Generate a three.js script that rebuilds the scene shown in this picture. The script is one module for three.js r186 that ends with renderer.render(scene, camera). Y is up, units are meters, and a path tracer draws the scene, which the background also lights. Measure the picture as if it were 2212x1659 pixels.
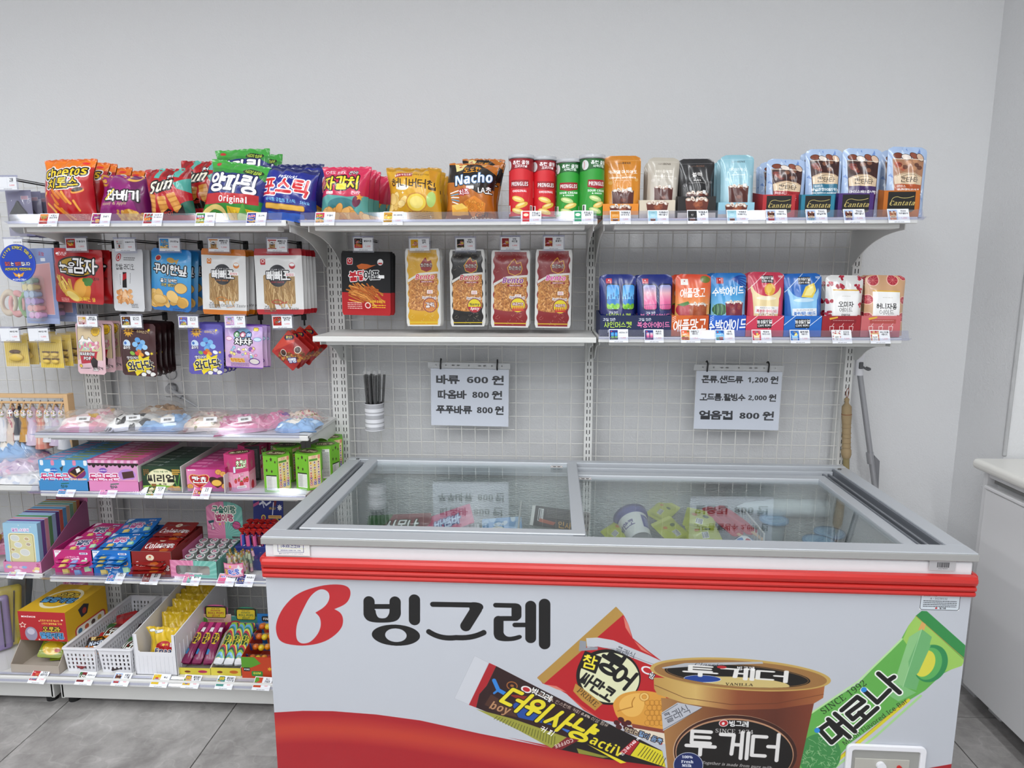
import * as THREE from 'three';
import { mergeGeometries, toCreasedNormals } from 'three/addons/utils/BufferGeometryUtils.js';
import { RoundedBoxGeometry } from 'three/addons/geometries/RoundedBoxGeometry.js';
import { RectAreaLightUniformsLib } from 'three/addons/lights/RectAreaLightUniformsLib.js';

// ---------------------------------------------------------------- camera, light, exposure
const scene = new THREE.Scene();
scene.background = new THREE.Color(0x000000);
const FOC = 1434, CX = 1106, CY = 829.5;                       // focal length in pixels of the 2212 x 1659 frame
const camera = new THREE.PerspectiveCamera(2 * Math.atan(CY / FOC) * 180 / Math.PI, 2212 / 1659, 0.05, 60);
camera.position.set(0.705, 1.454, 2.373);
camera.rotation.set(-9.17 * Math.PI / 180, 2.88 * Math.PI / 180, -0.03 * Math.PI / 180, 'YXZ');
scene.add(camera); camera.updateMatrixWorld(true);
const renderer = new THREE.WebGLRenderer({ antialias: true });
renderer.toneMapping = THREE.LinearToneMapping;
renderer.toneMappingExposure = 1.0;
renderer.shadowMap.enabled = true;
RectAreaLightUniformsLib.init();
const CEIL = 2.75, LAMP_X = [-1.92, -0.98, -0.06, 0.84, 1.74], LAMP_Z = [1.75, 3.2, 4.5], LAMP_POWER = 17;  // rows of ceiling lamps, lit further down
const LAMP_COLOR = new THREE.Color().setRGB(0.955, 0.98, 1.0);
const ROOM = { x0: -3.2, x1: 3.3, z0: -0.075, z1: 5.2 };

// ---------------------------------------------------------------- small helpers
const V = (x, y, z) => new THREE.Vector3(x, y, z);
const pixelRay = (px, py) => V((px - CX) / FOC, -(py - CY) / FOC, -1).applyQuaternion(camera.quaternion);
const onZ = (px, py, z) => { const d = pixelRay(px, py); return d.multiplyScalar((z - camera.position.z) / d.z).add(camera.position); };
const onY = (px, py, y) => { const d = pixelRay(px, py); return d.multiplyScalar((y - camera.position.y) / d.y).add(camera.position); };
// size and base centre, in metres, of something that spans these pixels on the plane at depth z
const span = (x0, y0, x1, y1, z) => { const m = (y0 + y1) / 2, a = onZ(x0, m, z), b = onZ(x1, m, z), t = onZ((x0 + x1) / 2, y0, z), u = onZ((x0 + x1) / 2, y1, z); return { x: (a.x + b.x) / 2, w: b.x - a.x, y: u.y, h: t.y - u.y, top: t.y }; };
function rng(seed) { let s = seed * 2654435761 >>> 0 || 1; return () => { s ^= s << 13; s >>>= 0; s ^= s >>> 17; s ^= s << 5; s >>>= 0; return s / 4294967296; }; }
const hash3 = (x, y, z) => { const s = Math.sin(x * 127.1 + y * 311.7 + z * 74.7) * 43758.5453; return s - Math.floor(s); };
function noise(x, y, z = 0) {
  const X = Math.floor(x), Y = Math.floor(y), fx = x - X, fy = y - Y, u = fx * fx * (3 - 2 * fx), v = fy * fy * (3 - 2 * fy), h = (i, j) => hash3(X + i, Y + j, z);
  return (h(0, 0) * (1 - u) + h(1, 0) * u) * (1 - v) + (h(0, 1) * (1 - u) + h(1, 1) * u) * v;
}
const used = {};
const numbered = (n) => { used[n] = (used[n] ?? -1) + 1; return used[n] ? n + '_' + String(used[n]).padStart(3, '0') : n; };
const shade = (o) => { o.traverse((c) => { if (c.isMesh) { c.castShadow = true; c.receiveShadow = true; } }); return o; };
function tag(o, label, category, group) { o.userData = { label, category }; if (group) o.userData.group = group; return o; }
// a thing: a Group at its base, whose children are its parts
function thing(name, label, category, [x, y, z] = [0, 0, 0], turn = 0, group) {
  const o = new THREE.Group(); o.name = numbered(name); o.position.set(x, y, z); o.rotation.y = turn; scene.add(o);
  return tag(o, label, category, group);
}
// a mesh: a part of parent, or a thing of its own when it goes straight into the scene
function part(name, geo, mat, parent, pos, rot) {
  const m = new THREE.Mesh(geo, mat); m.name = parent === scene ? numbered(name) : name; m.castShadow = m.receiveShadow = true;
  if (pos) m.position.set(...pos); if (rot) m.rotation.set(...rot);
  parent.add(m); return m;
}
const whole = (name, geo, mat, label, category, pos, rot, group) => tag(part(name, geo, mat, scene, pos, rot), label, category, group);
function copyOf(src, label, pos, rot, name) {                   // a copy of a thing with its parts, under the next number
  const c = src.clone(); c.name = numbered(name ?? src.name.replace(/_\d{3}$/, '')); c.userData = { ...src.userData, label }; scene.add(c);
  if (pos) c.position.set(...pos); if (rot) c.rotation.set(...rot);
  return c;
}
const struct = (name, geo, mat, pos, rot) => { const m = part(name, geo, mat, scene, pos, rot); m.userData = { kind: 'structure' }; return m; };
const ORD = ['front', 'second', 'third', 'fourth', 'fifth', 'sixth', 'seventh', 'eighth', 'ninth', 'tenth', 'eleventh', 'twelfth', 'thirteenth', 'fourteenth', 'fifteenth', 'sixteenth'];
const STD = (color, roughness = 0.5, more = {}) => new THREE.MeshStandardMaterial({ color, roughness, ...more });
const PHY = (color, roughness = 0.3, more = {}) => new THREE.MeshPhysicalMaterial({ color, roughness, ...more });
const box = (w, h, d, x = 0, y = 0, z = 0) => new THREE.BoxGeometry(w, h, d).translate(x, y, z);
const rbox = (w, h, d, r = 0.003, x = 0, y = 0, z = 0, s = 2) => new RoundedBoxGeometry(w, h, d, s, r).translate(x, y, z);
const cyl = (r, h, x = 0, y = 0, z = 0, n = 16, r2 = r) => new THREE.CylinderGeometry(r2, r, h, n).translate(x, y, z);
const bare = (g) => { g = g.index ? g.toNonIndexed() : g; for (const k of Object.keys(g.attributes)) if (!['position', 'normal', 'uv'].includes(k)) g.deleteAttribute(k); return g; };
const merge = (list) => mergeGeometries(list.map(bare));
const rod = (a, b, r, n = 8) => { const d = b.clone().sub(a), g = new THREE.CylinderGeometry(r, r, d.length(), n); g.applyQuaternion(new THREE.Quaternion().setFromUnitVectors(V(0, 1, 0), d.normalize())); return g.translate((a.x + b.x) / 2, (a.y + b.y) / 2, (a.z + b.z) / 2); };
const tube = (pts, r, seg = 40, n = 8) => new THREE.TubeGeometry(new THREE.CatmullRomCurve3(pts.map((p) => V(...p))), seg, r, n);
function shapeOf(pts) { const s = new THREE.Shape(); pts.forEach(([x, y], i) => (i ? s.lineTo(x, y) : s.moveTo(x, y))); s.closePath(); return s; }
const slab = (shape, depth, bevel = 0) => new THREE.ExtrudeGeometry(shape, { depth: depth - 2 * bevel, bevelEnabled: bevel > 0, bevelSize: bevel, bevelThickness: bevel, bevelSegments: 2, curveSegments: 16 }).translate(0, 0, bevel);
function roundRect(w, h, r, x = 0, y = 0) {                     // lower left corner at x, y
  const s = new THREE.Shape();
  s.moveTo(x + r, y); s.lineTo(x + w - r, y); s.absarc(x + w - r, y + r, r, -Math.PI / 2, 0); s.lineTo(x + w, y + h - r); s.absarc(x + w - r, y + h - r, r, 0, Math.PI / 2);
  s.lineTo(x + r, y + h); s.absarc(x + r, y + h - r, r, Math.PI / 2, Math.PI); s.lineTo(x, y + r); s.absarc(x + r, y + r, r, Math.PI, 1.5 * Math.PI);
  return s;
}
const holeRect = (s, x, y, w, h) => { const p = new THREE.Path(); p.moveTo(x, y); p.lineTo(x, y + h); p.lineTo(x + w, y + h); p.lineTo(x + w, y); p.closePath(); s.holes.push(p); };

// ---------------------------------------------------------------- lettering: Korean syllables drawn stroke by stroke
const JAMO = { 'ㄱ': '0,0 1,0 .92,1', 'ㄴ': '0,0 0,1 1,1', 'ㄷ': '1,0 0,0 0,1 1,1', 'ㄹ': '0,0 1,0 1,.5 0,.5 0,1 1,1', 'ㅁ': '0,0 1,0 1,1 0,1 0,0', 'ㅂ': '0,0 0,1 1,1 1,0|0,.5 1,.5', 'ㅅ': '.5,0 .4,.5 0,1|.45,.4 1,1',
  'ㅇ': 'O.5,.5,.5,.5', 'ㅈ': '0,0 1,0|.5,0 .4,.5 0,1|.45,.5 1,1', 'ㅊ': '.35,0 .65,0|0,.28 1,.28|.5,.28 .4,.6 0,1|.45,.6 1,1', 'ㅋ': '0,0 1,0 .92,1|0,.48 .95,.48', 'ㅌ': '1,0 0,0 0,1 1,1|0,.5 .95,.5',
  'ㅍ': '0,0 1,0|0,1 1,1|.28,0 .28,1|.72,0 .72,1', 'ㅎ': '.3,0 .7,0|0,.26 1,.26|O.5,.72,.4,.28' };
const VOW = { 'ㅏ': '.35,0 .35,1|.35,.48 1,.48', 'ㅑ': '.35,0 .35,1|.35,.35 1,.35|.35,.65 1,.65', 'ㅓ': '.8,0 .8,1|0,.48 .8,.48', 'ㅕ': '.8,0 .8,1|0,.33 .8,.33|0,.65 .8,.65', 'ㅣ': '.55,0 .55,1', 'ㅐ': '.2,0 .2,1|.9,0 .9,1|.2,.48 .9,.48',
  'ㅒ': '.2,0 .2,1|.9,0 .9,1|.2,.35 .9,.35|.2,.65 .9,.65', 'ㅔ': '.5,0 .5,1|1,0 1,1|-.1,.48 .5,.48', 'ㅖ': '.5,0 .5,1|1,0 1,1|-.1,.35 .5,.35|-.1,.65 .5,.65', 'ㅗ': '0,1 1,1|.5,0 .5,1', 'ㅛ': '0,1 1,1|.3,0 .3,1|.7,0 .7,1', 'ㅜ': '0,0 1,0|.5,0 .5,1', 'ㅠ': '0,0 1,0|.3,0 .3,1|.7,0 .7,1', 'ㅡ': '0,.5 1,.5' };
const CHO = [...'ㄱㄲㄴㄷㄸㄹㅁㅂㅃㅅㅆㅇㅈㅉㅊㅋㅌㅍㅎ'], JUNG = [...'ㅏㅐㅑㅒㅓㅔㅕㅖㅗㅘㅙㅚㅛㅜㅝㅞㅟㅠㅡㅢㅣ'], JONG = ['', ...'ㄱㄲㄳㄴㄵㄶㄷㄹㄺㄻㄼㄽㄾㄿㅀㅁㅂㅄㅅㅆㅇㅈㅊㅋㅌㅍㅎ'];
const TWO = { 'ㄲ': 'ㄱㄱ', 'ㄸ': 'ㄷㄷ', 'ㅃ': 'ㅂㅂ', 'ㅆ': 'ㅅㅅ', 'ㅉ': 'ㅈㅈ', 'ㄳ': 'ㄱㅅ', 'ㄵ': 'ㄴㅈ', 'ㄶ': 'ㄴㅎ', 'ㄺ': 'ㄹㄱ', 'ㄻ': 'ㄹㅁ', 'ㄼ': 'ㄹㅂ', 'ㄽ': 'ㄹㅅ', 'ㄾ': 'ㄹㅌ', 'ㄿ': 'ㄹㅍ', 'ㅀ': 'ㄹㅎ', 'ㅄ': 'ㅂㅅ' };
const MIX = { 'ㅘ': 'ㅗㅏ', 'ㅙ': 'ㅗㅐ', 'ㅚ': 'ㅗㅣ', 'ㅝ': 'ㅜㅓ', 'ㅞ': 'ㅜㅔ', 'ㅟ': 'ㅜㅣ', 'ㅢ': 'ㅡㅣ' };
const glyphs = {};
function glyph(ch) {
  if (glyphs[ch]) return glyphs[ch];
  const out = [], code = ch.charCodeAt(0) - 0xac00, c = CHO[Math.floor(code / 588)], v = JUNG[Math.floor((code % 588) / 28)], f = JONG[code % 28];
  const put = (str, [x0, y0, x1, y1]) => { for (const s of str.split('|')) { if (s[0] === 'O') { const [a, b, r, q] = s.slice(1).split(',').map(Number); out.push({ o: [x0 + a * (x1 - x0), y0 + b * (y1 - y0), r * (x1 - x0), q * (y1 - y0)] }); } else out.push({ p: s.split(' ').map((t) => { const [a, b] = t.split(',').map(Number); return [x0 + a * (x1 - x0), y0 + b * (y1 - y0)]; }) }); } };
  const con = (j, [x0, y0, x1, y1]) => { const d = TWO[j]; if (!d) return put(JAMO[j], [x0, y0, x1, y1]); const m = (x1 - x0) * 0.43; put(JAMO[d[0]], [x0, y0, x0 + m, y1]); put(JAMO[d[1]], [x1 - m, y0, x1, y1]); };
  if (MIX[v]) { con(c, f ? [.1, .05, .52, .33] : [.1, .1, .54, .48]); put(VOW[MIX[v][0]], f ? [.04, .4, .6, .56] : [.04, .58, .62, .86]); put(VOW[MIX[v][1]], f ? [.64, .02, .96, .6] : [.64, .03, .96, .98]); if (f) con(f, [.2, .7, .9, .97]); }
  else if ('ㅗㅛㅜㅠㅡ'.includes(v)) { con(c, f ? [.22, .03, .78, .32] : [.2, .08, .8, .5]); put(VOW[v], f ? [.04, .41, .96, .58] : [.04, .62, .96, .94]); if (f) con(f, [.18, .69, .82, .97]); }
  else { con(c, f ? [.08, .06, .5, .48] : [.08, .14, .5, .84]); put(VOW[v], f ? [.58, .02, .96, .56] : [.58, .03, .96, .98]); if (f) con(f, [.22, .67, .9, .97]); }
  return (glyphs[ch] = out);
}
// text centred (or with al 'l' starting) at x, y; s = height; w = stroke weight; o = outline colour, ow = its width, o2/ow2 a second one outside it; sx, rot, skew bend it
function T(g, str, x, y, s, { c = '#000', w = .13, o, ow = .1, o2, ow2 = .2, sx = 1, rot = 0, skew = 0, al = 'c', font = 'sans-serif', bold = true, cap = 'round', ital = false } = {}) {
  g.save(); g.translate(x, y); g.rotate(rot); g.transform(sx, 0, skew, 1, 0, 0); g.scale(s, s);
  const f = 100; g.font = `${ital ? 'italic ' : ''}${bold ? 'bold ' : ''}${f}px ${font}`;
  const adv = [...str].map((ch) => (ch === ' ' ? .32 : ch.charCodeAt(0) >= 0xac00 ? 1.04 : g.measureText(ch).width / f * 1.02)), total = adv.reduce((a, b) => a + b, 0);
  const passes = []; if (o2) passes.push([o2, ow2]); if (o) passes.push([o, ow]); passes.push([c, 0]);
  g.lineJoin = cap === 'round' ? 'round' : 'miter'; g.lineCap = cap === 'round' ? 'round' : 'square';
  for (const [col, extra] of passes) {
    let at = al === 'c' ? -total / 2 : al === 'r' ? -total : 0;
    [...str].forEach((ch, i) => {
      if (ch.charCodeAt(0) >= 0xac00) {
        g.strokeStyle = col; g.lineWidth = w + extra * 2;
        for (const q of glyph(ch)) { g.beginPath(); if (q.o) g.ellipse(at + q.o[0], q.o[1] - .5, q.o[2], q.o[3], 0, 0, 7); else q.p.forEach(([a, b], k) => (k ? g.lineTo(at + a, b - .5) : g.moveTo(at + a, b - .5))); g.stroke(); }
      } else if (ch !== ' ') {
        g.save(); g.translate(at, .36); g.scale(1 / f, 1 / f); if (extra) { g.strokeStyle = col; g.lineWidth = extra * 2 * f; g.strokeText(ch, 0, 0); } g.fillStyle = col; g.fillText(ch, 0, 0); g.restore();
      }
      at += adv[i];
    });
  }
  g.restore();
}
const Rc = (g, c, x, y, w, h) => { g.fillStyle = c; g.fillRect(x, y, w, h); };
const El = (g, c, x, y, rx, ry = rx, rot = 0, st, sw) => { g.beginPath(); g.ellipse(x, y, rx, ry, rot, 0, 7); if (c) { g.fillStyle = c; g.fill(); } if (st) { g.strokeStyle = st; g.lineWidth = sw; g.stroke(); } };
const Pg = (g, c, pts, st, sw) => { g.beginPath(); for (let i = 0; i < pts.length; i += 2) i ? g.lineTo(pts[i], pts[i + 1]) : g.moveTo(pts[i], pts[i + 1]); g.closePath(); if (c) { g.fillStyle = c; g.fill(); } if (st) { g.strokeStyle = st; g.lineWidth = sw; g.stroke(); } };
const Rr = (g, c, x, y, w, h, r, st, sw) => { g.beginPath(); g.roundRect(x, y, w, h, r); if (c) { g.fillStyle = c; g.fill(); } if (st) { g.strokeStyle = st; g.lineWidth = sw; g.stroke(); } };
const Ln = (g, c, w, pts) => { g.strokeStyle = c; g.lineWidth = w; g.lineCap = 'round'; g.lineJoin = 'round'; g.beginPath(); for (let i = 0; i < pts.length; i += 2) i ? g.lineTo(pts[i], pts[i + 1]) : g.moveTo(pts[i], pts[i + 1]); g.stroke(); };
const Cv = (g, c, w, p) => { g.strokeStyle = c; g.lineWidth = w; g.lineCap = 'round'; g.beginPath(); g.moveTo(p[0], p[1]); for (let i = 2; i < p.length; i += 4) g.quadraticCurveTo(p[i], p[i + 1], p[i + 2], p[i + 3]); g.stroke(); };
const Gr = (g, x0, y0, x1, y1, ...cs) => { const q = g.createLinearGradient(x0, y0, x1, y1); cs.forEach((c, i) => q.addColorStop(i / (cs.length - 1), c)); return q; };
const Star = (g, c, x, y, r, n = 5, inner = .5, rot = -1.57, st, sw) => { const p = []; for (let i = 0; i < n * 2; i++) { const q = i % 2 ? r * inner : r, a = rot + i * Math.PI / n; p.push(x + Math.cos(a) * q, y + Math.sin(a) * q); } Pg(g, c, p, st, sw); };
const fine = (g, c, x, y, w, n, lh = 2.6, seed = 1) => { const r = rng(seed + 7); for (let i = 0; i < n; i++) { let a = 0; while (a < w) { const l = 1 + r() * 4; Rc(g, c, x + a, y + i * lh, Math.min(l, w - a), lh * .42); a += l + .7; } } };
const bars = (g, x, y, w, h, seed = 3) => { Rc(g, '#fff', x - 1, y - 1, w + 2, h + 2); const r = rng(seed); let a = 0; while (a < w) { const l = .5 + r() * 1.6; Rc(g, '#151515', x + a, y, Math.min(l, w - a), h); a += l + .4 + r() * 1.2; } };
// speckled pile of snack pieces
const chips = (g, cols, x, y, w, h, n, rx, ry, seed = 1, edge = 'rgba(110,50,0,.45)') => { const r = rng(seed + 31); for (let i = 0; i < n; i++) El(g, cols[i % cols.length], x + r() * w, y + r() * h, rx * (.7 + r() * .6), ry * (.7 + r() * .6), r() * 3, edge, .5); };
const sticks = (g, cols, x, y, w, h, n, len, th, ang, seed = 1) => { const r = rng(seed + 77); for (let i = 0; i < n; i++) { const a = ang + (r() - .5) * .8, l = len * (.7 + r() * .5), cx = x + r() * w, cy = y + r() * h, dx = Math.cos(a) * l / 2, dy = Math.sin(a) * l / 2; Ln(g, 'rgba(100,50,10,.6)', th + .9, [cx - dx, cy - dy, cx + dx, cy + dy]); Ln(g, cols[i % cols.length], th, [cx - dx, cy - dy, cx + dx, cy + dy]); } };
const ring = (g, c, x, y, r, w, sq = 1, rot = 0) => { El(g, null, x, y, r, r * sq, rot, 'rgba(120,70,0,.6)', w + 1.2); El(g, null, x, y, r, r * sq, rot, c, w); };
const cup = (g, x, y, w, h, drink, ice = '#e9ddd0') => { Pg(g, drink, [x - w / 2, y, x + w / 2, y, x + w * .42, y + h, x - w * .42, y + h]); const r = rng(Math.round(x + y)); for (let i = 0; i < 7; i++) El(g, 'rgba(190,110,70,.35)', x + (r() - .5) * w * .7, y + r() * h * .9 + 3, w * .12, w * .1); for (let i = 0; i < 5; i++) { El(g, i % 2 ? ice : '#c9b5a4', x + (i - 2) * w * .18, y - (i % 2) * 2, w * .12, w * .07, i); El(g, i % 2 ? 'rgba(120,70,50,.5)' : 'rgba(255,255,255,.75)', x + (i - 2) * w * .18, y - (i % 2) * 2 + 1, w * .06, w * .035, i); } };

// ---------------------------------------------------------------- atlases: every printed face is a cell of one of these textures
const pages = [];
function newPage(size = 2048) { const c = document.createElement('canvas'); c.width = c.height = size; const g = c.getContext('2d'); g.fillStyle = '#fff'; g.fillRect(0, 0, size, size); const p = { c, g, size, x: 0, y: 0, row: 0, sw: {}, mats: {} }; pages.push(p); return p; }
let page = newPage();
function cell(w, h, draw) {                                      // draw(g, H): 100 units wide, H units high
  let p = page; const pad = 2;
  if (p.x + w + pad * 2 > p.size) { p.x = 0; p.y += p.row; p.row = 0; }
  if (p.y + h + pad * 2 > p.size) p = page = newPage();
  const x = p.x + pad, y = p.y + pad, g = p.g; p.x += w + pad * 2; p.row = Math.max(p.row, h + pad * 2);
  g.save(); g.beginPath(); g.rect(x - pad, y - pad, w + pad * 2, h + pad * 2); g.clip(); g.translate(x, y); g.scale(w / 100, w / 100); draw(g, 100 * h / w); g.restore();
  const e = .75; return { p, u0: (x + e) / p.size, u1: (x + w - e) / p.size, v1: 1 - (y + e) / p.size, v0: 1 - (y + h - e) / p.size, draw, ar: h / w };
}
function swatch(p, color) { if (!p.sw[color]) { const old = page; page = p; const c = cell(6, 6, (g) => Rc(g, color, -20, -20, 160, 160)); page = old; if (c.p !== p) throw new Error('atlas full'); p.sw[color] = c; } return p.sw[color]; }
const FINISH = { foil: { roughness: .27, clearcoat: .5, clearcoatRoughness: .16 }, card: { roughness: .55 }, paper: { roughness: .75 }, film: { roughness: .2, clearcoat: .6, clearcoatRoughness: .12 }, vinyl: { roughness: .36 } };
function mat(p, finish) {
  if (!p.tex) { p.tex = new THREE.CanvasTexture(p.c); p.tex.colorSpace = THREE.SRGBColorSpace; p.tex.magFilter = THREE.LinearFilter; p.tex.anisotropy = 8; }
  return (p.mats[finish] ??= new THREE.MeshPhysicalMaterial({ map: p.tex, ...FINISH[finish], side: THREE.DoubleSide }));
}
// squeeze a geometry's 0..1 texture coordinates into a cell
function into(g, c, flip) { const a = g.attributes.uv; for (let i = 0; i < a.count; i++) { const u = flip ? 1 - a.getX(i) : a.getX(i); a.setXY(i, c.u0 + (c.u1 - c.u0) * u, c.v0 + (c.v1 - c.v0) * a.getY(i)); } return g; }

// ---------------------------------------------------------------- the print on the packets (100 units wide, H high)
const D = {};
const sq = (k, f) => (g, H) => { g.save(); g.scale(1, k); f(g, H / k); g.restore(); };          // squeeze a design upwards
const on = (H0, f) => (g, H) => sq(H / H0, f)(g, H);                                       // a design laid out for the height H0
// chip bags
D.cheese = (g, H) => { Rc(g, Gr(g, 0, 0, 0, H, '#c41a1c', '#b3131a'), 0, 0, 100, H); Pg(g, '#ef7d14', [0, 0, 100, 0, 100, 17, 50, 24, 0, 21]); Rc(g, '#d9650c', 0, 0, 100, 3); El(g, '#e33', 84, 10, 6, 2.6); T(g, 'Cheetos', 50, 27, 23, { c: '#f9d423', o: '#1a1208', ow: .12, o2: '#fff', ow2: .2, rot: -.07, sx: .92 }); T(g, '치토스', 50, 47, 18, { c: '#f9d423', o: '#1a1208', ow: .13, o2: '#fff', ow2: .22, w: .15, rot: -.03, sx: 1.1 }); El(g, '#f1a13c', 78, 62, 12, 5, -.2); El(g, '#3a1d10', 78, 60, 10, 4, -.2); sticks(g, ['#e98b23', '#f2a63a', '#d87416'], 20, 66, 62, 36, 9, 22, 5, .9, 4); Pg(g, '#f4b042', [4, 68, 18, 60, 16, 66, 6, 72]); fine(g, '#f3c9b0', 56, H - 13, 32, 4, 2.4, 2); };
D.twist = (g, H) => { Rc(g, '#8f1c74', 0, 0, 100, H); Pg(g, '#6b1459', [60, 0, 100, 0, 100, H, 88, H]); sticks(g, ['#d9a24a', '#c68d3a'], 0, 2, 16, 24, 10, 9, 4, 0, 3); ring(g, '#e6b258', 68, 4, 12, 5, .7); T(g, '꽈배기', 56, 43, 19, { c: '#fff', o: '#1a0c14', ow: .12, w: .15, rot: -.06, sx: 1.1 }); Ln(g, '#f4d13a', 2.4, [24, 52, 40, 34]); T(g, 'Honey & Apple', 40, 58, 7, { c: '#c9b08a', ital: true, rot: -.05 }); El(g, '#c98a2d', 70, 92, 27, 26, -.1); const r = rng(5); for (let i = 0; i < 130; i++) El(g, ['#e7b651', '#d49a36', '#f0c869'][i % 3], 46 + r() * 48, 68 + r() * 44, 2.6, 2.2); El(g, '#e7c38a', 16, 92, 14, 10, .5, '#7a3a10', 1); El(g, '#f3dba8', 14, 95, 10, 6, .5); for (let i = 0; i < 4; i++) Ln(g, '#6b2d10', 2, [8 + i * 4, 86 + i * 2, 14 + i * 4, 92 + i * 2]); Pg(g, '#7fae3a', [0, 100, 10, 104, 8, 112, 0, H]); };
D.sun = (g, H) => { Rc(g, '#b5161d', 0, 0, 100, H); for (let i = 0; i < 5; i++) Pg(g, i % 2 ? '#57b2a6' : '#8f1016', [10 + i * 20, 0, 24 + i * 20, 0, 14 + i * 22, 22, 4 + i * 20, 20]); Pg(g, '#4ea79a', [70, 34, 100, 22, 100, 52, 78, 46]); Pg(g, '#16604e', [72, 80, 100, 66, 100, 100, 80, 104]); T(g, '썬', 62, 21, 12, { c: '#fff', o: '#111', ow: .1 }); T(g, 'Sun', 40, 38, 32, { c: '#f5efd9', o: '#141010', ow: .1, rot: -.18, skew: -.35, ital: true }); for (let i = 0; i < 3; i++) { g.save(); g.translate(14 + i * 26, 72 + (i % 2) * 6); g.rotate(.25 - i * .25); Rr(g, '#c77d2f', -9, -18, 20, 36, 3); for (let k = 0; k < 4; k++) Rr(g, k % 2 ? '#e6a850' : '#d6923c', -9, -17 + k * 8.6, 20, 6, 2); g.restore(); } Pg(g, '#15100f', [30, 96, 50, 84, 66, 92, 84, 76, 80, 96, 70, 104, 40, 106]); T(g, 'HOT', 48, 92, 9, { c: '#e2342a', rot: -.1, skew: -.3 }); Star(g, '#d23b78', 24, 106, 12, 6); Rc(g, '#a11118', 0, H - 12, 100, 12); };
D.onion = (g, H) => { Rc(g, '#2f8c33', 0, 0, 100, H); Rc(g, '#3fa43c', 0, 0, 100, 14); El(g, '#c92a2a', 14, 8, 5, 3); El(g, '#18321a', 74, 14, 17, 5); T(g, '식미섬유', 74, 14, 6.5, { c: '#c9e04a', w: .15 }); Pg(g, '#23307f', [0, 22, 80, 18, 100, 28, 100, 56, 0, 62]); T(g, '양파링', 48, 36, 28, { c: '#fff', o: '#131a4a', ow: .06, w: .17, sx: .95, rot: -.03 }); Pg(g, '#c3222b', [0, 56, 92, 48, 94, 62, 0, 72]); T(g, 'Original', 54, 60, 12, { c: '#fff', rot: -.08 }); ring(g, '#e8cf7a', 22, 86, 19, 7, .62, -.2); ring(g, '#ecd584', 20, 106, 20, 7, .5, -.1); ring(g, '#dcc067', 30, 96, 16, 6, .6, .4); Rc(g, '#e0b31f', 46, H - 20, 54, 20); for (let i = 0; i < 5; i++) Ln(g, '#9a7a10', .8, [48 + i * 10, H - 18, 54 + i * 10, H - 4]); El(g, '#d9eda8', 72, 88, 13, 11, 0, '#8aa63a', 1); Pg(g, '#5aa63a', [66, 78, 72, 62, 78, 78]); Star(g, '#f6d73a', 58, 76, 4, 4, .3); };
D.postick = (g, H) => { Rc(g, Gr(g, 0, 0, 100, H, '#1c2d9c', '#14207a'), 0, 0, 100, H); Rc(g, '#121b62', 0, 0, 100, 9); T(g, 'PoStick!', 52, 20, 8, { c: '#fff', ital: true, rot: -.06 }); T(g, '포스틱', 49, 38, 28, { c: '#d3232c', o: '#fff', ow: .07, w: .16, skew: -.15, sx: 1, rot: -.02 }); T(g, '바삭함 궁합함 포스틱', 42, 60, 5.4, { c: '#7fd0f0', w: .14 }); T(g, 'Stick', 84, 60, 6.5, { c: '#8fd3f5', ital: true }); Rr(g, '#e8b64c', 14, 66, 70, 8, 3, '#a66a18', 1); Rc(g, '#2a62c8', 20, 78, 62, 18); sticks(g, ['#e5b255', '#f0c871', '#d79a3c'], 6, 92, 90, 26, 26, 26, 6, .2, 9); };
D.octo = (g, H) => { Rc(g, Gr(g, 0, 0, 0, H, '#d32a55', '#c4244c'), 0, 0, 100, H); El(g, null, 10, 12, 4, 3, 0, '#fff', .9); T(g, '맛도 모양도', 34, 13, 6.5, { c: '#fff', w: .14 }); T(g, '문어!', 66, 13, 8, { c: '#fff', o: '#111', ow: .1 }); T(g, '자갈치', 46, 35, 25, { c: '#f6df3a', o: '#1c120c', ow: .1, w: .17, rot: -.04 }); T(g, '문어맛', 78, 54, 6, { c: '#fff', w: .13 }); Rr(g, '#fff', 16, 52, 15, 5, 1); fine(g, '#d33', 18, 53.5, 11, 2, 2); Pg(g, '#5fa9a4', [0, 64, 20, 58, 60, 62, 100, 58, 100, H, 0, H]); El(g, '#3d7f86', 50, 78, 30, 14); chips(g, ['#efb96a', '#f4c981', '#e6a552'], 4, 84, 92, 30, 30, 12, 8, 4); El(g, '#6b2140', 80, 70, 8, 11, .3); Star(g, '#f0a63a', 86, 62, 7); Rc(g, '#a81b3f', 0, H - 4, 100, 4); };
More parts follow.
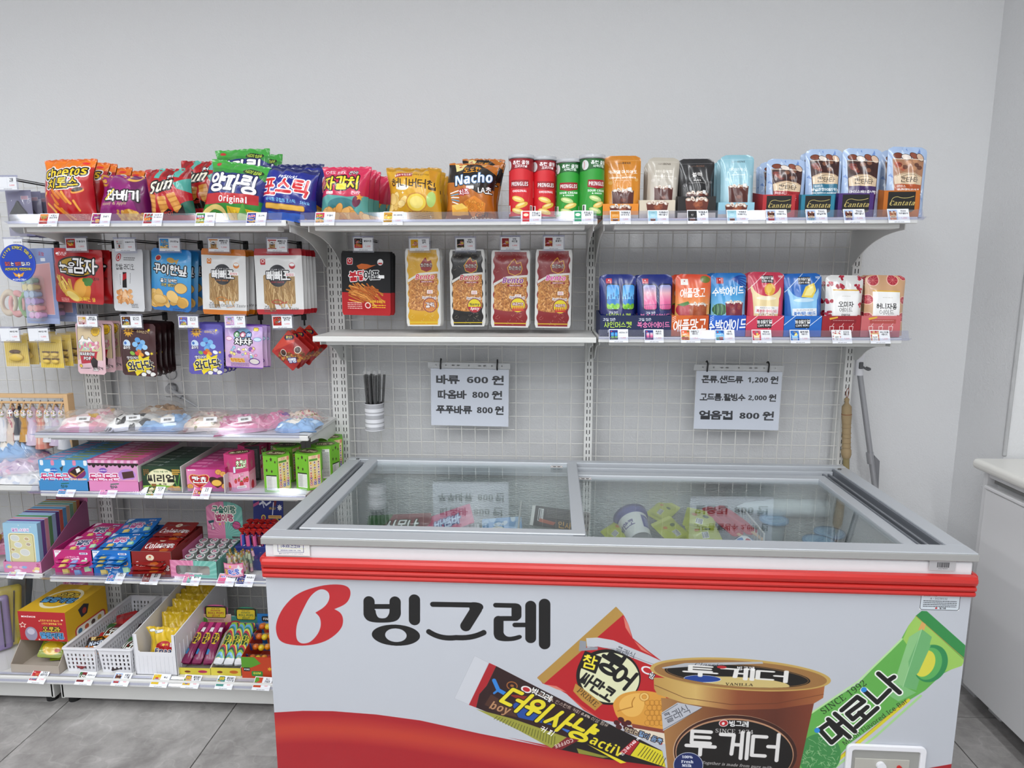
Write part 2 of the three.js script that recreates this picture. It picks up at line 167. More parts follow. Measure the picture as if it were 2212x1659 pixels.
D.honey = (g, H) => { Rc(g, Gr(g, 0, 0, 0, H, '#d9a21f', '#e0aa2a', '#c99520'), 0, 0, 100, H); Rc(g, '#b98715', 0, 0, 100, 8); Pg(g, '#a8322e', [20, 14, 50, 11, 50, 19, 18, 22]); T(g, '달콤하게 짭쪼름한', 34, 16.5, 4, { c: '#fff', w: .13, rot: -.09 }); T(g, 'HONEY BUTTER', 64, 16, 4.4, { c: '#7a5410' }); El(g, '#f2f0e4', 30, 41, 13, 5); El(g, '#f2f0e4', 24, 38, 6, 5); T(g, '허니버터칩', 52, 33, 17, { c: '#3a2410', w: .12, sx: .98, rot: .05 }); Pg(g, '#c98a12', [78, 4, 96, 8, 92, 30, 84, 26]); chips(g, ['#efcb78', '#e6bd62', '#f3d68d'], 8, 56, 22, 16, 7, 10, 7, 3); El(g, '#f1d24a', 56, 66, 19, 15, 0, '#c7862a', 2); El(g, '#f6e27e', 56, 66, 13, 10); El(g, '#b7d87a', 84, 60, 8, 14, .3); Rr(g, '#7d8fb4', 20, 82, 16, 14, 2, '#fff', 1); Star(g, '#fff', 30, 50, 3, 4, .3); Star(g, '#fff', 80, 88, 3, 4, .3); Rr(g, '#f3ecd2', 8, 92, 10, 12, 1); fine(g, '#7a5410', 40, H - 15, 46, 5, 2.6, 4); };
D.nacho = (g, H) => { Rc(g, '#b9691c', 0, 0, 100, H); Rc(g, '#8a4a14', 0, H - 16, 100, 16); Pg(g, '#1d1512', [0, 4, 62, 2, 100, 22, 100, 50, 66, 60, 36, 44, 0, 40]); Pg(g, '#f1e29a', [12, 2, 36, 3, 30, 16, 18, 20]); El(g, '#b8202a', 24, 8, 3, 1.6, -.4); T(g, '도도한', 50, 15, 11, { c: '#f2a11c', w: .15, rot: -.12 }); T(g, 'Nacho', 56, 33, 27, { c: '#eef3fb', o: '#4c86c6', ow: .04, o2: '#0c0c10', ow2: .1, rot: -.16, sx: .92 }); T(g, 'LA초', 82, 54, 13, { c: '#fff', o: '#17110e', ow: .1, rot: -.1, w: .16 }); Rr(g, '#fff', 44, 48, 16, 6, 1); T(g, '치즈', 40, 60, 10, { c: '#fff', o: '#a3202a', ow: .18, rot: -.12, w: .14 }); for (let i = 0; i < 5; i++) Ln(g, i % 2 ? '#5aa0c8' : '#fff', 2, [10 + i, 62 + i * 4, 28, 58 + i * 6]); Pg(g, '#e58a2a', [38, 78, 62, 66, 84, 78, 78, 98, 54, 104]); chips(g, ['#f0a13a', '#e08a22'], 44, 74, 34, 22, 26, 2.6, 2, 6); Pg(g, '#f2b23a', [12, 84, 34, 80, 46, 88, 46, 100, 14, 102]); Pg(g, '#f7cf62', [12, 84, 34, 80, 46, 88, 22, 92]); T(g, 'Crispy', 72, 98, 9, { c: '#3a2012', ital: true, rot: -.2 }); T(g, 'Cheese', 70, 106, 13, { c: '#f4e7c6', ital: true, font: 'serif', rot: -.08 }); };
// cans: the cell wraps the whole way round, the front is in the middle
const can = (base, dark, sub) => (g, H) => { Rc(g, base, 0, 0, 100, H); Rc(g, dark, 0, 0, 100, H * .22); El(g, base, 50, H * .26, 18, 7); T(g, sub[2], 52, H * .08, 5, { c: '#fff', w: .15 }); T(g, sub[3], 52, H * .14, 4, { c: '#fff', w: .15 }); El(g, '#d9dadb', 33, H * .12, 5, 7.5); Cv(g, '#b33', .6, [31, H * .06, 34, H * .12, 31, H * .18]); Pg(g, '#a3121e', [37.5, H * .37, 62.5, H * .37, 63, H * .49, 50, H * .525, 37, H * .49]); T(g, 'PRINGLES', 50, H * .435, 8.4, { c: '#fff', o: '#7a0d16', ow: .06, sx: .58 }); T(g, sub[0], 50, H * .555, 4.4, { c: '#fff', sx: .9 }); if (sub[1]) T(g, sub[1], 50, H * .6, 3.2, { c: '#fff' }); const col = sub[1] ? ['#b7d98a', '#f0cf6a', '#b7d98a'] : ['#f0c85e', '#e9bb4c', '#f0c85e']; col.forEach((c, i) => { El(g, c, 48 + (i % 2) * 5, H * (.69 + i * .1), 9, 4.2, i % 2 ? -.4 : .35, 'rgba(120,70,0,.5)', .5); El(g, 'rgba(255,240,190,.7)', 47 + (i % 2) * 5, H * (.68 + i * .1), 5.5, 1.6, i % 2 ? -.4 : .35); }); for (let i = 0; i < 8; i++) Ln(g, 'rgba(255,255,255,.1)', .6, [20 + i * 9, H, 30 + i * 9, H * .5]); bars(g, 31, H * .8, 3.4, H * .12); bars(g, 66, H * .8, 3.4, H * .12); fine(g, sub[1] ? '#bfe0b0' : '#ffd0c8', 72, H * .38, 8, 14, 1.8); };
D.canRed = can('#d3202a', '#8e1620', ['ORIGINAL', '', '홈런 꿀잼', '오리지널']);
D.canGreen = can('#2f9a35', '#1d5f2a', ['SOUR CREAM', '& ONION', '홈런 꿀잼', '사워크림']);
// iced drink pouches
const bene = (bg, top, ink, ko, en, inkKo) => (g, H) => { Rc(g, Gr(g, 0, 0, 0, H, top, bg, bg), 0, 0, 100, H); Ln(g, 'rgba(255,255,255,.4)', .8, [6, 18, 94, 17]); T(g, 'CAFFE', 40, 27, 6.5, { c: ink, bold: false }); T(g, 'BENE', 60, 26, 9, { c: ink }); T(g, ko, 50, 55, ko.length > 3 ? 11 : 14, { c: inkKo, w: .12, sx: .95 }); Ln(g, inkKo, .5, [30, 66, 70, 66]); T(g, en, 50, 74, 7.4, { c: inkKo, sx: .9 }); fine(g, inkKo, 26, 82, 48, 1, 2); El(g, 'rgba(255,255,255,.25)', 16, 90, 6); El(g, 'rgba(255,255,255,.25)', 88, 80, 5); cup(g, 50, 116, 62, H - 114, '#542620'); Ln(g, 'rgba(255,255,255,.6)', 1.6, [19, 118, 24, H]); Rr(g, '#f7f7f7', 64, 106, 10, 12, 2, '#444', .5); };
D.beneOrange = sq(0.83, bene('#d98a20', '#c27a1c', '#3a2410', '카라멜 마끼아또', 'CARAMEL MACCHIATO', '#fff'));
D.beneBeige = sq(0.83, bene('#c3bcb0', '#b4ada0', '#4a4238', '헤이즐넛향', 'HAZELNUT FLAVOR', '#efe9df'));
D.beneBlack = sq(0.83, bene('#1c1b1d', '#232225', '#6a4a3a', '블랙', 'BLACK', '#e9e6e2'));
D.beneBlue = sq(0.83, bene('#a9d4e2', '#86b6c4', '#40565e', '아메리카노', 'AMERICANO', '#e6f4f8'));
const beneTray = (bg) => (g, H) => { Rc(g, bg, 0, 0, 100, H); cup(g, 50, 8, 62, H * .62, '#642a1c'); Rc(g, '#c9c0b4', 0, H * .74, 100, H * .26); };
D.trayOrange = beneTray('#e58a1c'); D.trayBeige = beneTray('#d8cdb8'); D.trayBlack = beneTray('#171515'); D.trayBlue = beneTray('#93c6da');
const cant = (band, l1, l2, l3, drink = '#3a1612') => (g, H) => { Rc(g, '#a9bfe0', 0, 0, 100, H); const r = rng(9); for (let i = 0; i < 70; i++) Pg(g, ['#6f8fca', '#c8d9f0', '#8fa9d8', '#dbe7f6'][i % 4], [r() * 100, r() * H, r() * 100, r() * H, r() * 100, r() * H].map((v, k, a) => (k < 2 ? v : a[k % 2] + (v - a[k % 2]) * .12))); Pg(g, drink, [10, 34, 90, 34, 82, H, 18, H]); for (let i = 0; i < 12; i++) El(g, ['rgba(190,60,40,.45)', 'rgba(230,170,120,.4)', 'rgba(40,8,8,.5)'][i % 3], 18 + r() * 62, 38 + r() * 30, 7, 6); [24, 44, 64, 80].forEach((x, i) => { El(g, ['#7a3a26', '#e8ddd4', '#8c4a36', '#d8b8a0'][i], x, 26 + (i % 2) * 4, 12, 8, .3 * i); El(g, null, x, 26 + (i % 2) * 4, 12, 8, .3 * i, '#2c1410', 1.2); }); Ln(g, '#e9dccb', 2, [12, 36, 88, 36]); g.beginPath(); g.moveTo(14, 84); g.quadraticCurveTo(50, 62, 86, 84); g.lineTo(84, 106); g.lineTo(16, 106); g.closePath(); g.fillStyle = '#dcc4a4'; g.fill(); Cv(g, '#7a4a2a', .8, [18, 84, 50, 66, 82, 84]); T(g, '칸타타', 51, 93, 15, { c: '#1d1210', w: .1, skew: -.15, sx: 1.05 }); Cv(g, '#1d1210', 1, [34, 84, 54, 74, 70, 84]); Rc(g, band, 16, 106, 68, H - 106); T(g, l1, 20, 112, 7, { c: '#fff', al: 'l', w: .13 }); T(g, l2, 50, 122, l2.length > 6 ? 9 : 11, { c: '#fff', w: .15, sx: .9 }); T(g, l3, 50, 132, 5.6, { c: '#fff' }); };
D.cantRed = sq(0.8, cant('#a11a24', '아이스', '아메리카노', 'ICED AMERICANO')); D.cantTeal = sq(0.93, cant('#256f8c', '아이스', '바닐라향아메리카노', 'ICED VANILLA AMERICANO')); D.cantPurple = sq(0.93, cant('#3d2360', '', '아이스헤이즐넛향', 'ICED HAZELNUT')); D.cantOrange = sq(0.93, cant('#b5511f', '아이스', '카라멜마키아토', 'ICED CARAMEL MACCHIATO', '#a8785a'));
const cantTray = (c) => (g, H) => { Rc(g, c, 0, 0, 100, H); Pg(g, '#15120f', [12, 4, 88, 4, 88, H * .72, 80, H * .8, 16, H * .8, 12, H * .72]); T(g, 'Cantata', 52, H * .47, 18, { c: '#c8b46a', font: 'serif', ital: true, skew: -.1 }); Cv(g, '#c8b46a', 1.6, [22, H * .5, 20, H * .22, 40, H * .24, 60, H * .34, 84, H * .22]); Ln(g, '#e0cf8c', .8, [12, H * .74, 18, H * .82, 60, H * .82, 88, H * .74]); };
D.ctRed = cantTray('#b5282e'); D.ctTeal = cantTray('#237d98'); D.ctPurple = cantTray('#43226e'); D.ctOrange = cantTray('#c06a1c');
// ade pouches and their trays
const swin = (c1, sky, ko, ink) => [(g, H) => { Rc(g, Gr(g, 0, 0, 0, H, '#27388a', '#17236a', '#121c58'), 0, 0, 100, H); for (const [x, w] of [[17, 36], [62, 34]]) { Rr(g, '#0d1440', x - 3, 27, w + 6, 74, 9); g.save(); g.beginPath(); g.roundRect(x, 30, w, 68, 7); g.clip(); Rc(g, Gr(g, 0, 30, 0, 98, ...sky), x, 30, w, 70); if (c1 === 'g') { Rc(g, '#2f7fc4', x, 70, w, 16); for (let i = 0; i < 9; i++) El(g, i % 2 ? '#8fce3a' : '#6fb92e', x + i * 5, 88 + (i % 3) * 3, 6, 6); for (let i = 0; i < 5; i++) Rc(g, '#3f74b4', x + 3 + i * 7, 62 - (i % 3) * 5, 4, 12); } else { Ln(g, '#53306a', 1, [x, 86, x + w, 84]); for (let i = 0; i < 9; i++) Ln(g, '#53306a', .7, [x + i * 5, 86, x + i * 5, 100]); } g.restore(); } Rr(g, '#c9203a', 15, 12, 17, 14, 2); El(g, '#fff', 23, 17, 2); fine(g, '#fff', 17, 22, 13, 1, 2); T(g, '과일 얹은', 36, 107, 6, { c: '#fff', w: .13 }); T(g, ko, 50, 117, 14, { c: ink, w: .13 }); }, (g, H) => { Rc(g, '#18254f', 0, 0, 100, H); T(g, '과일 얹은', 26, H * .2, 8, { c: '#e6e9f2', w: .13 }); T(g, ko, 50, H * .45, ko.length > 4 ? 16 : 18, { c: ink, w: .13, sx: ko.length > 4 ? .92 : 1 }); T(g, '230ml', 34, H * .76, 9, { c: '#fff' }); }];
[D.musk, D.muskT] = swin('g', ['#2f8fe0', '#6fc0f4', '#bfe4f8'], '샤인머스켓', '#bfe04a'); [D.peach, D.peachT] = swin('p', ['#9aa6dc', '#f2bcc8', '#e874a4', '#e05a94'], '복숭아에이드', '#ef7fb4');
const fruit = (bg, bg2, ko, drink, art, tray) => [(g, H) => { Rc(g, Gr(g, 0, 0, 0, H, ...bg), 0, 0, 100, H); art(g, H); Rr(g, tray[2], 14, 14, 20, 17, 1); El(g, tray[3], 24, 20, 2); T(g, ko, 48, 52, 24, { c: '#fff', w: .13, sx: ko.length > 3 ? .72 : .9, skew: -.12, rot: -.06 }); cup(g, 64, 84, 52, H - 82, drink); Ln(g, 'rgba(255,255,255,.8)', 1.2, [36, 84, 92, 83]); }, (g, H) => { Rc(g, tray[0], 0, 0, 100, H); Pg(g, tray[1], [0, 0, 60, 0, 0, H * .6]); T(g, ko, 50, H * .46, 30, { c: '#fff', w: .13, sx: ko.length > 3 ? .72 : .9, skew: -.12, rot: -.06 }); for (let i = 0; i < 3; i++) Ln(g, '#fff', 1, [2, 8 + i * 5, 12, 2 + i * 5]); }];
[D.mango, D.mangoT] = fruit(['#e2482a', '#e8763a', '#f4bf6a', '#e9a040'], 0, '애플망고', '#a4471a', (g) => { El(g, '#6d7a2a', 82, 14, 14, 10); El(g, '#b42a3a', 24, 100, 22, 20); Pg(g, '#3f7a2a', [4, 86, 34, 76, 40, 84, 20, 90]); }, ['#c4521a', '#d8692a', '#f2efe9', '#c62a2a']);
[D.melonade, D.melonadeT] = fruit(['#1f74c4', '#3f9ad8', '#8fcdf0', '#5fb0e4'], 0, '수박에이드', '#7a1a34', (g) => { for (let i = 0; i < 5; i++) Cv(g, '#163f9a', 4, [60, 18, 80, 4 + i * 7, 100, 12 + i * 9]); El(g, '#1f5a3a', 22, 104, 19, 17); for (let i = 0; i < 4; i++) Cv(g, '#7fbf7a', 1.4, [6 + i * 10, 90, 10 + i * 10, 104, 6 + i * 10, 118]); }, ['#1c4fb4', '#2e6ad0', '#b8202e', '#fff']);
const real = (bg, liq, en, ko, art) => [(g, H) => { Rc(g, bg, 0, 0, 100, H); for (const k of [-40, 10, 66]) Ln(g, 'rgba(255,255,255,.85)', 1.6, [k + 40, 0, k - 20, 60]); Rr(g, '#17161a', 36, 10, 32, 20, 2); T(g, '까페리얼', 52, 16, 8, { c: '#fff', w: .14 }); T(g, 'CAFE REAL', 52, 25, 6, { c: '#fff', sx: .9 }); T(g, '제로', 88, 12, 6, { c: '#fff', w: .13 }); g.beginPath(); g.moveTo(10, 60); g.quadraticCurveTo(4, 44, 10, 36); g.quadraticCurveTo(16, 66, 50, 66); g.quadraticCurveTo(80, 64, 88, 40); g.quadraticCurveTo(94, 54, 84, 72); g.lineTo(80, H); g.lineTo(20, H); g.closePath(); g.fillStyle = liq; g.fill(); El(g, 'rgba(255,255,255,.5)', 48, 72, 28, 5); art(g); Rc(g, 'rgba(246,246,248,.92)', 17, 94, 66, 20); T(g, en, 50, 98.5, 5.4, { c: '#7a7a80', bold: false }); T(g, ko, 50, 107, 8.4, { c: bg, w: .14, sx: .92 }); cup(g, 50, 117, 50, H - 116, liq); }, (g, H) => { Rc(g, bg, 0, 0, 100, H); for (const k of [10, 80]) Ln(g, 'rgba(255,255,255,.9)', 1.6, [k + 20, 0, k - 20, H * .6]); Rr(g, '#17161a', 30, H * .16, 38, H * .42, 2); T(g, '까페리얼', 49, H * .29, 10, { c: '#fff', w: .14, rot: -.05 }); T(g, 'CAFE REAL', 49, H * .46, 7.4, { c: '#fff', sx: .9, rot: -.05 }); }];
[D.peachTea, D.peachTeaT] = real('#cf3a56', '#efd9a4', 'PEACH ICED TEA', '복숭아 아이스티', (g) => { El(g, '#e8b040', 58, 48, 15, 17, .3); El(g, '#f4cf62', 56, 46, 8, 12, .3); });
[D.lemonade, D.lemonadeT] = real('#1d68c0', '#8fc8ee', 'BLUE LEMON ADE', '블루레몬 에이드', (g) => { Pg(g, '#efd256', [40, 64, 54, 36, 76, 26, 82, 46, 72, 66]); Pg(g, '#f8ea9a', [48, 60, 58, 42, 74, 34, 76, 48, 68, 60]); });
const ade = (bg, k1, k2, en1, en2, art, tc) => [(g, H) => { Rc(g, bg, 0, 0, 100, H); art(g, H); Rc(g, '#f6f6f5', 17, 40, 68, H - 40); Rc(g, '#dfae3a', 17, 39, 68, 3); fine(g, '#b9b3a8', 40, 56, 24, 1, 2); T(g, k1, 51, 78, 14, { c: '#1b1b1b', w: .13, sx: k1.length > 3 ? .9 : 1 }); T(g, k2, 51, 93, 12, { c: '#2a2a2a', w: .075 }); T(g, en1, 51, 107, 8, { c: '#1b1b1b' }); T(g, en2, 51, 116, 8, { c: '#1b1b1b' }); }, (g, H) => { Rc(g, tc[0], 0, 0, 100, H); Rc(g, tc[1], 22, 9, 66, 11); fine(g, '#f0dcd8', 28, 12, 54, 1, 2); Pg(g, '#dfb33a', [18, 6, 40, 2, 40, 6, 20, 11]); for (let i = 0; i < 3; i++) { const x = 26 + i * 25; Pg(g, null, [x - 5, H * .5, x + 5, H * .5, x + 4, H * .72, x - 4, H * .72], '#f4e6e2', 1.2); Ln(g, '#f4e6e2', 1, [x, H * .5, x + 5, H * .36]); } }];
[D.omija, D.omijaT] = ade('#e6e6e4', '오미자', '에이드', 'OMIJA', 'ADE', (g, H) => { const r = rng(4); [[42, 8], [92, 8], [10, 24], [34, 30], [88, 40], [8, 70], [94, 80], [8, 104], [40, 34], [80, 30]].forEach(([x, y]) => { for (let i = 0; i < 8; i++) El(g, i % 3 ? '#a31d34' : '#c73a50', x + (r() - .5) * 14, y + (r() - .5) * 10, 3.4); }); }, ['#9a1a26', '#86121e']);
[D.grape, D.grapeT] = ade('#cfa27a', '허니자몽', '에이드', 'HONEY', 'GRAPE FRUIT', (g, H) => { [[18, 14, 15], [66, 12, 15], [94, 4, 9], [6, 62, 13], [95, 62, 10], [6, 106, 12], [94, 104, 12]].forEach(([x, y, r]) => { El(g, '#f0c8b0', x, y, r); El(g, '#b3283a', x, y, r * .86); for (let i = 0; i < 8; i++) Ln(g, '#e08a86', .8, [x, y, x + Math.cos(i * .785) * r * .8, y + Math.sin(i * .785) * r * .8]); }); }, ['#c9676a', '#b24e48']);
// hanging snack pouches
D.potato = (g, H) => { Rc(g, '#b5161c', 0, 0, 100, H); El(g, '#fff', 7, 10, 3, 2); T(g, '오리온', 18, 10, 6.5, { c: '#fff', w: .13 }); El(g, '#17100c', 52, 32, 41, 19); El(g, '#b89528', 52, 32, 37, 16); T(g, '눈을', 33, 34, 18, { c: '#fff', o: '#17100c', ow: .1, w: .13 }); T(g, '감자', 68, 30, 26, { c: '#fff', o: '#17100c', ow: .09, w: .14, sx: .92 }); T(g, '부석감자', 84, 52, 5, { c: '#2a0a0a', w: .12 }); sticks(g, ['#e8b93e', '#f3cf5e', '#dca42c'], 12, 58, 28, 22, 16, 26, 3.4, 1.2, 6); El(g, '#d98f24', 62, 72, 17, 21, .3); El(g, '#e6a53a', 59, 70, 11, 16, .3); for (let i = 0; i < 5; i++) El(g, '#3f7a2c', 68 + i * 3, 55 + (i % 2) * 6, 5, 4, i); El(g, '#e7b23c', 40, 84, 15, 10, .5); El(g, '#f4d97a', 39, 85, 12, 7.5, .5); T(g, '갓 튀긴 생', 66, 90, 7, { c: '#f4d03a', w: .15 }); fine(g, '#f2c6b8', 12, 90, 16, 3, 2.6); };
D.rice = (g, H) => { Rc(g, '#d4d5d8', 0, 0, 100, H); El(g, null, 25, 22, 7, 9, 0, '#b8242c', 2.4); El(g, '#b8242c', 25, 22, 3, 5); fine(g, '#5a5a5a', 42, 22, 36, 2, 5); T(g, '찹쌀 라디오', 47, 46, 15, { c: '#222', w: .1, sx: .72 }); Rc(g, '#1a1416', 38, 60, 14, 40); Pg(g, '#b81c26', [38, 66, 52, 62, 52, 76, 38, 82]); for (let i = 0; i < 7; i++) { Rc(g, '#444', 62, 62 + i * 4, 1.4, 2.4); Rc(g, '#444', 30, 66 + i * 4, 1.4, 2.4); } chips(g, ['#e2a46a', '#eab683', '#d58f52'], 20, 108, 44, 30, 40, 6, 4, 3); Pg(g, '#f0c59a', [34, 124, 44, 102, 54, 126]); fine(g, '#555', 58, 142, 22, 3, 4); };
D.fishchip = (g, H) => { Rc(g, Gr(g, 0, 0, 0, H, '#1f7cc8', '#5db4e4', '#2f8fd6', '#1568b4'), 0, 0, 100, H); El(g, '#b5252c', 22, 22, 7, 6, 0, '#f0d7b0', 1.4); El(g, '#c79a4a', 54, 26, 11, 6, .2); Pg(g, '#c79a4a', [62, 26, 74, 22, 70, 34]); T(g, '꾸이한닢', 52, 47, 21, { c: '#fff', o: '#14181f', ow: .12, w: .15, sx: .95, rot: .05 }); T(g, 'FISH SNACK', 50, 63, 4.4, { c: '#173a6a' }); T(g, '쫄깃 담백한', 50, 72, 7.5, { c: '#fff', o: '#1a1a1a', ow: .12, w: .14 }); T(g, '구운 생선스낵', 52, 82, 6.5, { c: '#f3df7a', o: '#1a1a1a', ow: .12, w: .14 }); chips(g, ['#e6b862', '#efc678', '#dca84e'], 8, 104, 84, 22, 15, 14, 11, 8); El(g, '#e9bd6a', 78, 88, 15, 12, 0, '#8a5a20', 1); fine(g, '#0c2c5a', 54, 136, 34, 3, 4); };
const jerky = (c, title, taste, sign) => (g, H) => { Rc(g, '#e4e4e3', 0, 0, 100, H); for (const [y, h] of [[0, 13], [H - 10, 10]]) { Rc(g, c, 0, y, 100, h); for (let i = 0; i < 33; i++) Ln(g, 'rgba(0,0,0,.16)', .6, [i * 3, y, i * 3, y + h]); } Rr(g, c, 14, 20, 11, 11, 2); El(g, null, 19.5, 24, 3, 3, 0, '#fff', 1); El(g, c, 80, 33, 6); El(g, '#f2f2f2', 80, 31, 5, 3); Rr(g, '#a98a5c', 18, 50, 66, 56, 4); sticks(g, ['#c2a06a', '#b08c56', '#d3b480', '#9c7a48'], 24, 56, 54, 46, 60, 34, 2.6, 1.5, 5); El(g, '#24252c', 49, 52, 20, 21); T(g, '바로바로 씹어먹는', 49, 41, 4, { c: '#fff', w: .12 }); T(g, '빼빼포', 50, 51, 17, { c: '#fff', o: '#15151a', ow: .1, w: .15, sx: .95 }); T(g, 'FISH SNACK', 48, 64, 4.6, { c: c }); Cv(g, c, 1.1, [34, 102, 46, 94, 58, 103, 62, 106, 66, 101]); Cv(g, c, 1.1, [34, 102, 46, 110, 58, 103]); T(g, '24 g', 18, 111, 4.4, { c: '#333', al: 'l' }); fine(g, '#555', 16, 114, 26, 3, 3); T(g, taste, 70, 115, 8, { c: '#333', ital: true, font: 'serif', bold: false }); Ln(g, c, .8, [56, 120, 74, 117]); Rr(g, '#fff', 64, 46, 20, 7, 1); fine(g, '#c33', 66, 48, 16, 2, 2.4); };
D.jerkyO = sq(1.07, jerky('#d5761a', '', 'Original Taste')); D.jerkyR = sq(1.07, jerky('#b5202a', '', 'Hot Taste'));
D.marrow = (g, H) => { Rc(g, '#dfb9c0', 0, 0, 100, H); Rr(g, '#d6c09a', 6, 9, 86, H * .68, 6, '#171214', 1.4); Rc(g, '#e2c0c8', 7, H * .72, 84, H * .2); Star(g, '#e0b428', 72, 24, 16, 12, .86, 0, '#6b4a10', 1); fine(g, '#5a3a08', 63, 20, 18, 4, 3); Pg(g, '#f4f2ef', [12, 76, 10, 56, 20, 48, 24, 40, 30, 38, 32, 48, 46, 50, 48, 42, 54, 46, 60, 54, 72, 60, 84, 78], '#222', 1); chips(g, ['#d77a98', '#a8cfc4', '#e2a0b2', '#c4d49a', '#f0e3e0'], 14, 58, 66, 22, 46, 5, 4, 3, 'rgba(120,40,60,.3)'); Pg(g, '#b8283a', [10, 86, 78, 84, 70, 116, 18, 122]); T(g, 'MARROW', 40, 92, 13, { c: '#fff', o: '#1a1214', ow: .1, sx: .95 }); T(g, 'POP', 40, 105, 13, { c: '#fff', o: '#1a1214', ow: .1 }); Pg(g, '#2e2024', [52, 112, 64, 100, 76, 112, 72, 132, 56, 132], '#151013', 1); Pg(g, '#e8e2e0', [58, 132, 70, 132, 74, 142, 54, 142], '#222', .8); Ln(g, '#171214', 1.2, [10, 136, 50, 134]); Ln(g, '#171214', 1.2, [76, 128, 90, 136]); El(g, '#e9c34a', 14, 128, 6, 5, 0, '#3a2a14', 1); T(g, '솜사탕 맛', 74, H - 18, 8, { c: '#1d1618', w: .11 }); fine(g, '#3a2a30', 12, H - 18, 30, 1, 3); };
const wada = (bg, dk) => (g, H) => { Rc(g, bg, 0, 0, 100, H); Star(g, '#e0a61c', 26, 22, 17, 12, .55); T(g, '톡톡', 26, 22, 9, { c: '#5a2a08', w: .16 }); T(g, '톡톡튀는간식', 66, 22, 7, { c: '#c9b07a', w: .13, sx: .8 }); Star(g, '#e8cf2a', 82, 17, 5, 6, .4); Star(g, '#e8cf2a', 90, 78, 5, 6, .4); El(g, '#c7dcf0', 20, 56, 11); El(g, '#3a6ab8', 16, 54, 4); T(g, '콜라맛', 20, 66, 7, { c: '#fff', o: dk, ow: .16, w: .14 }); for (const [x, y, c] of [[52, 44, '#5a9ad8'], [66, 50, '#7ab4e4'], [44, 56, '#86bce8'], [60, 60, '#5a9ad8'], [72, 62, '#9acbf0'], [54, 68, '#6aa8de']]) El(g, c, x, y, 8, 7); for (const [x, y, c] of [[56, 74, '#c8742a'], [50, 80, '#d23a2a'], [62, 82, '#e89a2a'], [36, 80, '#7fb03a'], [78, 78, '#e9edf2']]) El(g, c, x, y, 7, 5, .4); Pg(g, '#e9d21c', [14, 112, 30, 92, 44, 98, 56, 82, 66, 92, 84, 84, 80, 104, 96, 112, 80, 120, 84, 136, 60, 128, 40, 142, 36, 128, 16, 132]); T(g, '맛있어서', 36, 92, 8, { c: '#fff', o: dk, ow: .14, w: .14, rot: -.1 }); T(g, '와다닥', 56, 112, 25, { c: '#16131a', o: '#f6f3e6', ow: .04, w: .15, rot: -.12, sx: .95 }); [[62, 136], [76, 128], [88, 134]].forEach(([x, y]) => El(g, '#eceae6', x, y, 8, 6, .2, '#2a2628', 1)); };
D.wadaB = wada('#3f1a1c', '#1a0a0c'); D.wadaP = wada('#5a52a8', '#241f5a');
D.wadaDark = (g, H) => { Rc(g, '#241012', 0, 0, 100, H); Star(g, '#b8a020', 86, 78, 5, 6, .4); Star(g, '#a88f1c', 80, 104, 6, 3, .5); El(g, '#d8d4d0', 80, 134, 9, 7, .2); };
D.gummy = (g, H) => { Rc(g, Gr(g, 0, 0, 0, H, '#b79bd4', '#d8b7dc', '#cfa6d2'), 0, 0, 100, H); Rc(g, '#6b3fa0', 0, 0, 100, 3); Rc(g, '#6b3fa0', 0, H - 3, 100, 3); El(g, '#86b8dc', 50, 30, 23, 22); El(g, 'rgba(255,255,255,.35)', 44, 22, 12, 8); [['흔', '#4f9a5a', 34], ['들', '#b83a6a', 50], ['어', '#3f7ac0', 66]].forEach(([ch, c, x]) => { El(g, c, x, 25, 8, 7.5, 0, '#1a1620', 1.6); T(g, ch, x, 25, 9, { c: '#fff', w: .14 }); }); T(g, '챠챠', 52, 42, 18, { c: '#fff', o: '#15131a', ow: .12, w: .15, sx: 1.2 }); Rr(g, '#e6d23a', 76, 6, 13, 9, 3, '#7a3a2a', 1); El(g, '#f3dbe8', 14, 36, 9, 5, 0, '#b83a6a', .8); El(g, '#cfe6f4', 88, 36, 9, 5, 0, '#3f7ac0', .8); const r = rng(8); for (let i = 0; i < 26; i++) El(g, ['#f2e28a', '#e89ac0', '#f4f0f4', '#9ac8e0', '#8a5ab0'][i % 5], 12 + r() * 76, 58 + r() * 24, 3 + r() * 3, 2.6 + r() * 2, r() * 3, 'rgba(60,30,70,.5)', .7); T(g, '펑펑팝핑', 34, 92, 9, { c: '#e2701c', o: '#f8e87a', ow: .12, w: .15 }); El(g, '#f3ece6', 78, 94, 13, 8, 0, '#5a2a8a', 2); fine(g, '#4a2a5a', 14, H - 13, 48, 4, 2.4); };
D.tang = (g, H) => { Rc(g, '#a8201c', 0, 0, 100, H); g.save(); g.translate(50, 50); g.rotate(-.785); Pg(g, '#c43a26', [-70, -50, 0, -70, 20, -30, -60, 0]); Pg(g, '#8a1614', [20, -40, 70, -20, 60, 30, 10, 0]); chips(g, ['#7a4a1c', '#a8692a', '#5a2c10', '#c2873a'], -46, 8, 92, 30, 60, 6, 4, 6); Pg(g, '#2a1c3a', [-14, -52, 14, -52, 18, -44, 12, -36, -12, -36, -18, -44]); T(g, '쿨키앙', 0, -46, 7, { c: '#f0d85a', w: .14 }); El(g, '#3a2018', -24, 6, 11, 11, 0, '#e9dccb', 2); El(g, '#3a2018', 28, -2, 11, 11, 0, '#e9dccb', 2); El(g, '#5a3020', -24, 4, 6, 4); T(g, '탱글', -8, 22, 9, { c: '#f0d85a', o: '#2a2a6a', ow: .14, w: .14 }); T(g, '탱탱', 4, 33, 15, { c: '#fff', o: '#23357f', ow: .16, w: .15, rot: -.06 }); g.restore(); };
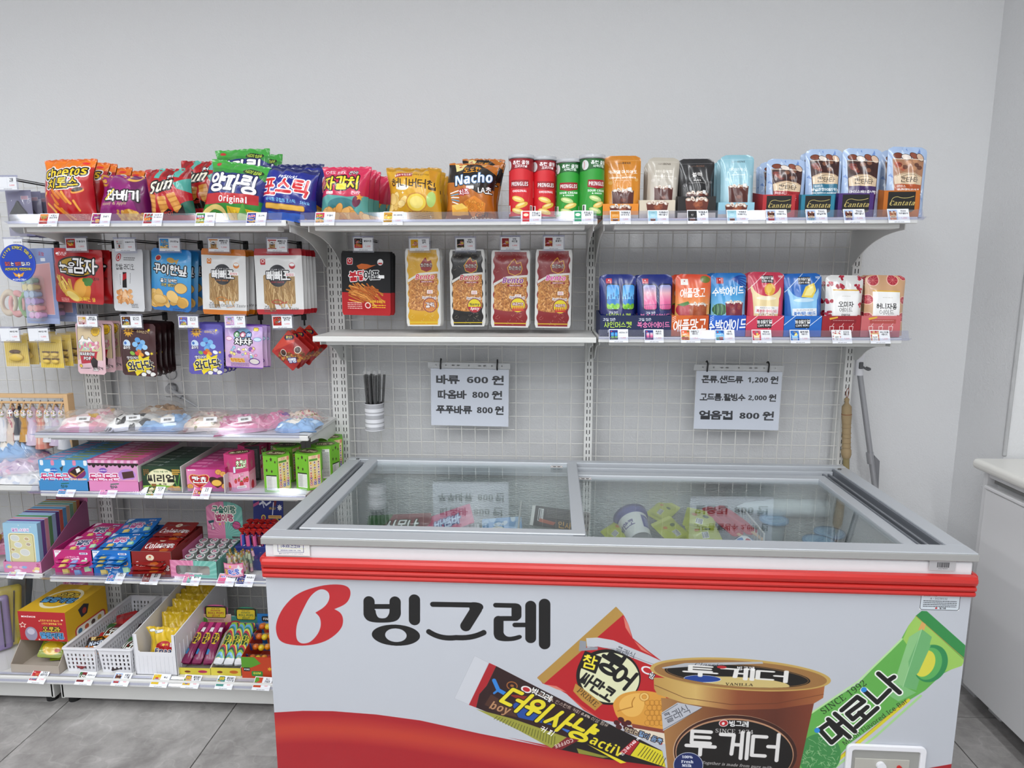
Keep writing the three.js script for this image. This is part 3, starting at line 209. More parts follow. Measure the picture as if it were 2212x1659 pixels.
D.hotjerky = (g, H) => { Rc(g, '#17171a', 0, 0, 100, H); Rc(g, '#b31c22', 0, H * .64, 100, H * .36); Rr(g, '#b31c26', 12, 13, 12, 12, 2, '#fff', .8); El(g, null, 18, 18, 3, 3, 0, '#fff', 1); El(g, '#eee', 80, 20, 6); Rc(g, '#b33', 76, 21, 8, 3); Pg(g, '#c8642a', [32, 27, 42, 23, 54, 24, 62, 26, 72, 25, 60, 30, 50, 34, 36, 33]); T(g, '불닭', 34, 46, 17, { c: '#c21f2c', o: '#fff', ow: .08, w: .16, rot: -.1 }); T(g, '어포', 63, 44, 16, { c: '#15151a', o: '#fff', ow: .08, w: .15, rot: -.04 }); Rr(g, '#fff', 76, 44, 12, 6, 1); sticks(g, ['#d9853a', '#e89c4c', '#c26f28', '#b85c1e'], 26, 68, 48, 26, 60, 30, 2.6, .5, 3); fine(g, '#f2d0c8', 12, H * .8, 30, 4, 3.4); T(g, 'HOT TASTE', 74, H * .78, 6, { c: '#f2c62a' }); El(g, null, 54, H * .84, 5, 5, 0, '#f6dcd6', 2); fine(g, '#f2c62a', 62, H * .83, 28, 2, 4); };
const bento = (bg, name, sub, seal) => (g, H) => { Rc(g, '#d9d9d6', 0, 0, 100, H); const p = [8, 4]; g.beginPath(); g.moveTo(8, 4); g.lineTo(92, 4); for (let i = 0; i < 13; i++) g.quadraticCurveTo(i % 2 ? 97 : 89, 4 + (H - 8) * (i + .5) / 13, 93, 4 + (H - 8) * (i + 1) / 13); g.lineTo(7, H - 4); for (let i = 0; i < 13; i++) g.quadraticCurveTo(i % 2 ? 3 : 11, H - 4 - (H - 8) * (i + .5) / 13, 7, H - 4 - (H - 8) * (i + 1) / 13); g.fillStyle = bg; g.fill(); const r = rng(6); for (let i = 0; i < 60; i++) { const y = i < 42 ? r() * 60 : H - 36 + r() * 28, x = 10 + r() * 80; Ln(g, 'rgba(240,225,190,.6)', .7, [x, y, x + (r() - .5) * 16, y + (r() - .5) * 12]); } Pg(g, '#e4e0da', [6, 84, 40, 66, 94, 62, 94, 68, 40, 72, 6, 92]); g.beginPath(); g.moveTo(8, 92); g.quadraticCurveTo(40, 70, 92, 68); g.lineTo(92, H - 52); g.quadraticCurveTo(60, H - 34, 8, H - 48); g.closePath(); g.fillStyle = '#bd7c3a'; g.fill(); g.save(); g.clip(); for (let i = 0; i < 620; i++) El(g, ['#d99a52', '#a8652a', '#cf8c44', '#e6b06a', '#8f5420'][i % 5], 6 + r() * 88, 66 + r() * (H - 100), 2.6, 1.5, r() * 3); for (const x of [34, 64]) Ln(g, 'rgba(110,60,20,.6)', 1, [x, 70, x - 3, H - 40]); g.restore(); Pg(g, '#8f1a1e', [46, 58, 42, 44, 52, 30, 60, 22, 66, 34, 76, 30, 80, 46, 76, 58, 62, 64], '#e8b82a', 1.6); T(g, '화끈화끈', 62, 45, 9, { c: '#e9e4da', o: '#3a1012', ow: .1, w: .11, sx: .9 }); T(g, 'Bento', 55, 76, 19, { c: name, o: '#f6efe6', ow: .05, ital: true }); Rr(g, '#8f1a1e', 42, 87, 40, 5, 1); T(g, sub, 62, 89.6, 4, { c: '#fff' }); for (let i = 0; i < 4; i++) Ln(g, '#a31c20', 1.4, [52 + i * 5, 100, 54 + i * 5, 96]); Rr(g, '#f6f6f6', 62, 112, 16, 10, 1); fine(g, '#c44', 64, 114, 12, 3, 2.6); const y = H - 58; T(g, 'Squid Snack', 68, y - 20, 8, { c: '#5a1a14', o: '#fff', ow: .12, rot: .04, sx: .85 }); El(g, seal[0], 70, y, 19, 19, 0, '#7a2a3a', 2); seal[1](g, 70, y); Rc(g, '#e0c62a', 8, H - 12, 84, 2.4); };
D.bentoY = bento('#d4a017', '#d8244a', 'GARLIC & SPICY', ['#d98a3a', (g, x, y) => { for (let i = 0; i < 16; i++) Ln(g, '#b5602a', 1, [x, y, x + Math.cos(i * .39) * 17, y + Math.sin(i * .39) * 17]); T(g, '갈릭', x, y, 13, { c: '#fff', o: '#6a2a14', ow: .1, w: .12 }); }]);
D.bentoK = bento('#1a1818', '#c2243a', 'SWEET & SPICY', ['#e6d21c', (g, x, y) => { g.save(); g.beginPath(); g.arc(x, y, 18, 0, 3.14); g.clip(); Rc(g, '#b31c26', x - 20, y + 3, 40, 20); g.restore(); T(g, 'Namy', x, y - 4, 10, { c: '#1a1414' }); T(g, 'Spicy', x, y + 8, 10, { c: '#fff', ital: true }); }]);
const hotSeal = ['#e6d21c', (g, x, y) => { for (let i = 0; i < 6; i++) Pg(g, '#c22a1c', [x - 15 + i * 5, y + 15, x - 12 + i * 5, y, x - 9 + i * 5, y + 15]); T(g, '매콤한맛', x, y - 3, 7, { c: '#fff', o: '#7a1a14', ow: .12, w: .12 }); }];
D.bentoR = bento('#8a161e', '#8a1e8e', 'SWEET & SPICY', hotSeal); D.bentoM = bento('#86141c', '#e83ab0', 'SWEET & SPICY', hotSeal);
for (const [k, v] of [['rice', 1.12], ['marrow', 1.12], ['hotjerky', 1.07]]) D[k] = sq(v, D[k]);
// novelties on the far stand
D.stamps = (g, H) => { Rc(g, '#8fa0cc', 0, 0, 100, H); T(g, '도장', 66, 14, 8, { c: '#c23a4a', w: .13, rot: .2 }); Pg(g, '#d9a6a8', [42, 40, 88, 36, 88, H - 24, 26, H - 24, 34, 60], '#e9d4d4', 1); Rr(g, '#e9ecf2', 62, 24, 14, 8, 1); const r = rng(3); for (let i = 0; i < 18; i++) El(g, ['#e9dc9a', '#c8d8ee', '#e4c0cc', '#b8d8c8'][i % 4], 8 + r() * 22, 70 + r() * (H - 100), 6, 5); Rc(g, '#a9b8de', 0, H - 14, 100, 14); };
D.clipsY = (g, H) => { Rc(g, '#d9b93e', 0, 0, 100, H); for (let i = 0; i < 13; i++) Rc(g, 'rgba(240,220,140,.55)', i * 8, 26, 4, H); fine(g, '#7a5a14', 28, 22, 46, 1, 5); };
D.mirror = (g, H) => { Rc(g, '#7a7896', 0, 0, 100, H); Rr(g, '#b9bccb', 58, 20, 30, 14, 1); fine(g, '#c2344a', 60, 22, 26, 3, 4); };
D.cctv = (g, H) => { Rc(g, '#fff', 0, 0, 100, H); El(g, '#1c3fae', 50, 50, 50); El(g, null, 50, 50, 47, 47, 0, '#2f5ac8', 1.4); const s = 'CCTV가 지켜보고 있습니다', n = s.length; [...s].forEach((ch, i) => { const a = -2.75 + (i / (n - 1)) * 2.36; if (ch !== ' ') T(g, ch, 50 + Math.cos(a) * 41, 50 + Math.sin(a) * 41, 8.4, { c: '#efe04a', o: '#16235a', ow: .1, rot: a + 1.57, w: .14 }); }); let tx = 14; for (const [t, c] of [['절도', '#e05a5a'], ['는', '#fff'], ['범죄', '#e05a5a'], ['입니다', '#fff']]) { T(g, t, tx, 52, 9.6, { c, o: '#14141c', ow: .08, w: .13, sx: .85, al: 'l' }); tx += t.length * 8.6 + (t === '는' ? 3 : 0); } T(g, '(6년이하징역, 1천만원이하)', 50, 66, 7, { c: '#efe04a', o: '#14141c', ow: .1, w: .14, sx: .82 }); Pg(g, '#d9952e', [34, 74, 46, 80, 50, 76, 54, 80, 66, 74, 60, 86, 54, 86, 50, 92, 46, 86, 40, 86]); El(g, '#e8d8b0', 50, 83, 3); T(g, '부산광역시경찰서', 50, 96 - 2, 5, { c: '#fff', w: .12, sx: .9 }); };
// boxes and trays
D.dugBlue = (g, H) => { Rc(g, '#4f9ed4', 0, 0, 100, H); for (let i = 0; i < 9; i++) Rr(g, ['#e9eef2', '#4f9ed4', '#e08aa8', '#4f9ed4'][i % 4], 3 + i * 11, 0, 7, 14, 3); El(g, '#e9f2f8', 18, 26, 8, 4); El(g, '#e9f2f8', 68, 40, 10, 5); El(g, '#2f6ac0', 30, 26, 8, 6); T(g, 'LOVELY', 30, 26, 4, { c: '#fff' }); Pg(g, '#3a3a3a', [42, 20, 50, 14, 46, 30]); T(g, '두근두근', 31, 43, 17, { c: '#c22a6a', o: '#fff', ow: .1, w: .17, sx: .82 }); El(g, '#7a2a6a', 76, 32, 18, 15); T(g, '판박이 초코과자', 78, 48, 4.4, { c: '#e2682a', o: '#fff', ow: .1, w: .13 }); Pg(g, '#c2873a', [60, 34, 80, 18, 92, 26, 72, 44]); Pg(g, '#2a1714', [62, 30, 80, 14, 93, 22, 75, 40]); Pg(g, '#f2efe9', [74, 22, 82, 19, 84, 27, 76, 33]); T(g, '다방 먹는 판박이', 34, 58, 5, { c: '#f4e88a', o: '#2a4a8a', ow: .1, w: .13 }); El(g, '#f4f4f2', 82, 62, 16, 5, 0, '#222', 1); Rc(g, '#3f8ac4', 0, H * .68, 100, H * .32); Pg(g, '#1f6a4a', [44, H * .75, 60, H * .73, 60, H * .76, 44, H * .78]); T(g, '청우', 50, H * .85, 7, { c: '#1f4a3a', w: .14 }); };
D.dugPink = (g, H) => { Rc(g, '#d69ac4', 0, 0, 100, H); for (let i = 0; i < 17; i++) El(g, i % 2 ? '#e8b8d4' : '#d884b0', i * 6.3, 5, 4.2, 5); g.beginPath(); g.moveTo(0, 10); for (let i = 0; i < 12; i++) g.quadraticCurveTo(i * 8.4 + 4, i % 3 === 1 ? 26 : 18, i * 8.4 + 8.4, 12); g.lineTo(100, 8); g.lineTo(0, 8); g.fillStyle = '#2a1a1c'; g.fill(); El(g, '#7a4ab0', 30, 26, 8, 6); T(g, 'LOVELY', 30, 26, 4, { c: '#fff' }); T(g, '두근두근', 31, 43, 17, { c: '#c22a6a', o: '#fff', ow: .1, w: .17, sx: .82 }); T(g, '다방 먹는 판박이', 34, 58, 5, { c: '#f4e88a', o: '#4a2a8a', ow: .1, w: .13 }); El(g, '#b88ad0', 76, 36, 17, 14); Pg(g, '#4a2c2a', [66, 30, 88, 26, 90, 42, 68, 46]); El(g, '#e0a0c0', 80, 52, 14, 5); Rc(g, '#e08abc', 0, H * .68, 100, H * .32); Pg(g, '#1f6a4a', [44, H * .75, 60, H * .73, 60, H * .76, 44, H * .78]); T(g, '청우', 50, H * .85, 7, { c: '#1f4a3a', w: .14 }); };
const topRow = (base, a, b) => (g, H) => { Rc(g, base, 0, 0, 100, H); Rr(g, a, 8, H * .25, 26, H * .5, 2); Rr(g, b, 50, H * .2, 34, H * .5, 2); fine(g, 'rgba(255,255,255,.6)', 38, H * .4, 10, 2, 8); };
D.topBlue = topRow('#4f90bc', '#c88aa8', '#8a9a5a'); D.topPink = topRow('#b84a78', '#e0b0c8', '#8a7a4a');
D.cereal = (g, H) => { Rc(g, '#1d3a24', 0, 0, 100, H); El(g, '#d8d3a2', 48, 38, 36, 30); El(g, '#e9e5bd', 48, 37, 33, 27); T(g, '맛있는 곡물 가득', 48, 17, 4.6, { c: '#4a6a3a', w: .12 }); T(g, '씨리얼', 48, 37, 22, { c: '#17120e', w: .16, sx: 1.02 }); T(g, '초코', 50, 58, 11, { c: '#2a1a10', w: .12 }); for (let i = 0; i < 14; i++) El(g, '#c79a3a', 78 + (i % 5) * 4, 12 + Math.floor(i / 5) * 6, 3.2, 1.8, .7); Cv(g, '#5aa03a', 2, [88, 66, 92, 40, 96, 24]); Cv(g, '#5aa03a', 2, [86, 60, 82, 44, 80, 40]); for (let i = 0; i < 10; i++) El(g, '#8a5a24', 6 + (i % 3) * 5, 12 + Math.floor(i / 3) * 5, 2.4, 1.6, 1); Pg(g, '#7fb03a', [0, H * .8, 40, H * .76, 100, H * .84, 100, H, 0, H]); Rr(g, '#8a5a2c', 22, 54, 12, 8, 1); Pg(g, '#c2873a', [60, 66, 76, 58, 86, 70, 72, 80, 60, 76]); Pg(g, '#d9a552', [76, 62, 92, 60, 96, 74, 80, 76]); El(g, '#2a1710', 65, 74, 4, 2.4, .5); T(g, '100% 현미', 16, 66, 4, { c: '#f0e6c8', w: .12 }); };
D.topDark = topRow('#20382c', '#4a5a4a', '#2a4234');
D.kancho = (g, H) => { Rc(g, Gr(g, 0, 0, 100, 0, '#e28ab4', '#b02a78'), 0, 0, 100, H); Rc(g, '#a81f68', 0, 0, 100, 6); El(g, '#fff', 6, 9, 2); T(g, 'LOTTE', 16, 9, 5.4, { c: '#fff' }); const heart = (c, x, y, s) => { g.beginPath(); g.moveTo(x, y + s); g.bezierCurveTo(x - s * 1.5, y, x - s, y - s, x, y - s * .4); g.bezierCurveTo(x + s, y - s, x + s * 1.5, y, x, y + s); g.fillStyle = c; g.fill(); }; heart('#e9c37a', 32, 38, 28); heart('#b8182a', 32, 38, 25.5); T(g, '바삭 초코 쿠키', 32, 25, 4.4, { c: '#f4d85a', w: .12 }); T(g, '칸쵸', 33, 39, 19, { c: '#fff', o: '#3a0a10', ow: .04, w: .17 }); T(g, "CHOCO'S", 34, 52, 4.4, { c: '#f4c8a0' }); heart('#3a1714', 78, 42, 22); El(g, '#e8b850', 76, 48, 13, 10, 0, '#8a4a14', 1.4); for (const [x, y] of [[82, 14], [94, 20], [96, 58], [8, 60]]) { El(g, '#e0a452', x, y, 8, 8, 0, '#9a5a1c', 1); for (let i = 0; i < 4; i++) El(g, '#8a4a14', x - 2 + (i % 2) * 4, y - 2 + (i > 1) * 4, .9); } };
D.topKan = topRow('#b03a78', '#d870a4', '#a8326c');
D.chocobiP = (g, H) => { Rc(g, '#c83a74', 0, 0, 100, H); T(g, 'Tohato', 40, 12, 8, { c: '#fff' }); T(g, '초코비', 56, 33, 25, { c: '#f3f6e2', o: '#4a8a34', ow: .1, w: .16, sx: .9 }); Ln(g, '#e89ab8', 1, [10, 50, 96, 48]); Pg(g, '#e8a0bc', [0, 66, 100, 60, 100, H, 0, H]); for (const [x, y, s] of [[14, 92, 9], [50, 104, 13], [86, 90, 11], [34, 88, 8], [70, 92, 9]]) { El(g, '#c2243a', x, y, s, s * .9); El(g, '#4a8a34', x, y - s * .8, s * .6, 2); for (let i = 0; i < 6; i++) El(g, '#f4d89a', x + (i % 3 - 1) * s * .5, y + (i > 2 ? .3 : -.3) * s, .9); } Star(g, '#b8667a', 88, 40, 11); Rr(g, '#e6eef4', 3, 40, 13, 22, 2, '#5a8ac0', 1); T(g, '딸기맛', 50, 72, 10, { c: '#fff', o: '#b02a5a', ow: .12, w: .14 }); Rr(g, '#f4eef0', 20, H - 20, 60, 10, 3); fine(g, '#6a3a4a', 24, H - 17, 50, 2, 3); };
D.chocobiQ = (g, H) => { Rc(g, '#c8407a', 0, 0, 100, H); Pg(g, '#e8a0bc', [0, H * .5, 100, H * .46, 100, H, 0, H]); Star(g, '#b8667a', 50, H * .3, 26); fine(g, '#f0d0dc', 14, H * .6, 70, 8, 6); El(g, '#c2243a', 50, H * .88, 22, 18); };
D.chocobiG = (g, H) => { Rc(g, '#6fb528', 0, 0, 100, H); for (const [x, y, s] of [[56, 14, 10], [26, 20, 6], [84, 24, 7], [22, 58, 9], [58, 62, 8]]) Star(g, '#3a2414', x, y, s, 5, .5);  Rc(g, '#171717', 16, H * .52, 74, 5); Rc(g, '#f0f2ec', 16, H * .55, 74, H * .38); for (let i = 0; i < 9; i++) { Ln(g, '#555', .8, [18, H * .58 + i * H * .038, 88, H * .58 + i * H * .038]); fine(g, '#444', 20, H * .59 + i * H * .038, 30, 1, 3, i); } Ln(g, '#555', .8, [54, H * .55, 54, H * .92]); };
D.chocobiY = (g, H) => { Rc(g, '#6fb528', 0, 0, 100, H); Rc(g, '#e9d7a0', 8, 8, 84, H - 16); T(g, '초코비', 46, 14, 10, { c: '#e07a9a', w: .14 }); El(g, '#e08a7a', 84, 16, 9); Rc(g, '#5a9a34', 12, 22, 60, 8); const r = rng(5); for (let j = 0; j < 9; j++) for (let i = 0; i < 3; i++) { const x = 22 + i * 28, y = 38 + j * (H - 54) / 9; if (j > 5) Rc(g, ['#5aa0b8', '#b8642a', '#e0c84a', '#d85a7a', '#4a6ab0'][(i + j) % 5], x - 9, y - 6, 18, 13); El(g, ['#f2e6cc', '#e8b0a0', '#c8b8e0', '#e6d04a'][Math.floor(r() * 4)], x, y, 7, 5); El(g, ['#3a2a24', '#c23a3a', '#5a3a8a'][Math.floor(r() * 3)], x + 1, y - 1, 3.4, 2.4); } };
D.chocobiW = (g, H) => { Rc(g, '#6fb528', 0, 0, 100, H); Rc(g, '#eceee8', 10, H * .08, 80, H * .84); T(g, '영양정보', 40, H * .12, 9, { c: '#222', w: .14 }); fine(g, '#444', 14, H * .18, 72, 20, H * .035, 4); };
D.chocobiD = (g, H) => { Rc(g, '#2f2f33', 0, 0, 100, H); fine(g, '#9a9a9c', 14, H * .1, 72, 24, H * .035, 6); };
D.chocobiTop = (c) => (g, H) => { Rc(g, c, 0, 0, 100, H); El(g, '#4a3420', 50, 50, 34, 26); T(g, '초코비', 50, 48, 20, { c: '#e9e4b8', w: .15 }); };
D.topP = D.chocobiTop('#b8346a'); D.topG = D.chocobiTop('#5fa024');
const chew = (bg, ink, over, oc) => (g, H) => { Rc(g, bg, 0, 0, 100, H); Pg(g, '#f2f4f6', [3, 3, 22, 3, 4, 24]); T(g, 'NEW', 10, 7, 5, { c: bg, sx: .9 }); Rr(g, '#eef0f6', 66, 8, 22, 6, 3); T(g, '마이쮸', 77, 11, 5, { c: '#4a3a8a', w: .14 }); T(g, over, 48, 24, 9, { c: oc, w: .14, o: bg, ow: .05 }); T(g, '멜짱', 48, 40, 23, { c: ink, o: '#fff', ow: .09, w: .14, sx: .85 }); for (const [x, y, c, d] of [[14, 44, '#e8a8c8', '#c27aa0'], [26, 64, '#ecd47a', '#c8a84a'], [56, 66, '#8ab4e4', '#5a8ac8'], [82, 56, '#b4dcb8', '#7ab484']]) { Pg(g, c, [x - 8, y - 6, x + 6, y - 8, x + 8, y + 6, x - 6, y + 9]); Pg(g, d, [x + 6, y - 8, x + 11, y - 4, x + 12, y + 8, x + 8, y + 6]); } Star(g, '#f4f4fa', 82, 26, 4.5); Star(g, '#f4f4fa', 44, 58, 3); El(g, null, 82, 38, 6, 6, 0, '#e8a03a', 2.4); El(g, '#6fae5a', 20, 32, 4); };
D.chewPink = chew('#c22a78', '#23305f', '새콤달콤', '#f2b8d4'); D.chewBlue = chew('#1c72c4', '#b8428a', '사이다', '#f2f4fa');
D.cola = (g, H) => { Rc(g, '#8a1e1c', 0, 0, 100, H); El(g, '#eadfc8', 48, 18, 10, 9); El(g, '#c85a3a', 48, 16, 3); El(g, '#d8c8a4', 46, 21, 6, 3); T(g, 'Cola', 28, 46, 27, { c: '#fff', font: 'serif', ital: true, sx: .72 }); Cv(g, '#fff', 1.4, [10, 46, 8, 30, 18, 30]); T(g, '콜라멜짱', 72, 48, 15, { c: '#f4f0ee', o: '#3a0c0c', ow: .05, w: .14, sx: .72 }); fine(g, '#e8c8c0', 22, 58, 16, 1, 3); Pg(g, '#b85a24', [56, 62, 70, 56, 84, 62, 80, 70, 60, 70]); };
D.bead = (g, H) => { Rc(g, '#d87fa6', 0, 0, 50, H); Rc(g, '#6fb5a8', 50, 0, 50, H); for (let i = 0; i < 14; i++) { const a = Math.PI * (i / 13) + Math.PI; Pg(g, Math.cos(a) < 0 ? '#e394b6' : '#86c4b8', [50, H * .9, 50 + Math.cos(a) * 130, H * .9 + Math.sin(a) * 130, 50 + Math.cos(a + .1) * 130, H * .9 + Math.sin(a + .1) * 130]); } };
D.beadCard = (g, H) => { D.bead(g, H); T(g, '구슬이랑', 50, 22, 18, { c: '#23705f', o: '#f4f1e4', ow: .14, w: .16, sx: .86 }); T(g, '별이랑', 50, 44, 18, { c: '#b02a62', o: '#f4f1e4', ow: .14, w: .16, sx: .88 }); El(g, '#c8548a', 82, 64, 11, 11, 0, '#3a2030', 1); El(g, null, 82, 66, 17, 5, .3, '#3a2030', 1); Pg(g, '#e8cdd8', [6, 58, 18, 56, 16, 66, 22, 76, 12, 78, 14, 68], '#3a2a34', 1); Pg(g, '#23505a', [4, 54, 20, 51, 20, 57, 6, 61]); Star(g, '#f0d03a', 36, 62, 4, 4, .4); Star(g, '#f0d03a', 50, 60, 2.4, 4, .4); Rr(g, '#171717', 68, H - 8, 26, 5, 2); fine(g, '#fff', 70, H - 6.5, 22, 1, 2); };
D.beadLid = (g, H) => { Rc(g, '#f3f1f2', 0, 0, 100, H); El(g, '#5a7f7c', 50, 50, 40); Pg(g, '#c25a86', [50, 10, 90, 50, 50, 90, 40, 50]); T(g, '구슬이랑', 50, 44, 15, { c: '#f6efe2', w: .16, sx: .9 }); T(g, '별이랑', 50, 60, 15, { c: '#f6efe2', w: .16 }); };
D.fizz = (g, H) => { Rc(g, '#d8648e', 0, 0, 100, H); fine(g, '#f0b8cc', 4, 4, 92, 2, 34, 3); Star(g, '#f4f0f2', 78, 26, 22, 5, .5); T(g, '팡', 16, 32, 18, { c: '#f2c83a', o: '#5a2a8a', ow: .1, w: .17 }); T(g, '팩신탕', 54, 32, 20, { c: '#3a5ac8', o: '#fff', ow: .08, w: .17, rot: -.1, sx: .85 }); Star(g, '#f2c83a', 40, 12, 7); };
D.lolly = (g, H) => { Rc(g, '#1c2a78', 0, 0, 100, H); Pg(g, '#3a4ab0', [0, 20, 40, 0, 60, 0, 0, 40]); Pg(g, '#c8548a', [0, 44, 20, 36, 20, 44, 0, 52]); Star(g, '#f0c32a', 32, 16, 15, 10, .85); El(g, '#c22a2a', 32, 16, 11, 9); T(g, 'Chupa', 32, 13, 7, { c: '#f6de4a' }); T(g, 'Chups', 32, 20, 7, { c: '#f6de4a' }); T(g, '美乐鱼', 46, 42, 20, { c: '#e9eef8', o: '#16205a', ow: .06 }); Ln(g, '#e9eef8', 5, [22, 44, 34, 38, 44, 46, 58, 38]); Ln(g, '#e9eef8', 3, [30, 34, 36, 52]); Ln(g, '#7a2a3a', 9, [80, 6, 72, 44]); Ln(g, '#e9eef8', 3, [68, 40, 64, 70]); T(g, '바나나', 64, 54, 7, { c: '#f0c32a', w: .14 }); Star(g, '#f2efe9', 88, 52, 9, 8, .6); Rr(g, '#e8b86a', 50, 72, 44, 8, 1); fine(g, '#7a3a1a', 53, 75, 38, 1, 3); for (const [x, y] of [[34, 78], [78, 88], [12, 96], [48, 96]]) { El(g, null, x, y, 6, 6, 0, '#e8c84a', 3); El(g, '#b8324a', x, y, 3); } };
D.lollyStick = (g, H) => { Rc(g, '#2f4aa0', 0, 0, 34, H); Rc(g, '#5a1a24', 34, 0, 32, H); Rc(g, '#c8548a', 66, 0, 34, H); El(g, '#e9eef2', 17, H * .6, 12); El(g, '#e0b03a', 17, H * .6, 5); Rc(g, '#f0f0f0', 40, H * .5, 18, 22); };
D.sticker = (g, H) => { Rc(g, '#9ac4dc', 0, 0, 100, H); Star(g, '#f4f6ea', 46, 6, 2, 4, .4); Star(g, '#f4f6ea', 80, 10, 2, 4, .4); T(g, '말랑 스티커', 50, 20, 9, { c: '#a86ab4', o: '#fff', ow: .12, w: .14 }); Rr(g, '#d9d2a0', 14, 30, 74, H - 52, 8, '#f2ecc8', 2); Rr(g, null, 17, 33, 68, H - 58, 6, '#6a5a34', .8); for (const [x, y, c, r] of [[32, 44, '#d2d6d2', 13], [66, 46, '#c8b08a', 7], [70, 62, '#b8a892', 7], [40, 64, '#cfd4d8', 11], [24, 78, '#b89a6a', 6], [58, 86, '#d6d8d4', 14], [30, 96, '#cbd0d4', 12]]) El(g, c, x, y, r, r * .7, .2, '#f2f2ee', 1.2); Pg(g, '#d884ac', [0, H - 30, 10, H - 24, 50, H - 14, 90, H - 24, 100, H - 30, 100, H, 0, H]); };
D.stickerBase = (g, H) => { Rc(g, '#d889b2', 0, 0, 100, H); const r = rng(3); for (let i = 0; i < 14; i++) El(g, ['#f0d890', '#e8b0cc', '#8fb4dc', '#f2ecee'][i % 4], 10 + r() * 80, H * .35 + r() * H * .5, 7, 5); T(g, '60', 92, H * .3, 12, { c: '#a83a6a', rot: 1.57 }); };
D.stickerBack = (g, H) => { Rc(g, '#c878a4', 0, 0, 100, H); for (let i = 0; i < 6; i++) Pg(g, ['#a8a48a', '#c2b45a', '#9a8a7a'][i % 3], [6 + i * 15.5, H * .28, 17 + i * 15.5, H * .25, 18 + i * 15.5, H * .62, 7 + i * 15.5, H * .65]); };
D.keyBox = (g, H) => { Rc(g, '#b8242c', 0, 0, 100, H); El(g, '#f2d8c8', 9, 14, 2); T(g, 'POKÉMON', 22, 14, 6, { c: '#fff' }); El(g, '#f2d8c8', 35, 14, 2); Star(g, null, 8, 36, 7, 5, .5, -1.57, '#f6e6d6', 1.4); Star(g, '#f6e6d6', 44, 24, 2); Star(g, '#f6e6d6', 92, 20, 3); Star(g, '#f6e6d6', 40, 72, 2.6); T(g, '오로라 빛으로 빛나는', 66, 22, 4.6, { c: '#f4dc5a', w: .14, sx: .9 }); T(g, '나만의 말랑함을 가져!', 70, 30, 4.6, { c: '#f4dc5a', w: .14, sx: .9 }); T(g, '오로라', 68, 44, 12, { c: '#f2d23a', o: '#1a1412', ow: .12, w: .15 }); T(g, '말랑키링', 68, 61, 14, { c: '#5aa8e0', o: '#16203a', ow: .09, o2: '#fff', ow2: .14, w: .15, sx: .85 }); El(g, '#9a94ac', 24, 58, 13, 18); El(g, '#c8c4d4', 24, 52, 8, 8); };
D.keySide = (g, H) => { Rc(g, '#d6a81c', 0, 0, 100, H); Rr(g, '#e6e2d4', 20, 52, 72, 40, 8, '#b8322c', 3); const r = rng(4); for (let i = 0; i < 7; i++) El(g, ['#3a6a8a', '#b8522a', '#4a3a34', '#c8a03a'][i % 4], 30 + (i % 4) * 16, 64 + Math.floor(i / 4) * 16, 5, 6); Pg(g, '#2a2a34', [30, 14, 44, 8, 56, 16, 50, 34, 36, 36]); El(g, '#a83a2a', 44, 24, 5, 7); };
D.keyTop = (g, H) => { Rc(g, '#d9ac1e', 0, 0, 100, H); El(g, null, 50, H * .52, 34, H * .32, 0, '#ece4c4', 5); T(g, '오로라', 54, H * .38, 10, { c: '#f0d44a', o: '#2a2010', ow: .12, w: .15, sx: 1.3 }); T(g, '말랑키링', 50, H * .58, 13, { c: '#5aa8e0', o: '#16203a', ow: .12, w: .15, sx: 1.3 }); };
D.yellowToy = (g, H) => { Rc(g, '#8a9a2a', 0, 0, 100, H); El(g, '#e0b828', 50, 50, 40, 36); El(g, '#f0d23a', 40, 44, 24, 18); El(g, '#c23a3a', 74, 64, 12, 8); Ln(g, '#e8e8e0', 2, [10, 30, 40, 10, 90, 24]); };
D.noodle = (g, H) => { Rc(g, '#dcb81c', 0, 0, 100, H); Rr(g, '#f2f2ee', 8, 8, 38, 9, 4, '#2a4a8a', .8); T(g, '오리온', 28, 12.5, 5, { c: '#3a5a3a', w: .14 }); El(g, '#b8202a', 54, 64, 26, 20); T(g, '뿌셔', 56, 56, 9, { c: '#f4dc3a', w: .15, rot: -.1 }); T(g, 'Enaak', 58, 78, 27, { c: '#1d2c6a', o: '#f6f6f0', ow: .07, sx: .85 }); Rr(g, '#f2f2f2', 72, 48, 18, 14, 1); fine(g, '#c33', 74, 51, 14, 3, 3.4); fine(g, '#8a7412', 6, 44, 4, 12, 3.6); };
D.noodleSide = (g, H) => { Rc(g, '#d2ae18', 0, 0, 100, H); Rr(g, '#5a6a7a', 10, H * .55, 40, H * .22, 3); const r = rng(2); for (let i = 0; i < 16; i++) Ln(g, 'rgba(250,230,120,.7)', 1, [r() * 100, r() * H, r() * 100, r() * H]); };
D.noodle = sq(.82, D.noodle);
const roll = (edge, ink, bands) => (g, H) => { Rr(g, edge, 12, 0, 78, 60, 14); Rr(g, '#171512', 15, 5, 72, 42, 8); Rr(g, '#e0c62e', 18, 8, 66, 36, 6); Rc(g, bands[0], 0, 34, 100, H - 34); Rr(g, '#17130f', 18, 8, 66, 39, 7); Rr(g, '#e0c62e', 20, 10, 62, 35, 6); T(g, 'SOUR TAPE', 50, 14, 5, { c: '#5a4a1a' }); T(g, 'RAINBOW', 50, 21, 6.4, { c: ink, skew: -.1 }); T(g, 'ROLL·POPS', 51, 30, 10.5, { c: ink, sx: .92 }); T(g, 'JELLY', 51, 40, 10.5, { c: ink, sx: .95 }); };
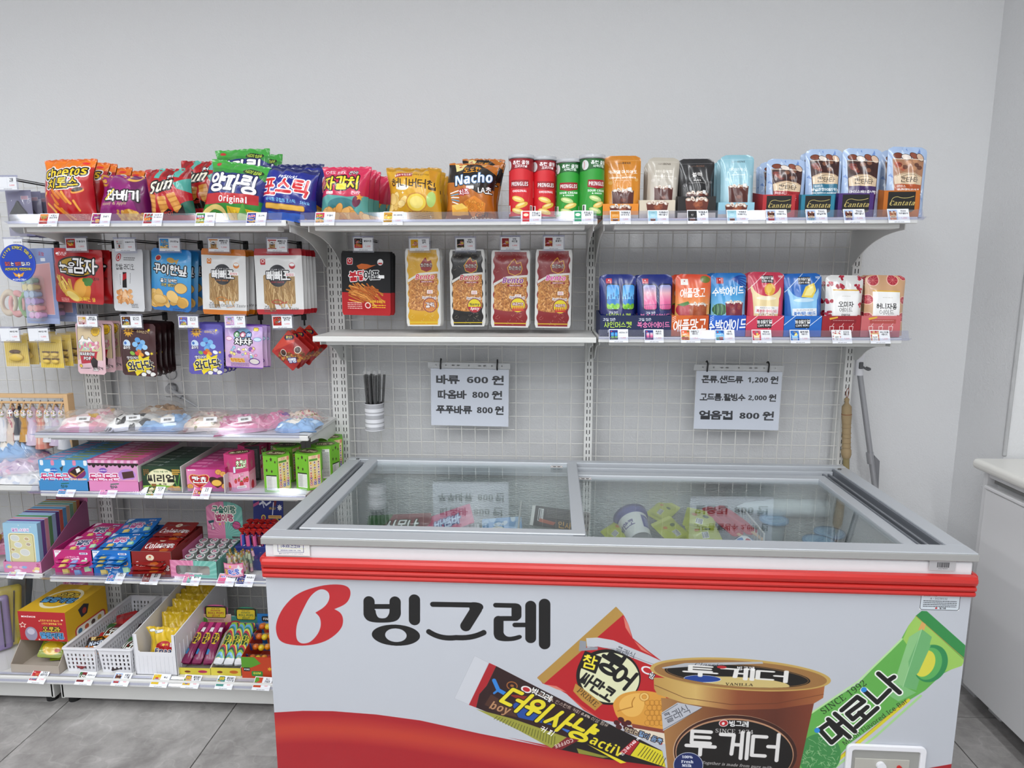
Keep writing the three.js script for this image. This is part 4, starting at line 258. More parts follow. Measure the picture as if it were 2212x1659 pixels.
D.rollA = (g, H) => { roll('#c25a8a', '#a3283a', ['#d8b0a0'])(g, H); Rc(g, '#d9b93a', 0, 62, 100, H - 62); El(g, '#5a9a3a', 10, 58, 14, 12); Pg(g, '#c22a6a', [0, 88, 30, 82, 60, 104, 90, 62, 100, 60, 100, 80, 66, 112, 34, 96, 0, 104]); Pg(g, '#3a5ab8', [24, 96, 50, 92, 62, 106, 40, 110]); fine(g, '#8a3a5a', 26, 52, 50, 2, 4); fine(g, '#4a2a1a', 12, H - 10, 50, 1, 3); };
D.rollB = (g, H) => { roll('#3a8a6a', '#2a5a3a', ['#3f8a80'])(g, H); for (const [c, d] of [['#b83a4a', 0], ['#e0cf5a', 5], ['#8fc04a', 10], ['#6aa8dc', 15]]) Cv(g, c, 5, [0, 56 + d, 20, 46 + d, 42, 66 + d, 64, 92 + d, 98, 66 + d]); fine(g, '#e0b0c0', 30, 56, 50, 2, 4); fine(g, '#16302a', 12, H - 10, 60, 1, 3); };
D.rollPackA = (g, H) => { Rc(g, '#7a1f4e', 0, 0, 100, H); Pg(g, '#c23a7a', [0, 0, 60, 0, 20, H * .5, 0, H * .5]); Pg(g, '#2a7ab0', [0, H * .64, 40, H * .7, 30, H * .8, 0, H * .78]); El(g, '#d8c02a', 50, H * .42, 40, H * .14); T(g, '롤팝', 50, H * .42, 30, { c: '#3a1a2a', w: .16 }); Rr(g, '#f0eeee', 56, H * .14, 34, H * .12, 2); };
D.rollPackB = (g, H) => { for (let i = 0; i < 22; i++) Cv(g, ['#3f8a80', '#e0cf5a', '#b83a4a', '#2f5a4a', '#8fc04a', '#6aa8dc'][i % 6], 9, [-10, i * 9 - 20, 40, i * 9 - 60, 110, i * 9 + 10]); El(g, '#d8c83a', 50, H * .45, 44, H * .12); T(g, '롤팝', 50, H * .45, 30, { c: '#2a4a2a', w: .16 }); Rc(g, '#d8dade', 0, H * .86, 100, H * .14); };
D.fruity = (g, H) => { Rc(g, '#c2401c', 0, 0, 100, H); Pg(g, '#5a9a2a', [0, 0, 40, 0, 60, H * .3, 30, H * .5, 0, H * .5]); Rr(g, '#171412', 6, H * .5, 20, 13, 3); T(g, 'FINI', 16, H * .5 + 6.5, 8, { c: '#fff' }); Rr(g, '#3a8a3a', 30, H * .66, 34, 18, 4); T(g, 'GUM', 47, H * .76, 10, { c: '#f4e04a' }); Star(g, '#e8b02a', 86, H * .55, 8, 6); };
D.fruityBack = (g, H) => { Rc(g, '#1f72b8', 0, 0, 100, H); Rr(g, '#1a1714', 20, 10, 40, 20, 6); T(g, 'FINI', 40, 20, 13, { c: '#fff' }); Ln(g, '#c8642a', 20, [30, 44, 56, H - 14]); for (let i = 0; i < 5; i++) El(g, ['#c8a02a', '#5a9a2a', '#c23a2a'][i % 3], 34 + i * 5, 44 + i * 12, 7); };
for (const k of ['dugBlue', 'dugPink', 'cereal', 'kancho', 'chewPink', 'chewBlue', 'cola', 'keyBox']) D[k] = on(75, D[k]);
// ice creams in the freezer
D.iceRed = (g, H) => { Rc(g, '#7a1a22', 0, 0, 100, H); Pg(g, '#3a6a3a', [0, 0, 40, 0, 30, H * .5, 0, H * .6]); T(g, '시모나', 56, H * .5, H * .42, { c: '#fff', o: '#2a3a1a', ow: .1, w: .16, sx: 1.1, skew: -.2 }); };
D.icePink = (g, H) => { Rc(g, '#c23a6a', 0, 0, 100, H); T(g, '바밤바', 56, H * .55, H * .4, { c: '#c8dcf4', o: '#23307a', ow: .1, w: .16, skew: -.2 }); Pg(g, '#e8e6e2', [0, 0, 14, 0, 12, H, 0, H]); };
D.iceBlack = (g, H) => { Rc(g, '#231e1c', 0, 0, 100, H); Rc(g, '#e2e0dc', 0, 0, 6, H); bars(g, 13, H * .15, 7, H * .55); fine(g, '#8a8682', 26, H * .14, 60, 5, H * .08); Pg(g, '#b8522a', [16, H * .6, 44, H * .7, 40, H * .86, 14, H * .76]); T(g, '인사이드', 72, H * .78, H * .3, { c: '#d8a03a', w: .14, sx: 1.1 }); };
D.iceLime = (g, H) => { Rc(g, '#b4bc3e', 0, 0, 100, H); Rc(g, '#c8cf6a', 0, 0, 100, H * .1); bars(g, 40, H * .55, 20, H * .2); El(g, '#3f5a24', 66, H * .36, 10, 8); El(g, '#c87a2a', 30, H * .36, 9, 8); fine(g, '#5a6420', 20, H * .82, 56, 3, 4); };
D.iceStick = (g, H) => { Rc(g, '#b8242a', 0, 0, 100, H); Rc(g, '#c2484a', 20, 0, 16, H); };
D.cupLabel = (g, H) => { Rc(g, '#e8e9e6', 0, 0, 100, H); Rc(g, '#4a4f94', 6, H * .25, 30, H * .5); fine(g, '#d0d4f0', 9, H * .35, 22, 6, H * .06); bars(g, 44, H * .3, 14, H * .3); Rc(g, '#4a4f94', 0, H * .04, 100, H * .1); T(g, '더블비얀코', 76, H * .5, H * .22, { c: '#4a3f84', w: .15, sx: .8 }); };
D.colLabel = (g, H) => { Rc(g, '#f0f0ee', 0, 0, 100, H); for (const [x, c] of [[10, '#3a78c0'], [30, '#c23a44'], [52, '#3a78c0'], [72, '#c23a44'], [90, '#2a3a6a']]) El(g, c, x, H * .4, 8, H * .2); T(g, '설레임', 50, H * .75, H * .3, { c: '#2a3a6a', w: .16 }); };
D.iceLid = (g, H) => { Rc(g, '#8fb8d4', 0, 0, 100, H); El(g, null, 50, 50, 44, 44, 0, '#5a8ab8', 3); El(g, null, 50, 50, 32, 32, 0, '#6f9cc4', 2); T(g, '얼음컵', 50, 50, 16, { c: '#4a78a8', w: .12 }); };
// hung price sheets
const TF = (g, str, x0, x1, y, s, o) => { g.font = 'bold 100px sans-serif'; const n = [...str].reduce((a, ch) => a + (ch.charCodeAt(0) >= 0xac00 ? 1.04 : g.measureText(ch).width / 98), 0); T(g, str, (x0 + x1) / 2, y, s, { ...o, sx: (x1 - x0) / (n * s) }); };
const sheet = (rows) => (g, H) => { Rc(g, '#d6dbe6', 0, 0, 100, H); for (const [a, x0, x1, b, x2, x3, x4, x5, y, s] of rows) for (const [t, p, q] of [[a, x0, x1], [b, x2, x3], ['원', x4, x5]]) TF(g, t, p, q, y, s, { c: '#26282e', w: .155, o: '#666a74', ow: .012, cap: 'butt' }); };
D.sheetA = sheet([['바류', 7, 37, '600', 46, 74, 79, 94, 14, 10.6], ['따옴바', 9, 46, '800', 53, 75, 79, 92, 33, 10], ['쭈쭈바류', 7, 53, '800', 59, 80, 83, 94, 52.5, 10]]);
D.sheetB = sheet([['콘류,샌드류', 7, 55, '1,200', 60, 84, 87, 96, 10, 8], ['고드름,팥빙수', 6, 59, '2,000', 62, 84, 86.5, 95, 31, 7.8], ['얼음컵', 6, 46, '800', 53, 77, 81, 94, 52.5, 9.6]]);
// price tags: a small picture of the goods, their name, the price
const tagFace = (pic, l1, l2, price) => (g, H) => { Rc(g, '#eef0f5', 0, 0, 100, H); g.save(); g.beginPath(); g.rect(4, 5, 42, 52); g.clip(); g.translate(4, 5); g.scale(.42, .42); if (pic) pic(g, 124); g.restore(); Ln(g, '#c4c9d4', .7, [50, 4, 50, 60]); Ln(g, '#c4c9d4', .7, [50, 34, 98, 34]); Ln(g, '#c4c9d4', .7, [2, 60, 98, 60]); const n = Math.max(l1.length, l2.length), s = n > 4 ? 44 / n / 1.06 : 10; T(g, l1, 74, l2 ? 12 : 19, s, { c: '#1c1d22', w: .12 }); if (l2) T(g, l2, 74, 24, s, { c: '#1c1d22', w: .12 }); T(g, price, 74, 48, 11, { c: '#d8434c', bold: false }); T(g, 'self cash snack', 50, 68, 6, { c: '#3a3c44' }); };

// ---------------------------------------------------------------- packet shapes (base centre at the origin, front towards +z)
// two sheets sealed round the edge: fn(u, v) with u -1..1 across and v 0..1 upwards gives [x, y, front z, back z]
function sheets(nx, ny, fn) {
  const pos = [], uv = [], idx = [];
  for (const side of [0, 1]) {
    const base = pos.length / 3;
    for (let j = 0; j <= ny; j++) for (let i = 0; i <= nx; i++) { const u = i / nx * 2 - 1, v = j / ny, p = fn(u, v); pos.push(p[0], p[1], side ? p[3] : p[2]); uv.push(side ? 1 - i / nx : i / nx, v); }
    for (let j = 0; j < ny; j++) for (let i = 0; i < nx; i++) { const a = base + j * (nx + 1) + i, b = a + 1, c = a + nx + 1, d = c + 1; side ? idx.push(a, c, b, b, c, d) : idx.push(a, b, c, b, d, c); }
  }
  const g = new THREE.BufferGeometry(); g.setAttribute('position', new THREE.Float32BufferAttribute(pos, 3)); g.setAttribute('uv', new THREE.Float32BufferAttribute(uv, 2)); g.setIndex(idx); g.computeVertexNormals();
  return g;
}
// a pillow bag of crisps with crimped seals at top and bottom
function bagGeo(w, h, d, c, seed = 1, { seal = .075, lean = 0 } = {}) {
  return into(sheets(30, 34, (u, v) => {
    const e = Math.min(v, 1 - v), s = Math.min(1, Math.max(0, (e - seal * .55) / .42)), puff = Math.pow(Math.sin(s * Math.PI / 2), .62), ed = Math.pow(Math.max(0, 1 - Math.pow(Math.abs(u), 2.6)), .62);
    const t = Math.max(.0008, d / 2 * puff * ed), n = noise(u * 3 + seed * 7, v * 3 + seed) - .5, fold = Math.exp(-Math.max(0, e - seal) * 9) * Math.sin(u * 13 + seed * 2 + 3 * noise(u * 2, v, seed)) * Math.min(1, e / seal);
    const crimp = e < seal ? Math.sin(v * h * 2600) * .0004 : 0, cr = (noise(u * 7 + seed, v * 9, seed) - .5) * .006 * ed * Math.min(1, s * 3), bend = (n * .012 + lean * v * v);
    const hw = w / 2 * (1 - .085 * puff + .012 * Math.sin(v * 9 + seed)), zig = v < .001 || v > .999 ? (Math.abs(u * 22 % 2) - .5) * .0016 : 0;
    return [u * hw + .004 * Math.sin(v * 5 + seed), v * h + zig - .008 * puff * Math.abs(u) * 0, bend + t + fold * .0042 * (.4 + ed) + cr + crimp, bend - t - fold * .003 + cr + crimp];
  }), c);
}
// a stand-up pouch: full at the bottom, flat and rounded at the top
function pouchGeo(w, h, d, c, seed = 1, { r = .016, bow = 0 } = {}) {
  return into(sheets(20, 30, (u, v) => {
    const y = v * h, up = h - y, cut = up < r ? r - Math.sqrt(Math.max(0, r * r - (r - up) * (r - up))) : 0, hw = w / 2 - cut;
    const full = Math.pow(Math.max(0, 1 - Math.pow(v, 2.2)), .8) * (1 - .25 * Math.pow(1 - v, 6)), ed = Math.pow(Math.max(0, 1 - Math.pow(Math.abs(u), 3)), .7), cr = (noise(u * 4 + seed * 3, v * 6, seed) - .5) * .007 * ed * (.3 + .7 * Math.sin(v * 3.1)) + Math.sin(u * 9 + v * 6 + seed) * .0014 * ed * Math.sin(v * 3.1);
    const t = Math.max(.0007, d / 2 * full * ed), b = bow * v * v + (noise(v * 2.5, seed) - .5) * .008 * v;
    return [u * hw * (1 - .05 * full * Math.sin(v * 3.1)), y, b + t + cr, b - t + cr];
  }), c);
}
// a flat sachet that hangs from its top edge
function sachetGeo(w, h, d, c, seed = 1, r = .004) {
  return into(sheets(16, 22, (u, v) => {
    const e = Math.min(v, 1 - v) * h, cut = e < r ? r - Math.sqrt(Math.max(0, r * r - (r - e) * (r - e))) : 0, s = Math.min(1, Math.max(0, e - .014) / .03), ed = Math.pow(Math.max(0, 1 - Math.pow(Math.abs(u), 4)), .8), t = Math.max(.0006, d / 2 * Math.sin(s * 1.57) * ed);
    const cr = (noise(u * 4 + seed * 5, v * 5, seed) - .5) * .005 * ed * s, b = (noise(v * 2, seed * 3) - .5) * .006;
    return [u * (w / 2 - cut), v * h, b + t + cr, b - t + cr];
  }), c);
}
function quad(a, b, c, d, cl) {                                   // corners anticlockwise from the lower left one
  const g = new THREE.BufferGeometry(); g.setAttribute('position', new THREE.Float32BufferAttribute([...a, ...b, ...c, ...a, ...c, ...d], 3)); g.setAttribute('uv', new THREE.Float32BufferAttribute([0, 0, 1, 0, 1, 1, 0, 0, 1, 1, 0, 1], 2)); g.computeVertexNormals();
  return cl ? into(g, cl) : g;
}
// a printed box; any face left out takes a plain colour
function cartonGeo(w, h, d, front, { side, top, back, plain = '#ccc', left } = {}) {
  const p = front.p, x = w / 2, z = d / 2, sw = swatch(p, plain), f = (q) => q ?? sw;
  return mergeGeometries([quad([-x, 0, z], [x, 0, z], [x, h, z], [-x, h, z], front), quad([x, 0, -z], [-x, 0, -z], [-x, h, -z], [x, h, -z], f(back)), quad([x, 0, z], [x, 0, -z], [x, h, -z], [x, h, z], f(side)), quad([-x, 0, -z], [-x, 0, z], [-x, h, z], [-x, h, -z], f(left ?? side)), quad([-x, h, z], [x, h, z], [x, h, -z], [-x, h, -z], f(top)), quad([-x, 0, -z], [x, 0, -z], [x, 0, z], [-x, 0, z], sw)]);
}
// printed on its front face only; the rest of the slab is plain
function plateGeo(w, h, t, front, plain = '#eceef2') { return cartonGeo(w, h, t, front, { plain }); }
// an open display tray: front panel, sloping sides, back panel, floor
function makeTray(name, label, { w, h, d, hb = h * 1.5, front, color, inner = color, at, turn = 0, category = 'display tray', mid }) {
  const t = thing(name, label, category, at, turn), th = .0022, m = mat(front.p, 'card'), sw = swatch(front.p, color), wash = (g) => into(g, sw), x = w / 2;
  part('front_panel', plateGeo(w, h, th, front, inner), m, t, [0, 0, d - th / 2]);
  const sd = shapeOf([[0, 0], [d - th, 0], [d - th, h], [mid ?? d * .35, hb], [0, hb]]);
  for (const s of [-1, 1]) { const g = slab(sd, th).rotateY(-Math.PI / 2).translate(s > 0 ? x : -x + th, 0, 0); wash(g); part('side_panel', g, m, t); }
  part('back_panel', wash(box(w - 2 * th, hb, th, 0, hb / 2, th / 2)), m, t);
  part('floor_panel', wash(box(w - 2 * th, th, d - 2 * th, 0, th / 2, d / 2)), m, t);
  return t;
}
const texCell = (key, w, h) => (cells[key + w + h] ??= cell(w, h, D[key])), cells = {};
const tone = (hex, k) => { const c = new THREE.Color(hex).multiplyScalar(k); return '#' + c.getHexString(); };
// ---------------------------------------------------------------- shared materials
function grainTexture(size, fn) { const data = new Uint8Array(size * size * 4); for (let y = 0; y < size; y++) for (let x = 0; x < size; x++) { const v = Math.max(0, Math.min(255, fn(x, y) * 255)); data.set([v, v, v, 255], (y * size + x) * 4); } const t = new THREE.DataTexture(data, size, size); t.wrapS = t.wrapT = THREE.RepeatWrapping; t.magFilter = THREE.LinearFilter; t.needsUpdate = true; return t; }
const tileNoise = (x, y, per, z) => { const X = Math.floor(x), Y = Math.floor(y), fx = x - X, fy = y - Y, u = fx * fx * (3 - 2 * fx), v = fy * fy * (3 - 2 * fy), h = (i, j) => hash3((X + i) % per, (Y + j) % per, z); return (h(0, 0) * (1 - u) + h(1, 0) * u) * (1 - v) + (h(0, 1) * (1 - u) + h(1, 1) * u) * v; };
const plaster = grainTexture(512, (x, y) => .35 * tileNoise(x / 4, y / 4, 128, 1) + .4 * tileNoise(x / 8, y / 8, 64, 2) + .25 * tileNoise(x / 32, y / 32, 16, 3));
plaster.repeat.set(3, 3);
const M = {
  wall: STD(new THREE.Color().setRGB(.72, .725, .735), .8, { bumpMap: plaster, bumpScale: .0012 }), ceiling: STD(new THREE.Color().setRGB(.86, .86, .86), .9),
  steel: PHY(new THREE.Color().setRGB(.74, .74, .72), .38), nearBlack: STD(new THREE.Color().setRGB(.03, .03, .03), .7), wire: STD(new THREE.Color().setRGB(.74, .73, .7), .4),
  chrome: STD(0x8d8d90, .28, { metalness: 1 }), blackWire: STD(0x1c1b1d, .4), clear: PHY(0xffffff, .06, { transmission: 1, thickness: 0, ior: 1.49 }), acrylic: PHY(0xf2f3fa, .1, { transmission: .96, thickness: 0, ior: 1.5 }),
  film: PHY(0xffffff, .12, { transmission: .95, thickness: 0, ior: 1.5, side: THREE.DoubleSide }), alu: STD(new THREE.Color().setRGB(.56, .585, .62), .42, { metalness: .35 }), aluDark: STD(new THREE.Color().setRGB(.22, .235, .26), .4, { metalness: .5 }),
  enamel: PHY(new THREE.Color().setRGB(.8, .81, .83), .3, { clearcoat: .3, clearcoatRoughness: .2 }), red: PHY(new THREE.Color().setRGB(.55, .018, .014), .34, { clearcoat: .25, clearcoatRoughness: .3 }), gasket: STD(0x17181a, .6),
  white: STD(new THREE.Color().setRGB(.82, .82, .83), .45), whitePlastic: PHY(new THREE.Color().setRGB(.82, .82, .86), .4), pine: STD(0xd6b184, .55), glass: PHY(new THREE.Color().setRGB(.93, .96, .96), .01, { transmission: 1, thickness: 0, ior: 1.9 }),
};
M.card = STD(0xb3a89c, .8); M.tape = M.clear;

// ---------------------------------------------------------------- the room
{
  const { x0, x1, z0, z1 } = ROOM, W = x1 - x0, DZ = z1 - z0, t = .12, xm = (x0 + x1) / 2, zm = (z0 + z1) / 2;
  const uvm = (g, s = 1) => { const p = g.attributes.position, n = g.attributes.normal, a = g.attributes.uv; for (let i = 0; i < a.count; i++) { const ax = Math.abs(n.getX(i)), ay = Math.abs(n.getY(i)); ax > .5 ? a.setXY(i, p.getZ(i) * s, p.getY(i) * s) : ay > .5 ? a.setXY(i, p.getX(i) * s, p.getZ(i) * s) : a.setXY(i, p.getX(i) * s, p.getY(i) * s); } return g; };
  struct('wall_back', uvm(box(W + 2 * t, CEIL, t, xm, CEIL / 2, z0 - t / 2)), M.wall);
  struct('wall_left', uvm(box(t, CEIL, DZ, x0 - t / 2, CEIL / 2, zm)), M.wall);
  struct('wall_front', uvm(box(W + 2 * t, CEIL, t, xm, CEIL / 2, z1 + t / 2)), M.wall);
  // the corner beside the counter: a pier that stands out of the side wall, and the wall face that the counter butts against
  struct('wall_right', uvm(box(t, CEIL, DZ, x1 + t / 2, CEIL / 2, zm)), M.wall);
  struct('wall_right_pier', uvm(box(x1 - 2.214, CEIL, .25, (x1 + 2.214) / 2, CEIL / 2, z0 + .125)), M.wall);
  struct('trim_1', rbox(.012, CEIL - .87, .012, .005, 2.216, .87 + (CEIL - .87) / 2, z0 + .25, 3), M.wall);
  struct('ceiling', box(W + 2 * t, t, DZ + 2 * t, xm, CEIL + t / 2, zm), M.ceiling);
  // floor: a screed and its tiles
  const floor = struct('floor', box(W + 2 * t, t, DZ + 2 * t, xm, -t / 2 - .006, zm), STD(0x1d1b1a, .9));
  const tc = document.createElement('canvas'); tc.width = tc.height = 512; const g = tc.getContext('2d'), im = g.createImageData(512, 512);
  for (let y = 0; y < 512; y++) for (let x = 0; x < 512; x++) { let v = 0; for (const [s, k] of [[90, .34], [38, .26], [15, .2], [6, .12], [2.2, .08]]) v += k * noise(x / s + 3 * noise(x / 60, y / 60, 4), y / s, s); const vein = Math.abs(noise(x / 26 + 5, y / 22, 9) - .5) < .025 ? .035 : 0; const q = 160 + (v - .5) * 84 + vein * 255; const i = (y * 512 + x) * 4; im.data[i] = q + 2; im.data[i + 1] = q - 1; im.data[i + 2] = q - 3; im.data[i + 3] = 255; }
  g.putImageData(im, 0, 0);
  const tex = new THREE.CanvasTexture(tc); tex.colorSpace = THREE.SRGBColorSpace; tex.magFilter = THREE.LinearFilter; tex.wrapS = tex.wrapT = THREE.RepeatWrapping;
  const S = .59, X0 = -.35 - 5 * S, Z0 = .285 - S, base = rbox(S - .0035, .012, S - .0035, .0012, 0, 0, 0, 1), vars = [];
  for (let k = 0; k < 4; k++) { const q = base.clone(), p = q.attributes.position, a = q.attributes.uv, off = [k * .37, k * .61]; for (let i = 0; i < a.count; i++) a.setXY(i, p.getX(i) * (k % 2 ? -1 : 1) + off[0], p.getZ(i) + off[1]); vars.push(q); }
  const tm = STD(0xffffff, .5, { map: tex });
  for (let i = 0; i < 11; i++) for (let j = 0; j < 10; j++) part('tile', vars[(i * 3 + j * 5) % 4], tm, floor, [X0 + (i + .5) * S, -.006, Z0 + (j + .5) * S]);
}
// ceiling lamps: long diffusers, each with its own area light just below
{
  const w = .135, l = 1.2, glow = STD(0xffffff, .5, { emissive: LAMP_COLOR, emissiveIntensity: 4 });
  LAMP_Z.forEach((z, j) => LAMP_X.forEach((x, i) => {
    const t = thing('ceiling_lamp', `${['first', 'second', 'third', 'fourth', 'fifth'][i]} ceiling lamp from the toy stand in the ${['row above the shelves', 'middle row', 'row furthest from the shelves'][j]}`, 'ceiling lamp', [x, CEIL, z], 0);
    part('housing', box(w + .03, .03, l + .03, 0, -.016, 0), M.white, t);
    part('diffuser', box(w, .01, l, 0, -.035, 0), glow, t);
    const L = new THREE.RectAreaLight(LAMP_COLOR, LAMP_POWER, w, l); L.position.set(0, -.045, 0); L.rotation.x = -Math.PI / 2; t.add(L);
  }));
}
// ---------------------------------------------------------------- the wall shelving
const UP = [[-.992, 'on the toy stand side of the join by the potato sticks'], [-.9645, 'on the snack side of the join by the potato sticks'], [-.0595, 'on the snack side of the join by the black jerky'], [-.031, 'on the freezer side of the join by the black jerky'], [.8625, 'standing between the two price sheets'], [1.768, 'standing beside the hung broom']];
{
  const s = shapeOf([[-.0145, 0], [.0145, 0], [.0145, 1.78], [-.0145, 1.78]]);
  for (let k = 0; k < 70; k++) for (const x of [-.0068, .0038]) holeRect(s, x, .02 + k * .025, .003, .0152);
  for (let k = 0; k < 17; k++) holeRect(s, -.0012, .0665 + k * .1, .0024, .003);
  const face = slab(s, .0015), body = merge([box(.0015, 1.78, .06, -.01375, .89, -.0305), box(.0015, 1.78, .06, .01375, .89, -.0305), box(.029, 1.78, .0015, 0, .89, -.061)]);
  const slot_shade = box(.0255, 1.778, .004, 0, .889, -.003), foot = cyl(.017, .02, 0, -.008, -.03, 20);  // near-black insert behind the slots: shade of the hollow channel put into colour
  let first;
  UP.forEach(([x, where], i) => {
    const pos = [x, .02, .0105];
    if (first) { copyOf(first, 'slotted white steel upright ' + where, pos); return; }
    first = thing('shelf_upright', 'slotted white steel upright ' + where, 'upright', pos, 0, 'slotted uprights of the wall shelving');
    part('face', face, M.steel, first); part('channel', body, M.steel, first); part('slot_shade', slot_shade, M.nearBlack, first); part('foot', foot, M.gasket, first);
  });
}
function wirePanel(label, x0, cols, rows) {
  const t = thing('wire_grid', label, 'wire grid', [x0, 0, 0], 0), y1 = rows[0] + .022, y0 = rows[rows.length - 1] - .022, w = (cols - 1) * .05, r = .0017;
  const v = cyl(r, y1 - y0, 0, (y1 + y0) / 2, 0, 6), h = cyl(r, w + .034, 0, 0, 0, 6).rotateZ(Math.PI / 2).translate(w / 2, 0, -.0034);
  for (let i = 0; i < cols; i++) part('vertical_wire', v, M.wire, t, [i * .05, 0, 0]);
  for (const y of rows) part('horizontal_wire', h, M.wire, t, [0, y, 0]);
}
const rowsOf = (top, n) => Array.from({ length: n }, (_, i) => top - .05 * i);
wirePanel('white wire grid behind the hair clips and toys', -1.87, 18, rowsOf(1.771, 35));
wirePanel('white wire grid behind the hanging snacks and boxed sweets', -.938, 18, rowsOf(1.771, 35));
wirePanel('white wire grid behind the squid snacks and straw holder', 0, 18, rowsOf(1.8, 25));
wirePanel('white wire grid behind the drink pouches and broom side sheet', .893, 18, rowsOf(1.8035, 25));
// a shelf: deck, front edge, rail under it, two brackets and a clear price strip
const shelves = {};
function shelf(key, label, { x0, x1, y, z, strip = true, lipH = .018, stripH = .03, tilt = .4, bh = .12, sx0 = x0, sx1 = x1, bz = z - .05 }) {
  const t = thing('shelf', label, 'shelf', [(x0 + x1) / 2, y, 0], 0), w = x1 - x0;
  part('deck', rbox(w, .012, z - .012, .002, 0, -.006, (z - .012) / 2 + .01), M.steel, t);
  part('front_edge', rbox(w, lipH, .014, .003, 0, -lipH / 2, z - .007), M.steel, t);
  part('under_rail', rbox(w - .07, .014, .05, .003, 0, -lipH - .005, z - .05), M.steel, t);
  const b = new THREE.Shape(); b.moveTo(.014, 0); b.lineTo(bz, 0); b.lineTo(bz, -.02); b.quadraticCurveTo(bz * .5, -.024, .07, -bh * .78); b.quadraticCurveTo(.045, -bh * .95, .03, -bh); b.lineTo(.014, -bh); b.closePath();
  const bg = slab(b, .003).rotateY(-Math.PI / 2);
  for (const s of [-1, 1]) part('bracket', bg, M.steel, t, [s * (w / 2 - .008) + .0015, -.012, 0]);
  if (strip) { const sw = sx1 - sx0, g = merge([box(sw, stripH, .0012, 0, stripH / 2, 0), box(sw, .0012, .02, 0, 0, .004)]); part('price_strip', g, M.acrylic, t, [(sx0 + sx1) / 2 - (x0 + x1) / 2, -.001 - lipH * .3, z + .002], [-tilt, 0, 0]); }
  shelves[key] = { x0, x1, y, z, tilt, stripH, lipH };
  return t;
}
shelf('topL', 'white top shelf carrying the chip bags above the hanging snacks', { x0: -.915, x1: -.062, y: 1.62, z: .4, sx1: -.075 });
shelf('topM', 'white top shelf carrying yellow chip bags and round chip cans', { x0: -.02, x1: .853, y: 1.62, z: .4, sx1: .85 });
shelf('topR', 'white top shelf carrying the iced coffee pouches', { x0: .868, x1: 1.75, y: 1.62, z: .4, sx1: 1.765 });
shelf('midM', 'empty white shelf below the hanging squid snacks', { x0: -.035, x1: .864, y: 1.268, z: .3, strip: false, bh: .1 });
shelf('midR', 'white shelf carrying the fruit ade pouches', { x0: .87, x1: 1.79, y: 1.27, z: .3, sx1: 1.81, bh: .09 });
shelf('L1', 'white shelf carrying bagged doll clothes', { x0: -.985, x1: -.062, y: .945, z: .31, bh: .1, sx0: -.99, sx1: -.09 });
shelf('L2', 'white shelf carrying the boxed cookies and green hexagonal boxes', { x0: -.955, x1: -.065, y: .758, z: .35, bh: .1, sx0: -.99, tilt: .7 });
shelf('L3', 'white shelf carrying jelly trays and the candy tub', { x0: -.95, x1: -.065, y: .462, z: .36, bh: .1, sx0: -.975, tilt: .8 });
shelf('LL2', 'white shelf carrying the bagged blue plush clothes', { x0: -1.92, x1: -1.0, y: .758, z: .3, bh: .1, strip: false });
shelf('LL3', 'white shelf carrying the pastel sticker card display', { x0: -1.92, x1: -.99, y: .462, z: .34, bh: .1, tilt: .8, sx1: -1.02 });
// the base units on the floor
function baseUnit(label, x0, x1) {
  const t = thing('base_unit', label, 'base unit', [(x0 + x1) / 2, 0, 0], 0), w = x1 - x0;
  part('base_deck', rbox(w, .014, .42, .003, 0, .133, .215), M.steel, t);
  part('front_edge', rbox(w, .026, .016, .004, 0, .127, .422), M.steel, t);
  part('kick_panel', rbox(w - .01, .088, .01, .002, 0, .066, .36), M.steel, t);
  part('kick_rail', rbox(w - .03, .012, .02, .004, 0, .106, .368), M.steel, t);
  for (const s of [-1, 1]) { part('end_post', rbox(.012, .1, .36, .002, s * (w / 2 - .008), .07, .185), M.steel, t); part('foot', cyl(.018, .02, s * (w / 2 - .03), .01, .34, 18), M.gasket, t); }
  part('price_strip', box(w, .03, .0012, 0, .015, 0), M.acrylic, t, [0, .126, .436], [-.9, 0, 0]);
  shelves[label.includes('baskets') ? 'baseL' : 'baseLL'] = { x0, x1, y: .14, z: .43, tilt: .9, stripH: .03, lipH: .026 };
}
baseUnit('white base unit with the baskets and roll candy displays on it', -.955, -.062);
baseUnit('white base unit with the pencil cases and yellow toy box on it', -1.92, -.975);

// ---------------------------------------------------------------- goods on the shelves
const place = (k, n) => (n === 1 ? '' : k === 0 ? ', front one of its row' : k === n - 1 && n > 2 ? ', last one at the back of its row' : `, ${ORD[k]} from the front of its row`);
// chip bags: a row of n that goes back from the front one
function bagRow(key, sh, px, zf, label, { n = 1, dz = .06, d = .07, lean = .1, rz = 0, ry = 0, seed = 1, dx = 0, dh = 0, jig = 1 } = {}) {
  const s = span(...px, zf), S = shelves[sh], h = s.top - S.y + .004, w = s.w, c = texCell(key, 256, Math.min(360, Math.round(256 * h / w))), r = rng(seed + 40);
  const first = whole('chip_bag', bagGeo(w, h, d, c, seed), mat(c.p, 'foil'), label + place(0, n), 'chip bag', [s.x, S.y + .001, zf - d / 2], [-lean, ry, rz], label + ' row');
  for (let k = 1; k < n; k++) copyOf(first, label + place(k, n), [s.x + dx * k + (r() - .5) * .012 * jig, S.y + .001, zf - d / 2 - dz * k], [-lean * (1 - k * .12) + (r() - .5) * .05, ry + (r() - .5) * .14 * jig, rz + (r() - .5) * .09 * jig]);
}
bagRow('cheese', 'topL', [73, 340, 188, 480], .36, 'orange topped red bag of cheese corn sticks', { n: 5, dz: .062, rz: .035, seed: 3, d: .085 });
bagRow('twist', 'topL', [186, 374, 303, 480], .36, 'purple bag of honey twist snacks', { n: 3, dz: .075, rz: -.05, seed: 5, lean: .2, d: .09 });
